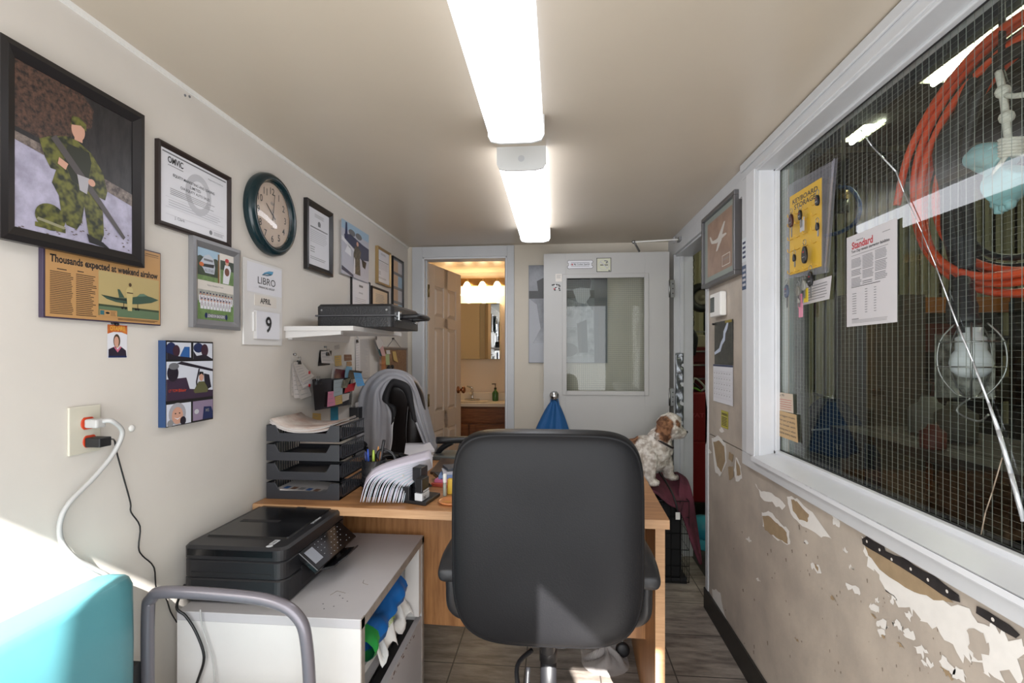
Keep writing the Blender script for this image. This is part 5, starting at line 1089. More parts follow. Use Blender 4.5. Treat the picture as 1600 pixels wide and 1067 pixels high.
f.build('print_face', t); M().hexa([(XL+.001,a.y+.02,b.z),(XL+.014,a.y,b.z-.005),(XL+.014,b.y,b.z-.005),(XL+.001,b.y-.02,b.z)],[(XL+.001,a.y+.02,a.z-.02),(XL+.0155,a.y,a.z-.005),(XL+.0155,b.y,a.z-.005),(XL+.001,b.y-.02,a.z-.02)],i_wht).build('backing', t)
# ---------------------------------------------------------------- outlet and cords
m_iv = mk('ivory plastic', '#cbc6b6', .35); t = thing('wall_outlet', (XL, 1.026, 1.13), 'ivory wall outlet plate with red orange sockets on the left wall', 'outlet')
a = L(104, 637); b = L(154, 703); M().box((XL + .0005, a.y, b.z), (XL + .006, b.y, a.z), m_iv).build('plate', t, bevel=.002)
sk = [L(133, 661), L(136, 689)]
for p in sk: M().frame((XL + .006, p.y, p.z), (0, 1, 0), (0, 0, 1), (1, 0, 0)).rings([[(.0165*math.cos(2*PI*k/20), max(-.0135, min(.0135, .0165*math.sin(2*PI*k/20))), z) for k in range(20)] for z in (0, .002)], mk('orange socket', '#cc4423', .4)).build('socket', t)
m_gc = mk('grey cord', '#b3b2b0', .4); m_bc = mk('black cord', '#131315', .4)
t = thing('grey_power_cord', (XL, 1.03, .8), 'thick grey power cord plugged in the upper socket, looping down the left wall', 'power cord')
p = sk[0]; f = M().box((XL + .0085, p.y - .012, p.z - .010), (XL + .04, p.y + .012, p.z + .010), m_gc); f.build('plug', t, bevel=.004)
P = [(XL + .035, p.y + .005, p.z + .003), (XL + .052, p.y + .014, p.z + .003)] + [(XL + .03 + o, L(x, y).y, L(x, y).z) for x, y, o in ((160,675,.02),(152,708,.01),(128,745,0),(95,785,-.01),(84,815,-.015),(86,845,-.015),(108,872,-.015),(140,888,-.018),(165,905,-.018),(180,950,-.018))]
f = M(); f.tube(catmull(P, 6), .0052, m_gc, 10); f.build('cable', t)
t = thing('black_adapter_cord', (XL, 1.06, .8), 'thin kinked black cord with a small block plug in the lower socket', 'power cord')
p = sk[1]; M().box((XL + .0085, p.y - .014, p.z - .012), (XL + .045, p.y + .016, p.z + .009), m_black).build('plug', t, bevel=.002)
P = [(XL + .04, p.y + .017, p.z + .002)] + [(XL + .008, L(x, y).y, L(x, y).z) for x, y in ((174,688),(177,705),(188,745),(199,785),(200,800),(214,822),(212,855),(218,868),(236,886),(240,920),(255,935),(262,955),(272,972))]
f = M(); f.tube(catmull(P, 4), .0018, m_bc, 6); f.build('cable', t)
f = M(); P = [(-1.03, 1.33, .66), (-1.045, 1.262, .63), (-1.04, 1.235, .60)] + [(-.9 + .0 * y, 1.225, z) for y, z in ()] ; q = [atY(x, y, 1.226) for x, y in ((276,948),(290,962),(305,985),(317,1015),(318,1035),(310,1060),(300,1090))]
f.tube(catmull([(-1.03, 1.30, .66)] + q, 5), .0035, m_bc, 8); f.build('printer_cord', None, 'black power cord hanging from the back of the printer down the cabinet side', 'power cord')
f = M(); q = [atY(x, y, 1.228) for x, y in ((313,952),(315,975),(322,1000),(332,1030),(336,1070),(338,1100))]; f.tube(catmull(q, 5), .0018, m_gc, 6); f.build('grey_data_cable', None, 'thin grey cable hanging down the near side of the white cabinet', 'cable')
p = L(205, 669); M().frame((XL, p.y, p.z), (0, 1, 0), (0, 0, 1), (1, 0, 0)).lathe([(.0085,.0002),(.008,.003),(.005,.005),(.001,.0055)], m_white, 16).build('wall_bumper', None, 'small round white bumper dot on the left wall right of the outlet', 'bumper')
# ---------------------------------------------------------------- shelf with case
t = thing('wall_shelf', (-.92, 2.1, 1.38), 'white wall shelf carrying the black case', 'shelf')
sh = atX(441, 511, XL)
f = M(); f.box((XL + .001, 1.845, 1.392), (-.775, 2.44, 1.41), m_wc); f.build('board', t, bevel=.001)
M().hexa([(XL + .001, 1.86, 1.364), (-.83, 1.86, 1.378), (-.83, 1.878, 1.378), (XL + .001, 1.878, 1.364)], [(XL + .001, 1.86, 1.392), (-.83, 1.86, 1.392), (-.83, 1.878, 1.392), (XL + .001, 1.878, 1.392)], m_wc).build('cleat', t)
M().box((XL + .001, 1.88, 1.36), (XL + .018, 2.43, 1.392), m_wc).build('cleat', t)
m_case = mk('black pebbled case plastic', '#232325', .42, bump=.25, bs=160)
t = thing('hard_case', (-.8, 2.12, 1.411), 'black hard plastic carrying case lying on the white wall shelf, handle outward', 'case')
def caseshell(z0, z1, top):
    f = M(); rbox(f, -.975, 1.95, -.655, 2.33, z0, z1, .02, m_case, top=.006 if top else 0); return f
caseshell(1.4105, 1.457, False).build('lower_shell', t); caseshell(1.459, 1.505, True).build('upper_shell', t)
M().box((-.978, 1.947, 1.455), (-.652, 2.333, 1.461), mk('case seam grey', '#4b4b4e', .4)).build('seam_band', t, bevel=.001)
f = M(); f.tube(catmull([(-.655, 2.06, 1.458), (-.60, 2.06, 1.462), (-.578, 2.08, 1.462), (-.578, 2.20, 1.462), (-.60, 2.22, 1.462), (-.655, 2.22, 1.458)], 5), .011, m_plast, 10); f.build('handle', t)
for y in (2.02, 2.26): M().box((-.656, y - .015, 1.44), (-.645, y + .015, 1.478), m_chrome).build('latch', t, bevel=.003)
for x in (-.95, -.68): M().cyl((x, 1.9505, 1.48), (x, 1.947, 1.48), .004, m_steel, 10).build('rivet', t)
# ---------------------------------------------------------------- clipped papers, notes, wall pocket, corkboard
m_pap = mk('white paper', '#cfc9c6', .6); m_pap2 = mk('soft white paper', '#bfb8b2', .6); m_yel = mk('yellow sticky note', '#cfae6a', .6); m_pink = mk('pink sticky note', '#d98aa6', .6); m_bln = mk('blue sticky note', '#78a8c4', .6); m_dbn = mk('teal blue tape', '#2f86a3', .5)
def quadL(f, P, off, mat, curl=0, inkl=0, seed=1):
    pts = [atX(x, y, XL + off) for x, y in P]
    def g(u, v):
        a = pts[0].lerp(pts[1], u); b = pts[3].lerp(pts[2], u); p = a.lerp(b, v); return (p.x + curl * v * v + .0015, p.y, p.z)
    f.grid(g, 2, 5, mat, True)
    if inkl:
        rnd = random.Random(seed)
        for k in range(inkl):
            v = (k + .7) / (inkl + .6); a = g(.1, v); b = g(.1 + .75 * rnd.uniform(.6, 1), v); c = g(.1, v + .02); d = g(.1 + .7, v + .02)
            f.add([(a[0] + .0006, a[1], a[2]), (b[0] + .0006, b[1], b[2]), (b[0] + .0006, b[1], b[2] - .0014), (a[0] + .0006, a[1], a[2] - .0014)], [(0, 3, 2, 1)], i_gry)
    return f
def bclip(par, x, y, off, s=.011):
    p = atX(x, y, XL + off); f = M(); f.hexa([(p.x-.006,p.y-s,p.z-.008),(p.x+.006,p.y-s,p.z-.008),(p.x+.006,p.y+s,p.z-.008),(p.x-.006,p.y+s,p.z-.008)], [(p.x-.002,p.y-s,p.z+.008),(p.x+.002,p.y-s,p.z+.008),(p.x+.002,p.y+s,p.z+.008),(p.x-.002,p.y+s,p.z+.008)], m_black)
    f.tube(catmull([(p.x+.004,p.y-s*.6,p.z+.004),(p.x+.006,p.y-s*.4,p.z+.02),(p.x+.006,p.y+s*.4,p.z+.02),(p.x+.004,p.y+s*.6,p.z+.004)], 4), .0009, m_steel, 5); f.build('binder_clip', par)
    f = M(); f.cyl((XL + .0005, p.y - .006, p.z + .032), (XL + .012, p.y - .006, p.z + .032), .004, m_steel, 8); f.tube([(XL + .008, p.y - .006, p.z + .03), (p.x, p.y, p.z + .018)], .001, m_steel, 5); f.build('push_pin', par)
t = thing('receipt_bundle', tuple(L(470, 620)), 'thick bundle of white receipts hanging from a binder clip above the letter trays', 'receipts')
for k, P in enumerate([[(455,568),(466,566),(462,618),(452,618)],[(456,568),(468,566),(474,622),(456,622)],[(457,568),(470,566),(484,618),(466,624)],[(457,567),(472,566),(487,598),(470,606)],[(457,566),(470,565),(488,588),(470,598)]]):
    quadL(M(), P, .004 + k * .004, m_pap if k % 2 else m_pap2, .008, 7, k).build('receipt', t)
f = M(); 
for x, y in ((484, 572 + 10), (484, 602)): p = atX(x, y, XL + .034); f.box((p.x - .001, p.y - .008, p.z - .006), (p.x, p.y + .006, p.z + .006), i_red)
f.build('red_stamp', t); bclip(t, 467, 566, .02)
t = thing('note_clip', tuple(L(505, 565)), 'small white note clipped on a black card, upper left of the wall pocket', 'note')
quadL(M(), [(499,547),(518,548),(515,570),(496,572)], .003, i_blk).build('black_card', t); quadL(M(), [(501,549),(514,548),(520,568),(500,567)], .008, m_pap, .006, 3).build('note', t); bclip(t, 512, 553, .014)
for k, (P, mm, lb, n) in enumerate([
    ([(522,540),(530,538),(530,545),(522,546)], m_pap2, 'faint small note high on the wall under the shelf, left of the printed lists', 2),
    ([(522,556),(533,555),(533,571),(523,572)], m_yel, 'yellow sticky note with writing above the wall pocket', 4),
    ([(537,554),(549,554),(549,563),(537,564)], inkc('brown card', '#7d5a45'), 'small brown printed card on the wall right of the yellow sticky note', 1),
    ([(541,565),(549,565),(549,571),(541,572)], inkc('brown card pale', '#a5825f'), 'tiny tan card just under the brown printed card', 0),
    ([(488,645),(501,646),(501,667),(487,667)], m_yel, 'yellow sticky note with writing below the wall pocket', 3),
    ([(516,636),(528,634),(528,661),(516,662)], m_dbn, 'long blue paper slip hanging below the wall pocket', 0)]):
    quadL(M(), P, .0, mm, .002, n, k).build('sticky_note', None, lb, 'note')
t = thing('printed_list', tuple(L(560, 600)), 'two long printed price lists pinned under the shelf, left of the corkboard', 'list')
quadL(M(), [(555,530),(562,528),(562,585),(555,586)], .002, m_pap, .004, 14, 4).build('narrow_sheet', t); quadL(M(), [(560,530),(577,529),(577,590),(560,592)], .001, m_pap2, .003, 26, 5).build('wide_sheet', t)
bclip(t, 558, 533, .006, .008)
# wall pocket
t = thing('wall_pocket', tuple(L(515, 640)), 'smoked plastic wall pocket stuffed with cards and sticky notes above the trays', 'wall pocket')
m_smoke = mk('smoked black plastic', '#2a2526', .2, alpha=.9)
c = [atX(x, y, XL + .055) for x, y in ((488,593),(548,590),(545,632),(492,641))]; bk = [L(x, y) for x, y in ((490,592),(552,590),(549,632),(494,641))]
f = M(); f.add([tuple(p) for p in c] + [(XL + .001, p.y, p.z) for p in bk], [(0,3,2,1),(0,4,7,3),(3,7,6,2),(2,6,5,1),(4,5,6,7)], m_smoke); f.build('pocket', t, solid=.002)
cards = [([(520,573),(546,576),(536,594),(514,592)], m_pap, 'white card'), ([(524,576),(545,579),(536,593),(518,592)], inkc('maroon', '#5d2633'), 'leaflet'), ([(541,572),(550,574),(548,592),(535,590)], m_bln, 'slip'), ([(546,578),(566,580),(560,590),(540,594)], i_blk, 'card')]
for k, (P, mm, nm) in enumerate(cards): quadL(M(), P, .02 + k * .006, mm, .01).build('leaflet', t)
for k, (P, mm) in enumerate([([(521,594),(536,592),(534,616),(520,620)], mk('grey blue note', '#a9b6bb', .6)), ([(512,612),(522,611),(523,633),(510,636)], m_pink), ([(523,620),(535,616),(534,630),(523,633)], m_yel), ([(535,594),(548,590),(541,606),(532,606)], inkc('printed card', '#8d8a70', col2='#39352c', vs=50)), ([(540,602),(556,597),(552,610),(537,614)], i_red), ([(534,616),(546,614),(544,624),(534,628)], m_pap2)]):
    quadL(M(), P, .058 + k * .001, mm, .002, 3 if k < 3 else 0, k).build('note', t)
quadL(M(), [(552,582),(564,583),(568,602),(556,604)], .075, mk('bright blue sticky note', '#5f9fd0', .6), .006, 4).build('note', t)
f = M(); p = atX(497, 596, XL + .058); f.box((p.x - .004, p.y - .02, p.z - .012), (p.x + .006, p.y + .02, p.z + .002), m_black); f.tube([(p.x, p.y - .014, p.z), (p.x, p.y - .012, p.z + .02), (p.x, p.y - .002, p.z + .02), (p.x, p.y, p.z)], .001, m_steel, 5); f.tube([(p.x, p.y + .002, p.z), (p.x, p.y + .006, p.z + .02), (p.x, p.y + .014, p.z + .02), (p.x, p.y + .016, p.z)], .001, m_steel, 5); f.build('binder_clip', t)
# corkboard with hanging string
t = thing('corkboard', tuple(L(618, 600)), 'small corkboard hanging by a string beside the bathroom doorway, with notes', 'corkboard')
a = L(591, 545); b = L(636, 600); m_cork = mk('cork', '#9c7a5c', .8, col2='#86654a', vs=60)
y0, y1 = a.y, 3.40; z1 = L(620, 545).z; z0 = 1.0
M().box((XL + .001, y0, z0), (XL + .012, y1, z1), m_cork).build('board', t)
frame_bars(M(), y0 - .01, z0 - .01, y1 + .01, z1 + .01, .018, .02, mk('grey board frame', '#8b7f76', .5)).build('frame', t)
p = L(613, 529); f = M(); f.cyl((XL, p.y, p.z), (XL + .012, p.y, p.z), .006, m_black, 8); f.build('push_pin', t)
f = M(); f.tube([(XL + .008, y0 + .12, z1), (XL + .01, p.y, p.z), (XL + .008, y1 - .1, z1)], .0018, i_gry2, 5); f.build('string', t)
for k, (P, mm) in enumerate([([(603,547),(609,547),(609,553),(603,553)], m_pap), ([(602,553),(608,553),(608,570),(602,570)], mk('green sticky note', '#a9b888', .6)), ([(613,549),(618,549),(621,566),(614,563)], m_yel), ([(593,557),(602,556),(602,568),(593,570)], inkc('orange print', '#a8683e')), ([(594,579),(602,579),(602,586),(594,586)], m_pap), ([(612,577),(621,577),(621,590),(610,588)], m_pap), ([(593,568),(602,568),(602,578),(593,578)], inkc('orange print', '#a8683e'))]):
    quadL(M(), P, .014, mm, .003, 0, k).build('note', t)
p = atX(609, 575, XL + .02); f = M(); f.ball((p.x, p.y - .01, p.z), (.01, .03, .018), m_black, 8); f.ball((p.x, p.y + .05, p.z + .005), (.01, .02, .014), m_black, 6); f.build('black_clip', t)
t = thing('pamphlet_bunch', tuple(L(590, 540)), 'bunch of folded pamphlets and strips hanging from a hook left of the corkboard', 'pamphlets')
for k, P in enumerate([[(583,527),(588,524),(592,548),(585,548)],[(586,524),(594,524),(596,556),(590,556)],[(590,530),(597,532),(600,556),(594,556)],[(584,524),(592,520),(597,538),(589,546)]]):
    quadL(M(), P, .02 + .006 * k, (m_pap, mk('dark teal leaflet', '#3f5e60', .5), mk('rose leaflet', '#c39a98', .5), m_pap2)[k], .01).build('pamphlet', t)
p = atX(588, 528, XL + .05); M().frame(tuple(p), (0, 1, 0), (0, 0, 1), (1, 0, 0)).ell(0, 0, .012, .012, 0, i_blk).build('eyelet', t)
# two painted-over nail holes high on the wall
for k, (x, y) in enumerate(((289, 149), (296, 151))):
    p = L(x, y); M().frame((XL, p.y, p.z), (0, 1, 0), (0, 0, 1), (1, 0, 0)).lathe([(.004,0),(.003,.002),(.001,.0022)], i_gry2, 8).build('nail_head', None, 'bent nail head near the ceiling line above the certificate, %s of two' % ('left' if k == 0 else 'right'), 'nail')
# ---------------------------------------------------------------- letter trays
m_tray = mk('dark grey tray plastic', '#2d2e33', .38)
TX0, TX1, TY0, TY1 = -1.035, -.765, 1.70, 1.93
TP = .0685
tl = ['lowest of the four stacked grey letter trays, holding printed photos', 'second tray from the bottom of the grey letter tray stack', 'third tray from the bottom of the grey letter tray stack', 'topmost grey letter tray, heaped with magazines']
def make_tray(z, lab):
    t = thing('letter_tray', ((TX0 + TX1) / 2, (TY0 + TY1) / 2, z), lab, 'letter tray', 'letter trays stacked on the desk')
    w_ = TX1 - TX0; h_ = .058
    f = M().frame((TX0, TY0, z), (1, 0, 0), (0, 0, 1), (0, -1, 0))
    f.prism([(0, 0), (w_, 0), (w_, h_), (w_ * .88, h_), (w_ * .82, .030), (w_ * .18, .030), (w_ * .12, h_), (0, h_)], -.004, .0, m_tray); f.build('front_wall', t, bevel=.001)
    M().box((TX0, TY0 + .002, z), (TX1, TY1, z + .004), m_tray).build('base', t)
    for x in (TX0, TX1 - .004):
        f = M(); f.box((x, TY0 + .004, z), (x + .004, TY1, z + .010), m_tray); f.box((x, TY0 + .004, z + h_ - .006), (x + .004, TY1, z + h_), m_tray); f.box((x, TY0 + .004, z), (x + .004, TY0 + .02, z + h_), m_tray)
        n = 13
        for k in range(n): y = TY0 + .025 + (TY1 - TY0 - .03) * k / (n - 1); f.box((x + .0005, y - .0016, z + .010), (x + .0035, y + .0016, z + h_ - .006), m_tray)
        f.build('slotted_side', t)
    f = M(); f.box((TX0, TY1 - .004, z), (TX1, TY1, z + .02), m_tray); f.build('back_wall', t)
    return t
for k in range(4): make_tray(DT + k * TP, tl[k])
def sheet(name, P, h, mat, label, cat, par=None, group=None, wave=.002, n=6, thick=.0015):
    f = M(); A, B_, C_, D_ = [Vector(p) for p in P]
    f.grid(lambda u, v: tuple(A.lerp(B_, u).lerp(D_.lerp(C_, u), v) + Vector((0, 0, h + wave * math.sin(u * 5 + v * 3) * math.sin(u * PI)))), n, n, mat)
    return f.build(name, par, label, cat, group, solid=thick)
z = DT + .0045
for k in range(6): 
    zz = DT + 3 * TP + .040 + k * .0022; f = M(); a0 = Vector((TX0 + .008 + .003 * (k % 3), TY0 - .002 * (k % 2) + .006, zz)); 
    sag = .015
    f.grid(lambda u, v: (a0.x + u * (.245 - .004 * k), a0.y + v * .215, zz + (.016 * (2 * u - 1) ** 2 + (.02 if u < .5 else .004) * abs(2 * u - 1) ** 3) - .010 + k * .0006 + .006 * v * (u - .3)), 14, 3, (m_pap, m_pap2, mk('magazine cover', '#a98d80', .4, col2='#cfc6be', vs=12))[k % 3])
    f.build('magazine', None, 'white magazine in the heap on the topmost letter tray', 'magazine', 'magazines heaped in the top tray', solid=.0016)
sheet('envelope', [(TX0 + .07, TY0 + .015, z), (TX1 - .04, TY0 + .01, z), (TX1 - .04, TY0 + .1, z), (TX0 + .07, TY0 + .1, z)], 2 * TP + .004, mk('blue white envelope', '#aab3cc', .5), 'pale blue white envelope lying in the third tray from the bottom', 'envelope')
sheet('white_card', [(TX1 - .10, TY0 + .01, z), (TX1 - .04, TY0 + .006, z), (TX1 - .035, TY0 + .08, z), (TX1 - .08, TY0 + .08, z)], TP + .010, m_pap, 'white card lying in the second tray from the bottom', 'card')
f = M(); pz = DT + .016; 
f.hexa([(TX0+.03,TY0+.008,pz+.014),(TX1-.035,TY0+.006,pz),(TX1-.04,TY0+.15,pz),(TX0+.03,TY0+.15,pz+.014)], [(TX0+.03,TY0+.008,pz+.018),(TX1-.035,TY0+.006,pz+.004),(TX1-.04,TY0+.15,pz+.004),(TX0+.03,TY0+.15,pz+.018)], m_pap)
f.hexa([(TX0+.036,TY0+.008,pz),(TX1-.05,TY0+.006,pz-.008),(TX1-.05,TY0+.15,pz-.008),(TX0+.036,TY0+.15,pz)], [(TX0+.036,TY0+.008,pz+.004),(TX1-.05,TY0+.006,pz-.004),(TX1-.05,TY0+.15,pz-.004),(TX0+.036,TY0+.15,pz+.004)], m_pap)
rnd = random.Random(4)
for k in range(7):
    u = .05 + k * .028; x = TX0 + u; zz = pz + .0192 - .014 * (x - TX0 - .03) / .205
    f.add([(x, TY0 + .02, zz), (x + .018, TY0 + .02, zz - .0012), (x + .018, TY0 + .05, zz - .0012), (x, TY0 + .05, zz)], [(0, 1, 2, 3)], (i_blu, inkc('brown card', '#7d5a45'), i_gry)[k % 3])
f.build('photo_sheet', None, 'printed photo sheets sticking up in the lowest letter tray', 'photo sheet')
# ---------------------------------------------------------------- pen cup with pens
pc = atZ(572, 778, DT); pcx, pcy = pc.x + .012, pc.y + .05
t = thing('pen_cup', (pcx, pcy, DT), 'round black pen cup on the desk right of the letter trays', 'pen cup')
m_cup = mk('glossy black cup', '#1d1d20', .2); r = .045
M().at((pcx, pcy, DT)).lathe([(r*.9,.0005),(r,.004),(r,.128),(r-.004,.13),(r-.004,.006),(.001,.006)], m_cup, 32).build('cup', t)
ps = [((-.022,.004),'blue ballpoint pen','#2c4fae',(-.016,.0),.165,.004),((-.030,-.006),'dark blue capped pen','#27336b',(-.02,.01),.155,.004),((-.012,.012),'black marker pen','#1b1b1c',(-.004,.01),.16,.006),((.0,-.008),'yellow green highlighter pen','#9fb548',(.004,-.004),.165,.005),((.004,.010),'orange pencil','#c98b4a',(.010,.012),.172,.0035),((.018,-.002),'brown pencil','#8a5a3a',(.022,.0),.158,.003)]
for k, (b, nm, c, tp_, h_, r_) in enumerate(ps):
    A = Vector((pcx + b[0]*.7, pcy + b[1], DT + .008)); B_ = Vector((pcx + b[0] + tp_[0] * .3, pcy + b[1] + tp_[1], DT + h_)); m = mk('pen ' + nm, c, .35)
    f = M(); f.tube([A, A.lerp(B_, .9), B_], [r_, r_, r_ * .7], m, 10); f.build('pen', None, nm + ' standing in the round black cup', 'pen', 'pens in the black cup')
f = M(); A = Vector((pcx + .01, pcy, DT + .01)); f.tube(catmull([A, A + Vector((.012, 0, .10)), A + Vector((.025, .005, .19))], 5), .006, m_plast, 8)
f.at((pcx + .042, pcy + .01, DT + .135), (PI/2, 0.5, 0)).rings([[( (.025+.005*math.cos(b))*math.cos(a)*1.4, (.025+.005*math.cos(b))*math.sin(a), .005*math.sin(b)) for b in [2*PI*j/8 for j in range(8)]] for a in [2*PI*i/20 for i in range(20)]], m_plast, loop=True); f.reset()
f.build('scissors', None, 'black handled scissors leaning in the round black cup', 'scissors')
# ---------------------------------------------------------------- desk phone
ph = atZ(605, 742, DT); t = thing('desk_phone', (-.62, 2.0, DT), 'black desk phone with handset lying behind the pen cup', 'phone')
ph0 = Vector((-.66, 1.94, DT)); m_ph = mk('glossy phone black', '#131315', .18)
f = M().at((ph0.x, ph0.y, DT), (0, 0, -.25)); f.hexa([(-.09,-.08,.0005),(.11,-.08,.0005),(.11,.10,.0005),(-.09,.10,.0005)], [(-.085,-.07,.03),(.105,-.07,.03),(.105,.095,.075),(-.085,.095,.075)], m_ph); f.build('base', t, bevel=.006)
f = M().at((ph0.x, ph0.y, DT), (0, 0, -.25)); f.tube(catmull([(-.10,-.03,.075),(-.07,-.02,.10),(0,0,.112),(.07,.02,.10),(.10,.03,.075)], 5), [.018]*3+[.015]*15+[.018]*3, m_ph, 12); f.build('handset', t)
f = M().at((ph0.x + .09, ph0.y - .005, DT + .035), (.5, .25, -.5)); f.box((-.045,-.01,0), (.05,.008,.10), m_ph); f.build('display', t, bevel=.004)
f = M(); q = [(ph0.x + .10 + .012*math.cos(k*.9) + k*.0012, ph0.y - .05 + .012*math.sin(k*.9), DT + .012 + .004*math.sin(k*.3)) for k in range(60)]; f.tube(catmull(q, 3), .0025, m_ph, 6); f.build('coiled_cord', t)
f = M(); f.box((ph0.x + .03, ph0.y - .075, DT + .045), (ph0.x + .036, ph0.y - .07, DT + .049), i_wht); f.build('indicator', t)
# ---------------------------------------------------------------- fanned envelopes
for kk in range(24):
    k = kk * .54; o = k * 4.9 + .8 * math.sin(kk * 2.3)
    F1 = [(563 + o, 790 - k * .4, 1.64), (574 + o*.92, 758 + k*.4, 1.66), (600 + o*.7, 741 + k * .8, 1.70), (672, 728 - (12-k) * .5, 1.82)]
    B1 = [(572 + o, 752 + k * 1.0, 1.70), (586 + o*.9, 736 + k*.7, 1.73), (620 + o*.55, 722 + k*.6, 1.80), (672, 712 - (12-k)*.4, 1.92)]
    a = catmull([atY(*p) for p in F1], 5); b = catmull([atY(*p) for p in B1], 5); n = len(a) - 1
    f = M(); f.grid(lambda u, v: a[int(round(u*n))].lerp(b[int(round(u*n))], v) + Vector((0, .003 * k, -.002 * k + .012)), n, 3, mk(('lilac white envelope', 'white envelope', 'blue tinted envelope')[kk % 3], ('#d3cddb', '#dcd9de', '#b9c6cf')[kk % 3], .55))
    f.build('envelope', None, 'white window envelope in the drooping fanned pile right of the pen cup', 'envelope', 'envelopes fanned over the desk edge', solid=.0018)
for k in range(4):
    A = [atZ(x, y, DT) for x, y in ((628 + k, 740), (676 + k, 728), (672, 712 + k), (634, 716))]; f = M()
    f.hexa([tuple(p + Vector((0, 0, .03 + k * .012))) for p in A], [tuple(p + Vector((0, 0, .04 + k * .012))) for p in A], mk('white envelope', '#dcd9de', .55) if k % 2 else m_pap2); f.build('paper_stack', None, 'white paper pile behind the fanned envelopes', 'papers', 'paper piles behind the envelopes')
# ---------------------------------------------------------------- stamps in a black organiser
o = atZ(612, 784, DT); t = thing('desk_organizer', (-.5, 1.70, DT), 'low black plastic organiser holding the rubber stamps at the desk edge', 'desk organizer')
m_st = mk('stamp black', '#1e1e21', .35)
OA, OB, OC = atZ(612, 783, DT), atZ(665, 791, DT), atZ(688, 775, DT); OD = OA + (OC - OB)
def quadbox(f, A, B_, C_, D_, z0, z1, mat): return f.hexa([(p.x, p.y, z0) for p in (A, B_, C_, D_)], [(p.x, p.y, z1) for p in (A, B_, C_, D_)], mat)
f = M(); quadbox(f, OA, OB, OC, OD, DT + .0005, DT + .012, m_st); f.build('base', t, bevel=.002)
f = M(); A, B_ = OA, OA.lerp(OB, .52); quadbox(f, A, B_, B_ + (OC - OB) * .15, A + (OC - OB) * .15, DT + .01, DT + .055, m_st); A2 = OA + (OC - OB) * .85; quadbox(f, A2, A2 + (B_ - A), OD + (B_ - A), OD, DT + .01, DT + .06, m_st); quadbox(f, A, A.lerp(OB, .05), A2.lerp(OC, .05), A2, DT + .01, DT + .055, m_st); f.build('compartment', t, bevel=.002)
ux = (OB - OA).normalized(); uy = (OC - OB).normalized()
def stamp(org, w_, d_, h_, label, white):
    t = thing('self_inking_stamp', tuple(org), label, 'rubber stamp')
    def q(a, b, z0, z1, mat, nm, i=0):
        f = M(); P = [org + ux * (-w_/2 + i) + uy * a, org + ux * (w_/2 - i) + uy * a, org + ux * (w_/2 - i) + uy * b, org + ux * (-w_/2 + i) + uy * b]
        quadbox(f, *P, org.z + z0, org.z + z1, mat); f.build(nm, t, bevel=.003)
    q(0, d_, .0, .026, m_lab if white else m_st, 'base'); q(.002, d_ - .002, .028, h_, m_st, 'body', .001)
    if white:
        f = M(); P = org + ux * (w_/2 + .0005); f.frame(tuple(P), uy, (0, 0, 1), ux); f.rect(.006, .03, d_ - .008, .036, .0005, m_lab); f.text('PAID', .012, .005, .03, .016, .0008, i_blk, .01); f.build('lettering', t)
stamp(OA.lerp(OB, .78) + uy * .002 + Vector((0, 0, .013)), .032, .062, .075, 'black self inking stamp with white base, front one in the organiser', True)
stamp(OA.lerp(OB, .55) + uy * .05 + Vector((0, 0, .013)), .04, .06, .10, 'taller black self inking stamp behind the one with the white base', False)
sheet('receipt_slip', [OA + uy*.015 + ux*.012, OA + uy*.015 + ux*.04, OA + uy*.03 + ux*.035 + Vector((0,0,.07)), OA + uy*.03 + ux*.0 + Vector((0,0,.07))], .02, m_pap, 'small paper slip standing in the black organiser', 'slip', n=3)
M().at(tuple(OA + ux * .03 + uy * .03 + Vector((0, 0, .062)))).lathe([(.013,-.04),(.014,-.02),(.014,.0),(.008,.004)], i_wht, 14).build('correction_bottle', None, 'white capped correction bottle standing in the black organiser', 'bottle')
# ---------------------------------------------------------------- small items by the chair
p = atZ(694, 789, DT); M().at((p.x + .02, p.y + .03, DT)).lathe([(.04,.0005),(.048,.008),(.044,.010),(.036,.004),(.001,.004)], mk('amber glass dish', '#c98250', .15), 26).build('amber_dish', None, 'shallow amber glass dish at the front desk edge beside the black chair', 'dish')
p = atZ(690, 781, DT); t = thing('glue_stick', (p.x, p.y + .05, DT), 'slim clear glue tube with a white cap standing on the desk', 'glue')
M().at((p.x, p.y + .05, DT)).lathe([(.006,.0005),(.0065,.003),(.0065,.045),(.005,.048)], mk('clear glue tube', '#a3a89b', .15), 14).build('tube', t); M().at((p.x, p.y + .05, DT + .048)).lathe([(.006,0),(.0075,.003),(.007,.03),(.005,.033)], m_white, 14).build('cap', t)
p = atZ(702, 775, DT); M().box((p.x - .012, p.y + .02, DT + .0005), (p.x + .04, p.y + .045, DT + .055), mk('yellow box', '#d9b233', .45)).build('yellow_box', None, 'small yellow box on the desk partly behind the black chair', 'box', bevel=.002)
cs = [('#c75a48', 'coral'), ('#dd7fa6', 'pink'), ('#7f9fd0', 'blue'), ('#c9c9d2', 'white'), ('#4a4f58', 'dark grey')]
for k, (c, nm) in enumerate(cs):
    p = atZ(697, 762, DT); f = M().at((p.x + .006 * k, p.y + .04 + .02 * k, DT + .0005 + k * .012), (0, 0, .2 * k - .3)); f.box((-.055, -.04, 0), (.055, .04, .0115), mk('notepad ' + nm, c, .55)); f.build('notepad', None, '%s pad in the stack of notepads beside the yellow box' % nm, 'notepad', 'stack of coloured pads', bevel=.001)
q = [atZ(x, y, DT) for x, y in ((672,741),(708,744),(716,722),(690,718))]; f = M(); f.hexa([(p.x, p.y, DT + .0005) for p in q], [(p.x, p.y, DT + .012) for p in q], mk('brown vinyl binder', '#4d3d35', .35)); f.build('vinyl_binder', None, 'closed brown vinyl binder lying on the desk behind the stamps', 'binder', bevel=.002)
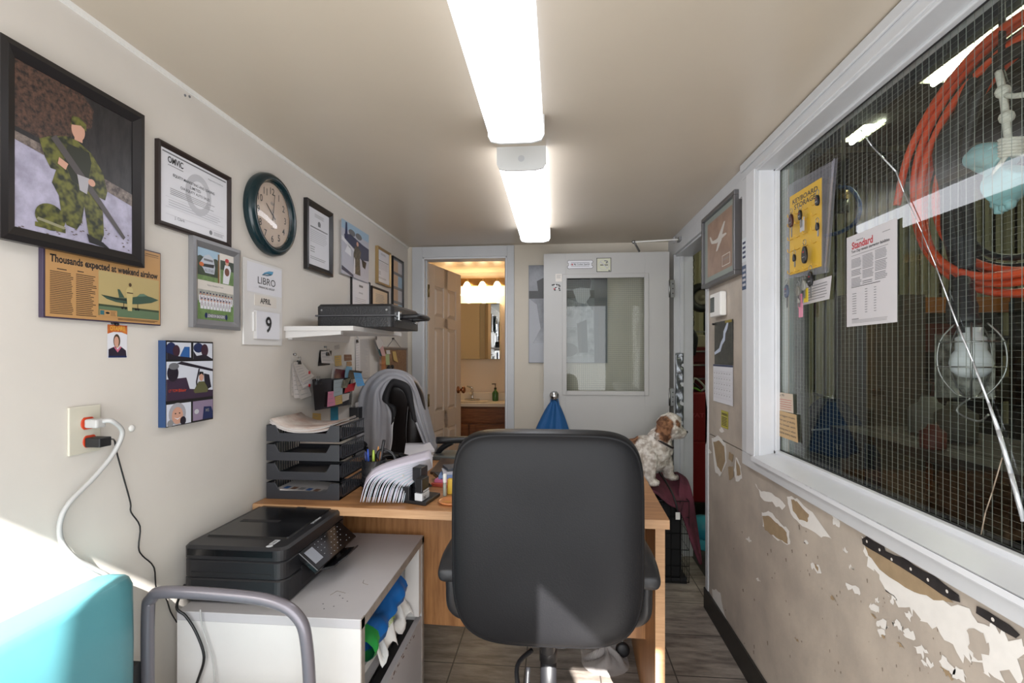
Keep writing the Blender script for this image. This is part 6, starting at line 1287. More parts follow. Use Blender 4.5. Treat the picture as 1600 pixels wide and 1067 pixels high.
p = atZ(690, 752, DT); f = M().at((p.x, p.y, DT + .012), (0, 0, .5)); f.box((-.02, -.06, 0), (.02, .06, .014), m_ph); f.box((-.017, -.03, .014), (.017, .05, .0155), mk('tiny keys', '#3b3b40', .5)); f.build('cordless_handset', None, 'small black cordless handset lying on the brown binder edge', 'handset', bevel=.003)
q = [atZ(x, y, DT) for x, y in ((650,718),(740,721),(735,709),(655,708))]; f = M(); f.hexa([(p.x, p.y, DT + .0005) for p in q], [(p.x, p.y, DT + .018) for p in q], mk('dull grey green tray', '#5f6462', .5)); f.build('keyboard_tray', None, 'flat grey green tray along the far edge of the desk', 'tray', bevel=.003)
for k in range(3):
    q = [atZ(x, y, DT) for x, y in ((706, 748 - 9 * k), (760, 750 - 9 * k), (765, 738 - 9 * k), (712, 737 - 9 * k))]; f = M(); f.hexa([(p.x, p.y, DT + .001 + k * .004) for p in q], [(p.x, p.y, DT + .0035 + k * .004) for p in q], m_pap); f.build('loose_paper', None, 'loose white paper on the desk just behind the black chair', 'paper', 'loose papers behind the chair')
# ---------------------------------------------------------------- right wall pier
def art_air(f):
    f.rect(0, 0, 1, 1, 0, inkc('grey mount', '#8d958f')); f.rect(.10, .09, .90, .92, .0004, inkc('sepia sky', '#a58a78', col2='#8d7363', vs=9))
    m = inkc('pale aircraft', '#c9c4bd'); f.poly([(.22,.62),(.40,.60),(.52,.62),(.72,.60),(.74,.575),(.55,.55),(.42,.54),(.25,.58)], .0007, m); f.poly([(.45,.60),(.66,.78),(.70,.77),(.60,.60)], .0008, m); f.poly([(.48,.56),(.40,.42),(.45,.42),(.60,.55)], .0008, m); f.poly([(.22,.62),(.18,.70),(.22,.70),(.29,.61)], .0008, m)
    f.rect(.60, .14, .84, .30, .0006, i_wht2); f.rect(.61, .15, .83, .29, .0008, inkc('sepia sky', '#a58a78')); f.text('Snowbirds', .63, .22, .81, .26, .001, i_gry, .01)
t = thing('framed_photograph', (XR, 2.38, 1.632), 'pewter framed sepia aircraft print high on the right wall beside the doorway', 'framed photo')
Ya, Yb, Za, Zb = 2.615, 2.14, 1.632, 1.985; b = .02; d = .034; m_pew = mk('pewter frame', '#6b6a6c', .3, metal=.5)
f = M()
for (p, q, r, s) in ((Yb, Za, Ya, Za + b), (Yb, Zb - b, Ya, Zb), (Yb, Za + b, Yb + b, Zb - b), (Ya - b, Za + b, Ya, Zb - b)): f.box((XR - d, p, q), (XR - .001, r, s), m_pew)
f.build('frame', t, bevel=.003)
f = M().frame((XR - .02, Ya - b, Za + b), (0, -(Ya - Yb - 2*b), 0), (0, 0, Zb - Za - 2*b), (-1, 0, 0)); art_air(f); f.build('print', t)
t = thing('thermostat', (XR, 2.4, 1.478), 'white thermostat with a dark display below the sepia aircraft print', 'thermostat')
M().box((XR - .03, 2.33, 1.478), (XR - .001, 2.485, 1.588), m_white).build('body', t, bevel=.006)
M().box((XR - .031, 2.415, 1.50), (XR - .0295, 2.475, 1.57), mk('thermostat display', '#4a5050', .2)).build('display', t)
t = thing('wall_calendar', (XR, 2.38, 1.07), 'wall calendar with a waterfall photo above a month grid, below the thermostat', 'calendar')
f = M().frame((XR - .003, 2.50, 1.255), (0, -.255, 0), (0, 0, .20), (-1, 0, 0)); m_wf = inkc('waterfall rock', '#3d3a30', col2='#191a17', vs=40); f.rect(0, 0, 1, 1, 0, m_wf)
f.poly([(.80,.98),(.72,.80),(.62,.70),(.60,.55),(.45,.45),(.35,.30),(.02,.22),(.0,.28),(.28,.38),(.38,.52),(.50,.62),(.52,.76),(.66,.90),(.74,1)], .0004, inkc('falling water', '#b9c3d6')); f.rect(.6, .94, .95, 1, .0005, inkc('autumn leaves', '#8a7a2a')); f.build('photo_page', t)
f = M().frame((XR - .003, 2.52, 1.075), (0, -.275, 0), (0, 0, .178), (-1, 0, 0)); f.rect(0, 0, 1, 1, 0, i_wht); f.rect(0, .95, 1, 1, .0004, i_dblu)
for k in range(6): f.rect(.04, .12 + k * .14, .96, .125 + k * .14, .0004, i_lg)
for k in range(8): f.rect(.04 + k * .13, .12, .044 + k * .13, .82, .0004, i_lg)
for k in range(5):
    for j in range(7): f.rect(.06 + j * .13, .2 + k * .14, .09 + j * .13, .225 + k * .14, .0004, i_gry)
f.build('month_page', t)
M().cyl((XR, 2.505, 1.448), (XR - .012, 2.505, 1.448), .005, m_black, 8).build('push_pin', t)
f = M().frame((XR - .002, 2.405, .965), (0, -.095, 0), (0, 0, .078), (-1, 0, 0)); f.rect(0, 0, 1, 1, 0, inkc('warning yellow', '#b5ad35')); f.text('WARNING', .1, .72, .9, .88, .0004, i_blk, .02); body_lines(f, .12, .1, .9, .65, 6, i_blk, .0004, 3, .45); f.build('warning_label', None, 'small yellow and black warning label just below the wall calendar', 'label')
for (ya, yb, c, lb, tx) in ((370, 404, '#cfd6da', 'white and blue sticker on the far window frame, beside the aircraft print', 'STAHL'), (413, 449, '#3f5270', 'navy sticker on the far window frame, level with the aircraft print bottom', 'NAPA')):
    a = atX(1166, ya, XR - .023); b_ = atX(1173, yb, XR - .023); f = M().frame((XR - .0228, 2.083, b_.z), (0, -.045, 0), (0, 0, a.z - b_.z), (-1, 0, 0)); f.rect(0, 0, 1, 1, 0, inkc('sticker ' + c, c))
    for k in range(4): f.rect(.15, .15 + k * .2, .85, .25 + k * .2, .0004, i_dblu if ya == 370 else i_lg)
    f.build('sticker', None, lb, 'sticker')
f = M(); P = [(1098,618),(1103,612),(1107,640),(1106,690),(1102,694),(1099,670)]; f.add([tuple(Vector((XR - .004, min(2.64, R(x, y).y), R(x, y).z))) for x, y in P], [tuple(range(6))], mk('torn grey green laminate', '#6f7670', .5)); f.build('torn_laminate', None, 'torn grey green laminate flap on the doorway edge left of the calendar', 'laminate', solid=.004)
# perforated dark strips under the sill
m_ps = mk('perforated dark strip', '#2e2b2c', .6, var=.4, vs=50)
def pstrip(P, dots, label):
    pts = [R(x, y) for x, y in P]; rnd = random.Random(len(P)); t = thing('perforated_strip', (XR, pts[0].y, pts[0].z), label, 'strip', 'dark perforated strips below the sill')
    f = M(); n = len(pts); vs = [(XR - .0035, p.y, p.z) for p in pts] + [(XR - .0022, p.y, p.z) for p in pts]
    f.add(vs, [tuple(range(n)), tuple(range(2*n-1, n-1, -1))] + [(i, n + i, n + (i+1) % n, (i+1) % n) for i in range(n)], m_ps); f.build('strip', t)
    f = M()
    for x, y in dots: p = R(x, y); f.frame((XR - .004, p.y, p.z), (0, -1, 0), (0, 0, 1), (-1, 0, 0)).ell(0, 0, .0035, .0035, 0, i_wht2, 12)
    f.build('hole', t)
pstrip([(1349,842),(1356,838),(1366,845),(1383,854),(1385,861),(1400,868),(1416,872),(1428,882),(1445,892),(1462,900),(1480,915),(1500,930),(1502,941),(1488,937),(1470,926),(1440,905),(1410,886),(1380,868),(1362,858),(1350,850)], [(1357,846),(1377,859),(1396,874),(1426,889),(1453,906),(1483,924)], 'long torn dark strip with white holes just below the window sill')
pstrip([(1529,947),(1545,955),(1562,966),(1580,977),(1596,992),(1590,997),(1570,986),(1550,972),(1528,958)], [(1555,968)], 'short torn dark strip near the right edge, below the window sill')
# ---------------------------------------------------------------- papers and keys on the glass
GXI = XG - .006
def nG(P, off=0):          # normalised frame on the glass from three pixel corners: lower left, lower right, upper left
    a = atX(P[0][0], P[0][1], GXI - off); b_ = atX(P[1][0], P[1][1], GXI - off); c = atX(P[2][0], P[2][1], GXI - off)
    return M().frame(tuple(a), tuple(b_ - a), tuple(c - a), (-1, 0, 0))
f = nG([(1323,511),(1402,503),(1323,372)]); f.rect(0, 0, 1, 1, 0, inkc('standard page', '#c9c6c9', .6))
f.text('Standard', .12, .845, .56, .925, .0004, inkc('masthead red', '#b3242c'), .03); f.text('simcoe', .22, .925, .36, .94, .0005, i_blk, .01); f.rect(.74, .91, .88, .918, .0004, i_gry)
f.text('Tom Day reveals staggering liabilities', .11, .795, .87, .835, .0004, i_blk, .02); body_lines(f, .11, .765, .88, .785, 1, i_gry, .0004, 2, .3, .05)
for u0, u1, blks in ((.11, .33, ((.64,.74),(.55,.62),(.42,.53),)), (.35, .58, ((.60,.75),(.50,.59),(.44,.48))), (.60, .83, ((.66,.76),(.54,.65),(.45,.53)))):
    for k, (v0, v1) in enumerate(blks): body_lines(f, u0, v0 - .0, u1, v1, int((v1 - v0) / .014), i_gry2, .0004, k, .4, .15)
f.rect(.11, .425, .70, .431, .0004, i_blk)
for k in range(10):
    v = .38 - k * .027
    for u, w_ in ((.13, .09), (.40, .05), (.58, .045)):
        if not (k == 0 and u < .2): f.rect(u, v, u + w_, v + .006, .0004, i_gry2)
f.rect(.12, .075, .27, .081, .0004, i_blk); body_lines(f, .12, .03, .88, .07, 3, i_gry, .0004, 5, .3, .1)
f.build('newspaper_page', None, 'printed news page headed Standard in red, taped on the wired glass', 'page')
f = nG([(1212,640),(1240,646),(1211,612)]); f.rect(0, 0, 1, 1, 0, inkc('cream note', '#cbbba8', .6)); body_lines(f, .1, .08, .95, .7, 5, i_red, .0004, 3, .2, .1); f.text('Dear Mr', .1, .8, .55, .93, .0004, i_blk); f.build('handwritten_note', None, 'upper cream handwritten note at the lower far corner of the window', 'note')
f = nG([(1215,680),(1247,692),(1213,640)], .0012); f.rect(0, 0, 1, 1, 0, inkc('tan note', '#c2a377', .6)); 
for k, s in enumerate(('The biggest trouble', 'when put probably', 'you break with', 'getting you is when', 'worse every more')): f.text(s, .08, .78 - k * .17, .92, .88 - k * .17, .0004, i_blk)
f.build('handwritten_note', None, 'lower tan handwritten note overlapping the cream one on the window', 'note')
f = nG([(1254,477),(1296,467),(1257,444)], .001); f.rect(0, 0, 1, 1, 0, inkc('standard page', '#c9c6c9', .6)); body_lines(f, .1, .1, .9, .85, 6, i_gry2, .0004, 4, .25); f.build('white_note', None, 'white note stuck on the glass behind the hanging keys', 'note')
f = nG([(1226,436),(1297,426),(1231,290)], .002); m_bagm = mk('cloudy plastic bag', '#9a9ba6', .15, alpha=.42)
f.add([(0, 0, 0), (1.0, 0, .004), (1.08, 1.0, .004), (0, 1, 0)], [(0, 1, 2, 3)], m_bagm); f.add([(.9, .02, .002), (1.0, .0, .012), (1.08, 1.0, .012), (.96, 1.0, .002)], [(0, 1, 2, 3)], mk('bag sheen', '#b9b8c9', .12, alpha=.6)); f.build('plastic_bag', None, 'cloudy clear plastic bag behind the yellow key board on the glass', 'plastic bag')
t = thing('key_board', tuple(atX(1257, 430, GXI)), 'yellow key storage board with hooks hung on the wired glass', 'key board')
KP = [(1234,430),(1283,416),(1234,308)]; m_ky = mk('key board yellow', '#d3a92c', .45)
def kb_(off): return nG(KP, off)
f = kb_(.006); f.add([(0,0,0),(1,0,0),(1,1,0),(0,1,0),(0,0,-.003),(1,0,-.003),(1,1,-.003),(0,1,-.003)], [(0,1,2,3),(7,6,5,4),(0,4,5,1),(1,5,6,2),(2,6,7,3),(3,7,4,0)], m_ky); f.build('board', t)
f = kb_(.0064); f.text('KEYBOARD', .10, .88, .90, .94, 0, i_blk, .02); f.text('STORAGE', .16, .80, .84, .865, 0, i_blk, .02); f.build('lettering', t)
hooks = [(u, v) for v in (.03,.30,.45,.62,.74) for u in (.1,.34,.6,.86)]; m_hk = mk('pale gold hook', '#c9a03a', .3, metal=.4)
def kpt(u, v, o): f = kb_(.006); return f.X @ Vector((u, v, o))
for u, v in hooks:
    p = kpt(u, v, .0); q = p + Vector((-.016, 0, -.003)); f = M(); f.tube(catmull([p, p + Vector((-.01, 0, -.006)), q, q + Vector((0, 0, .008))], 4), .0015, m_hk, 6); f.build('hook', t)
def key(px, py, label, kind='fob', c='#17171a', s=1.0, blade=True, tag=None):
    p = atX(px, py, GXI - .024); t = thing('key_set', tuple(p), label, 'keys', 'keys hanging on the yellow board')
    f = M().at(tuple(p + Vector((0, 0, .030 * s))), (PI/2, 0, PI/2)); f.rings([[((.009+.001*math.cos(b_))*math.cos(a), (.009+.001*math.cos(b_))*math.sin(a), .001*math.sin(b_)) for b_ in [2*PI*j/5 for j in range(5)]] for a in [2*PI*i/16 for i in range(16)]], m_steel, loop=True); f.build('key_ring', t)
    f = M().frame(tuple(p), (0, -1, 0), (0, 0, 1), (-1, 0, 0)); mm = mk('key ' + c, c, .3)
    P = [(.011*s*math.cos(a) * (1 - .15 * math.sin(a)), .021*s*math.sin(a)) for a in [2*PI*k/24 for k in range(24)]]; f.prism(P, -.004, .004, mm); f.build('fob' if kind == 'fob' else 'key_head', t, bevel=.0015)
    if kind == 'fob':
        f = M().frame(tuple(p), (0, -1, 0), (0, 0, 1), (-1, 0, 0)); f.ell(-.003*s, -.006*s, .0022, .0022, .0045, i_lg, 8); f.ell(.004*s, -.006*s, .0022, .0022, .0045, i_lg, 8); f.rect(-.004*s, .005*s, .004*s, .008*s, .0045, i_red); f.build('button', t)
    if blade:
        f = M().frame(tuple(p + Vector((0, -.004, -.018 * s))), (0, -1, 0), (0, 0, 1), (-1, 0, 0)); f.prism([(-.0035, 0), (.0035, 0), (.0035, -.03*s), (0, -.035*s), (-.0035, -.028*s)], -.001, .001, m_steel); f.build('blade', t)
    if tag:
        f = M().frame(tuple(p + Vector((.004, -.004, -.01))), (0, -1, 0), (0, 0, 1), (-1, 0, 0)); f.prism([(-.013, 0), (.013, 0), (.013, -.045), (-.013, -.045)], -.0015, 0, mk('tag ' + tag, tag, .6)); f.build('tag', t)
key(1277, 313, 'black sunglasses shaped key fob at the top right of the yellow key board', s=.8, blade=False)
key(1236, 345, 'dark red and black key fobs at the left edge of the yellow board', c='#3a1a1c', s=1.1)
key(1250, 336, 'round black key fob with silver tags near the top of the yellow board', s=.8, tag='#b9b9bb')
key(1277, 354, 'small single black headed key on the right of the yellow board', 'key', s=.6)
key(1257, 398, 'large black remote fob with red button in the middle of the yellow board', s=1.35, blade=False)
key(1241, 403, 'small black headed key at the lower left of the yellow board', 'key', s=.6)
key(1266, 436, 'black remote fob with red button hanging under the yellow board', s=1.15)
key(1229, 455, 'slate grey key fob hanging lowest at the left of the keys', c='#565f70', s=1.1)
key(1247, 455, 'grey keys with a pink tag hanging below the yellow board', 'key', c='#77756d', s=.8, tag='#c98096')
key(1256, 446, 'keys with a yellow tag hanging below the yellow board', 'key', c='#8a8a84', s=.8, tag='#cfb52c')
key(1248, 470, 'lowest pink paper key tag hanging by a short key', 'key', c='#8a8a84', s=.4, tag='#d38ba2')
# ---------------------------------------------------------------- stickers on the office door
def nB(x0, y0_, x1, y1_, Y, off=.001):
    a = atY(x0, y1_, Y); b_ = atY(x1, y1_, Y); c = atY(x0, y0_, Y); return M().frame((a.x, Y - off, a.z), (b_.x - a.x, 0, 0), (0, 0, c.z - a.z), (0, -1, 0))
f = nB(886, 406, 927, 421, DYF); 
def bone(i):
    P = []
    for cx_, cy_, a0, a1 in ((.09,.76,60,255),(.09,.24,105,300),(.91,.24,240,435),(.91,.76,-75,120)):
        for k in range(9): a = math.radians(a0 + (a1 - a0) * k / 8); P.append((cx_ + (.085 - i) * math.cos(a), cy_ + (.20 - i * 2.6) * math.sin(a)))
    return P
f.poly(bone(0), 0, i_blk); f.poly(bone(.015), .0004, i_wht); f.rect(.12, .36, .88, .64, .0006, i_wht); f.text('I', .14, .42, .155, .58, .0008, i_blk); f.ell(.20, .5, .03, .09, .0008, i_red); f.text('My Cocker Spaniel', .26, .40, .86, .60, .0008, i_blk, .02); f.rect(.15, .31, .85, .345, .0007, i_blk); f.rect(.15, .655, .85, .69, .0007, i_blk)
f.build('bone_sticker', None, 'bone shaped dog sticker at the top of the grey office door', 'sticker')
f = nB(932, 403, 955, 425, DYF); f.rect(0, 0, 1, 1, 0, i_blk); f.rect(.04, .04, .96, .96, .0003, inkc('pale green paper', '#cfd0bb')); f.ell(.5, .5, .36, .36, .0005, i_lg, 30); f.ell(.5, .5, .33, .33, .0007, inkc('pale green paper', '#cfd0bb'), 30); f.rect(.25, .46, .78, .52, .0009, i_blk); f.poly([(.22,.72),(.28,.76),(.78,.28),(.73,.24)], .001, i_lg); f.poly([(.6,.6),(.7,.75),(.5,.75),(.55,.82),(.78,.78),(.74,.6)], .0011, i_gry2); f.ell(.86, .09, .06, .05, .001, i_gry2)
f.build('no_smoking_sticker', None, 'square pale no smoking sticker right of the bone sticker', 'sticker')
f = nB(868, 428, 878, 440, DYF); f.rect(0, 0, 1, 1, 0, i_wht2); body_lines(f, .15, .4, .9, .9, 3, i_gry, .0004, 1); f.build('small_label', None, 'tiny white label at the left edge of the grey office door', 'label')
f = nB(861, 443, 876, 455, DYF)
for u, v, c in ((.15,.8,i_blk),(.3,.85,i_blk),(.45,.7,i_wht),(.6,.85,i_blk),(.8,.8,i_blk),(.9,.65,i_blk),(.5,.45,i_blk),(.35,.3,i_red),(.6,.35,i_wht),(.85,.35,i_blk),(.4,.15,i_blk),(.9,.12,i_blk)): f.ell(u, v, .10, .10, .0003, c, 10)
f.build('cow_sticker', None, 'tiny black and white cow sticker under the small label on the office door', 'sticker')
# poster behind the office door
a = atY(826, 415, YB); b_ = atY(826, 567, YB); c = atY(950, 415, YB)
t = thing('metallic_poster', (.07, YB, b_.z), 'large silvery black and white portrait poster on the back wall, partly behind the open door', 'poster')
m_ms = inkc('silver print', '#5f6168', .25, col2='#8d8f96', vs=5); M().box((a.x, YB - .012, b_.z), (.345, YB - .001, a.z), i_gry2).build('backing', t)
f = M().frame((a.x + .004, YB - .0125, b_.z + .004), (.345 - a.x - .008, 0, 0), (0, 0, a.z - b_.z - .008), (0, -1, 0)); f.rect(0, 0, 1, 1, 0, m_ms); f.rect(0, .66, 1, .74, .0003, i_blk); f.rect(0, 0, 1, .2, .0003, inkc('silver light', '#a5a7ae'))
f.rect(.34, .74, .80, .98, .0004, inkc('silver haze', '#9a9ca3')); f.rect(.84, 0, 1, 1, .0005, inkc('silver dark', '#4f5056')); m_fg = inkc('figure cloth', '#74767d', col2='#b4b6bb', vs=26); f.poly([(.44,.76),(.50,.86),(.62,.93),(.74,.92),(.80,.84),(.79,.76),(.66,.77),(.56,.75)], .0012, inkc('cap grey', '#2e2f34')); f.poly([(.56,.76),(.78,.76),(.79,.68),(.72,.60),(.62,.62)], .0009, inkc('pale face', '#c4c5c9')); f.poly([(.50,.66),(.62,.62),(.74,.62),(.83,.52),(.84,.05),(.30,.03),(.34,.36),(.46,.44)], .0006, m_fg); f.poly([(.42,.50),(.60,.44),(.62,.36),(.46,.38),(.40,.44)], .0014, inkc('silver light', '#a5a7ae')); f.ell(.50, .13, .13, .07, .0013, i_gry2); f.poly([(.62,.40),(.74,.44),(.76,.10),(.64,.10)], .0011, inkc('silver dark', '#4f5056'))
f.poly([(.0,.66),(.10,.60),(.15,.35),(.05,.2),(.0,.12)], .0005, inkc('silver light', '#a5a7ae')); f.poly([(.10,.84),(.2,.88),(.2,.70),(.12,.72)], .0007, i_blk)
f.build('print', t)
# ---------------------------------------------------------------- blue tote on the door knob
t = thing('blue_tote_bag', (kb.x, DYF - .05, .7), 'bright blue cloth bag hanging from the office door knob', 'bag')
m_bb = mk('bright blue cloth', '#1f5f9c', .65, bump=.5, bs=8, var=.15, vs=6)
def bagf(u, v):
    w_ = .012 + .135 * v ** .75; a = (u - .5) * 2; x = kb.x + a * w_ - .02 * v
    return (x, DYF - .028 - (.03 + .04 * v) * (1 - a * a) - .010 * math.cos(a * 9 + v * 2) * (.4 + v), kb.z - .028 - v * .33 + .03 * abs(a) * v)
f = M(); f.grid(bagf, 30, 18, m_bb); f.build('front', t, solid=.003)
f = M(); f.grid(lambda u, v: (bagf(u, v)[0], DYF - .006, bagf(u, v)[2]), 10, 6, m_bb); f.build('back', t)
f = M(); f.tube(catmull([(kb.x - .03, DYF - .04, kb.z - .10), (kb.x - .016, DYF - .04, kb.z), (kb.x, DYF - .04, kb.z + .018), (kb.x + .016, DYF - .04, kb.z), (kb.x + .04, DYF - .045, kb.z - .10)], 5), .004, m_bb, 8)
f.build('strap', t)
f = M(); p = kb; f.frame((kb.x - .02, DYF - .105, kb.z - .30), (1, 0, 0), (0, 0, 1), (0, -1, 0)).text('lf', 0, 0, .04, .03, 0, i_wht); f.build('lettering', t)
# ---------------------------------------------------------------- wire crate, blanket, dog
CRX0, CRX1, CRY0, CRY1, CRZ = .40, .745, 2.90, 3.235, .47
t = thing('dog_crate', ((CRX0 + CRX1) / 2, 3.06, 0), 'black wire dog crate standing in front of the open grey door', 'dog crate')
m_cw = mk('black crate wire', '#161618', .4)
f = M()
for i in range(8):
    x = CRX0 + (CRX1 - CRX0) * i / 7; f.tube([(x, CRY0, .01), (x, CRY0, CRZ), (x, CRY1, CRZ), (x, CRY1, .01)], .002, m_cw, 5)
for k in range(6):
    z = .012 + (CRZ - .012) * k / 5; f.tube([(CRX0, CRY0, z), (CRX1, CRY0, z), (CRX1, CRY1, z), (CRX0, CRY1, z)], .0025, m_cw, 5, closed=True)
for k in range(8): y = CRY0 + (CRY1 - CRY0) * k / 7; f.tube([(CRX1, y, .01), (CRX1, y, CRZ), (CRX0, y, CRZ), (CRX0, y, .01)], .002, m_cw, 5)
f.build('wire_panels', t)
M().box((CRX0 + .01, CRY0 + .01, .0), (CRX1 - .01, CRY1 - .01, .03), m_plast).build('tray', t)
M().box((CRX0 + .02, CRY0 + .012, .03), (CRX1 - .035, CRY1 - .02, CRZ - .01), mk('black fabric liner', '#151517', .9)).build('fabric_liner', t, bevel=.015)
m_bl = mk('burgundy blanket', '#6a3040', .85, bump=.4, bs=25, col2='#4c2330', vs=9)
t = thing('burgundy_blanket', (.6, 3.0, .48), 'burgundy blanket spread on the dog crate, its pointed corner hanging down', 'blanket')
top = [[(985,744,3.14),(1010,741,3.14),(1035,740,3.14),(1055,741,3.13),(1066,748,3.12)],
       [(985,750,3.02),(1012,752,3.02),(1038,757,3.02),(1058,762,3.02),(1071,768,3.02)],
       [(990,748,2.90),(1014,762,2.90),(1036,776,2.89),(1054,788,2.88),(1064,796,2.88)],
       [(992,752,2.885),(1015,767,2.885),(1036,780,2.875),(1054,793,2.865),(1063,800,2.865)]]
rows = [catmull([atY(*p) for p in r_], 6) for r_ in top]; cols_ = [catmull([r_[i] for r_ in rows], 5) for i in range(len(rows[0]))]; nu = len(cols_) - 1; nv = len(cols_[0]) - 1
f = M(); f.grid(lambda u, v: cols_[int(round(u*nu))][int(round(v*nv))] + Vector((0, 0, .006 * math.sin(u * 14 + v * 3))), nu, nv, m_bl); f.build('top_fold', t, solid=.012)
L1 = [(1052,739,3.10),(1062,744,3.02),(1060,775,2.95),(1063,798,2.90),(1070,818,2.90),(1079,846,2.90),(1093,880,2.90)]; L2 = [(1058,738,3.12),(1074,750,3.02),(1083,778,2.97),(1086,800,2.96),(1090,825,2.95),(1094,852,2.93),(1096,882,2.91)]
a = catmull([atY(*p) for p in L1], 5); b_ = catmull([atY(*p) for p in L2], 5); n = len(a) - 1
f = M(); f.grid(lambda u, v: a[int(round(u*n))].lerp(b_[int(round(u*n))], v) + Vector((0, -.012 * math.sin(v * PI * 2) * u, 0)), n, 8, m_bl); f.build('hanging_fold', t, solid=.010)
f = M(); q = catmull([atY(*p) for p in [(1030,738,3.05),(1040,752,2.99),(1050,770,2.90),(1056,786,2.85),(1059,800,2.85)]], 5); f.tube(q, .006, m_black, 6); f.build('leash', None, 'black leash strap lying over the burgundy blanket, with a white tag', 'leash')
p = atY(1059, 806, 2.845); M().box((p.x - .012, p.y - .002, p.z - .02), (p.x + .012, p.y, p.z + .02), m_white).build('leash_tag', None, 'white tag clip at the end of the leash against the crate', 'tag')
# the dog
def dog_mat():
    m = bpy.data.materials.new('white and tan coat'); m.use_nodes = True; n = m.node_tree.nodes; l = m.node_tree.links; b = n['Principled BSDF']
    tc = n.new('ShaderNodeTexCoord'); prev = None
    no = n.new('ShaderNodeTexNoise'); no.inputs['Scale'].default_value = 35; no.inputs['Detail'].default_value = 6; l.new(tc.outputs['Object'], no.inputs[0])
    base = n.new('ShaderNodeValToRGB'); base.color_ramp.elements[0].color = lin('#b0a498'); base.color_ramp.elements[1].color = lin('#e6e0d8'); base.color_ramp.elements[0].position = .38; base.color_ramp.elements[1].position = .6
    l.new(no.outputs[0], base.inputs[0]); col = base.outputs[0]
    br = n.new('ShaderNodeValToRGB'); br.color_ramp.elements[0].color = lin('#5f3f2c'); br.color_ramp.elements[1].color = lin('#9c6f50'); br.color_ramp.elements[0].position = .4; br.color_ramp.elements[1].position = .62; l.new(no.outputs[0], br.inputs[0])
    nv_ = n.new('ShaderNodeTexNoise'); nv_.inputs['Scale'].default_value = 25; l.new(tc.outputs['Object'], nv_.inputs[0])
    for (c, r) in DOGP:
        d = n.new('ShaderNodeVectorMath'); d.operation = 'DISTANCE'; l.new(tc.outputs['Object'], d.inputs[0]); d.inputs[1].default_value = c
        ad = n.new('ShaderNodeMath'); ad.operation = 'MULTIPLY_ADD'; l.new(nv_.outputs[0], ad.inputs[0]); ad.inputs[1].default_value = .03; l.new(d.outputs['Value'], ad.inputs[2])
        mr = n.new('ShaderNodeMapRange'); mr.inputs[1].default_value = r + .012; mr.inputs[2].default_value = r + .022; mr.inputs[3].default_value = 1; mr.inputs[4].default_value = 0; l.new(ad.outputs[0], mr.inputs[0])
        mx = n.new('ShaderNodeMix'); mx.data_type = 'RGBA'; l.new(mr.outputs[0], mx.inputs[0]); l.new(col, mx.inputs[6]); l.new(br.outputs[0], mx.inputs[7]); col = mx.outputs[2]
    l.new(col, b.inputs['Base Color']); b.inputs['Roughness'].default_value = .9
    nb = n.new('ShaderNodeTexNoise'); nb.inputs['Scale'].default_value = 120; l.new(tc.outputs['Object'], nb.inputs[0]); bp = n.new('ShaderNodeBump'); bp.inputs['Strength'].default_value = .7; l.new(nb.outputs[0], bp.inputs['Height']); l.new(bp.outputs[0], b.inputs['Normal'])
    return m
DB = atY(1025, 757, 3.0)
def dp(px, py, Y): return atY(px, py, Y)
PXM = 1 / 262.0
t = thing('dog', (DB.x, DB.y, DB.z), 'small fluffy white and tan dog on the burgundy blanket, looking out of the doorway', 'dog')
DOGP = [(tuple(dp(1036, 664, 2.95) - DB), .058), (tuple(dp(1036, 682, 2.95) - DB), .042), (tuple(dp(1056, 664, 2.96) - DB), .026), (tuple(dp(982, 686, 3.0) - DB), .062)]
m_dog = dog_mat()
f = M()
def bl(px, py, Y, rx, ry, rz): p = dp(px, py, Y); f.ball(tuple(p), (rx*PXM, ry*PXM, rz*PXM), m_dog, 8)
bl(1045, 667, 3.0, 20, 20, 20); bl(1048, 656, 3.0, 15, 15, 11); bl(1058, 677, 3.0, 13, 11, 9); bl(1066, 677, 3.0, 7, 9, 7)
bl(1036, 668, 2.94, 9, 5, 15); bl(1034, 681, 2.94, 10, 5, 13); bl(1040, 672, 3.06, 9, 5, 18)                   # ears
bl(1030, 688, 3.0, 19, 18, 20); bl(1026, 704, 3.0, 22, 22, 22); bl(1018, 716, 3.0, 23, 24, 21); bl(1006, 704, 3.0, 24, 24, 24); bl(988, 714, 3.0, 27, 27, 28); bl(968, 726, 3.0, 27, 29, 27)
bl(1040, 702, 3.0, 10, 13, 18)
def limb(P, r):
    q = [dp(*p) for p in P]
    for i in range(len(q) - 1):
        for k in range(5): p = q[i].lerp(q[i+1], k / 5); rr = r[i] + (r[i+1] - r[i]) * k / 5; f.ball(tuple(p), rr * PXM, m_dog, 6)
limb([(1016, 716, 2.93), (1014, 732, 2.92), (1016, 752, 2.91)], [13, 11, 8]); limb([(1036, 712, 3.06), (1042, 728, 3.07), (1045, 744, 3.07)], [13, 10.5, 8])
bl(1021, 754, 2.90, 10, 8, 5.5); bl(1051, 746, 3.06, 9.5, 8, 5); limb([(972, 735, 2.92), (985, 748, 2.92)], [18, 11]); bl(992, 752, 2.92, 12, 8, 6); limb([(965, 735, 3.08), (975, 745, 3.08)], [15, 9])
o = f.build('body', t)
rm = o.modifiers.new('join', 'REMESH'); rm.mode = 'VOXEL'; rm.voxel_size = .006; rm.use_smooth_shade = True
sm = o.modifiers.new('soft', 'SMOOTH'); sm.iterations = 4; sm.factor = .6
tx = bpy.data.textures.new('fur lumps', 'CLOUDS'); tx.noise_scale = .022; tx.noise_depth = 3
dm = o.modifiers.new('fur', 'DISPLACE'); dm.texture = tx; dm.strength = .018; dm.mid_level = .5; dm.texture_coords = 'LOCAL'
p = dp(1072, 675, 3.0); M().ball(tuple(p), (.011, .012, .009), m_black, 8).build('nose', t)
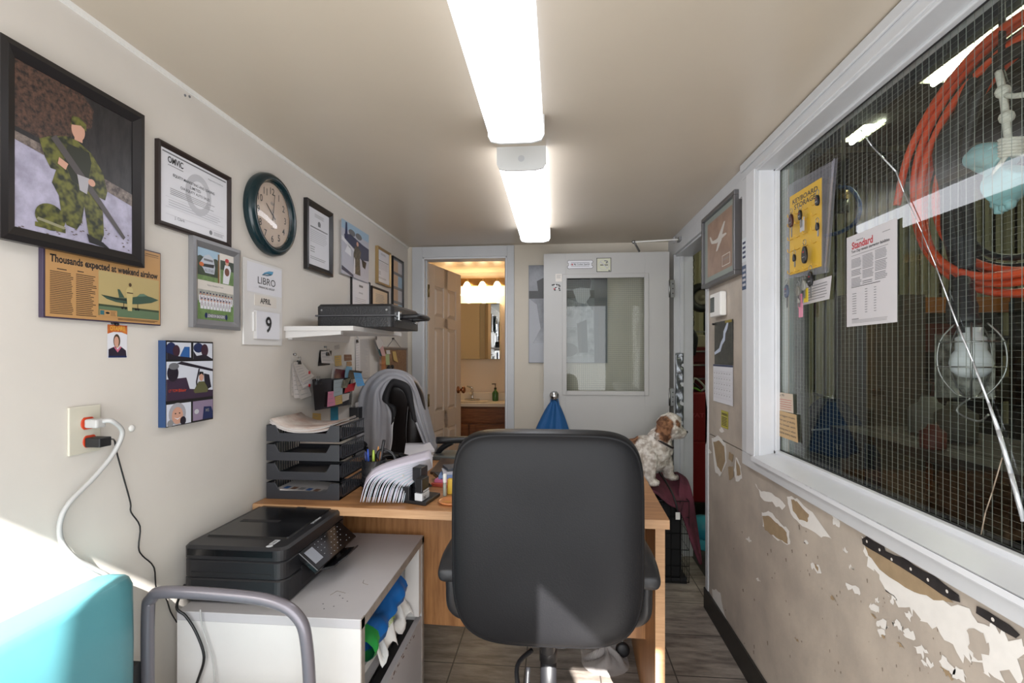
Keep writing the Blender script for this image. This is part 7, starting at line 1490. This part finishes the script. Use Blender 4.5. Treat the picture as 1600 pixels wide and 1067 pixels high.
p = dp(1059, 667, 2.93); 
for dy in (0, .10): M().ball((p.x + .006, p.y + .02 + dy, p.z), .0085, mk('dark eye', '#1a0f0a', .08), 8).build('eye', t)
f = M(); c0 = dp(1034, 690, 3.0); f.tube([tuple(c0 + Vector((.062*math.cos(a) + .02*math.sin(a) * 0, .078*math.sin(a), -.010 - .035*math.cos(a) + .012))) for a in [2*PI*k/24 for k in range(24)]], .006, mk('dark collar', '#2b2526', .6), 6, closed=True); f.build('collar', t)
# ---------------------------------------------------------------- floor: crumpled plastic bag, stray caster under the desk
p = atZ(945, 1032, 0); t = thing('crumpled_plastic_bag', (p.x, p.y, 0), 'crumpled translucent plastic bag on the floor under the desk, half in sun', 'plastic bag')
m_pb = mk('translucent white film', '#d9d4d2', .25, alpha=.55); rnd = random.Random(8)
def pbag(u, v):
    a = 2 * PI * u; r_ = .13 * (1 - .25 * math.cos(2 * a)) * v; return (p.x + r_ * math.cos(a), p.y + .02 + r_ * .8 * math.sin(a), .003 + abs(.03 * (1 - v * v) + .014 * math.sin(a * 5 + v * 7) * (1 - v) ** .3 + .008 * math.sin(a * 11 + v * 12)) * (1 - v ** 4))
f = M(); f.grid(pbag, 48, 12, m_pb); f.build('film', t)
p = atZ(974, 1030, 0); t = thing('stray_caster', (p.x, p.y, 0), 'round black caster wheel on the floor under the desk, beside the plastic bag', 'caster')
f = M().frame((p.x, p.y + .02, .03), (1, 0, 0), (0, .25, .97), (0, -.97, .25)); f.lathe([(.02,-.016),(.028,-.012),(.030,0),(.028,.010),(.022,.014),(.012,.015),(.001,.016)], m_plast, 24); f.build('wheel', t)
M().cyl((p.x, p.y + .03, .03), (p.x, p.y + .035, .07), .006, m_steel, 8).build('stem', t)
# ---------------------------------------------------------------- black tray organiser peeking behind the jacket
a = L(553, 650); b_ = L(565, 690); t = thing('wall_file', (XL, a.y, b_.z), 'small black mesh file box on the left wall behind the grey jacket', 'file box')
M().box((XL + .001, 2.46, .96), (XL + .05, 2.60, 1.03), mk('black mesh box', '#222225', .4)).build('box', t, bevel=.002)
for k in range(2): M().box((XL + .01 + k * .02, 2.47, .97), (XL + .012 + k * .02, 2.59, 1.045 + .01 * (k % 2)), m_pap if k % 2 else m_pap2).build('paper', t)
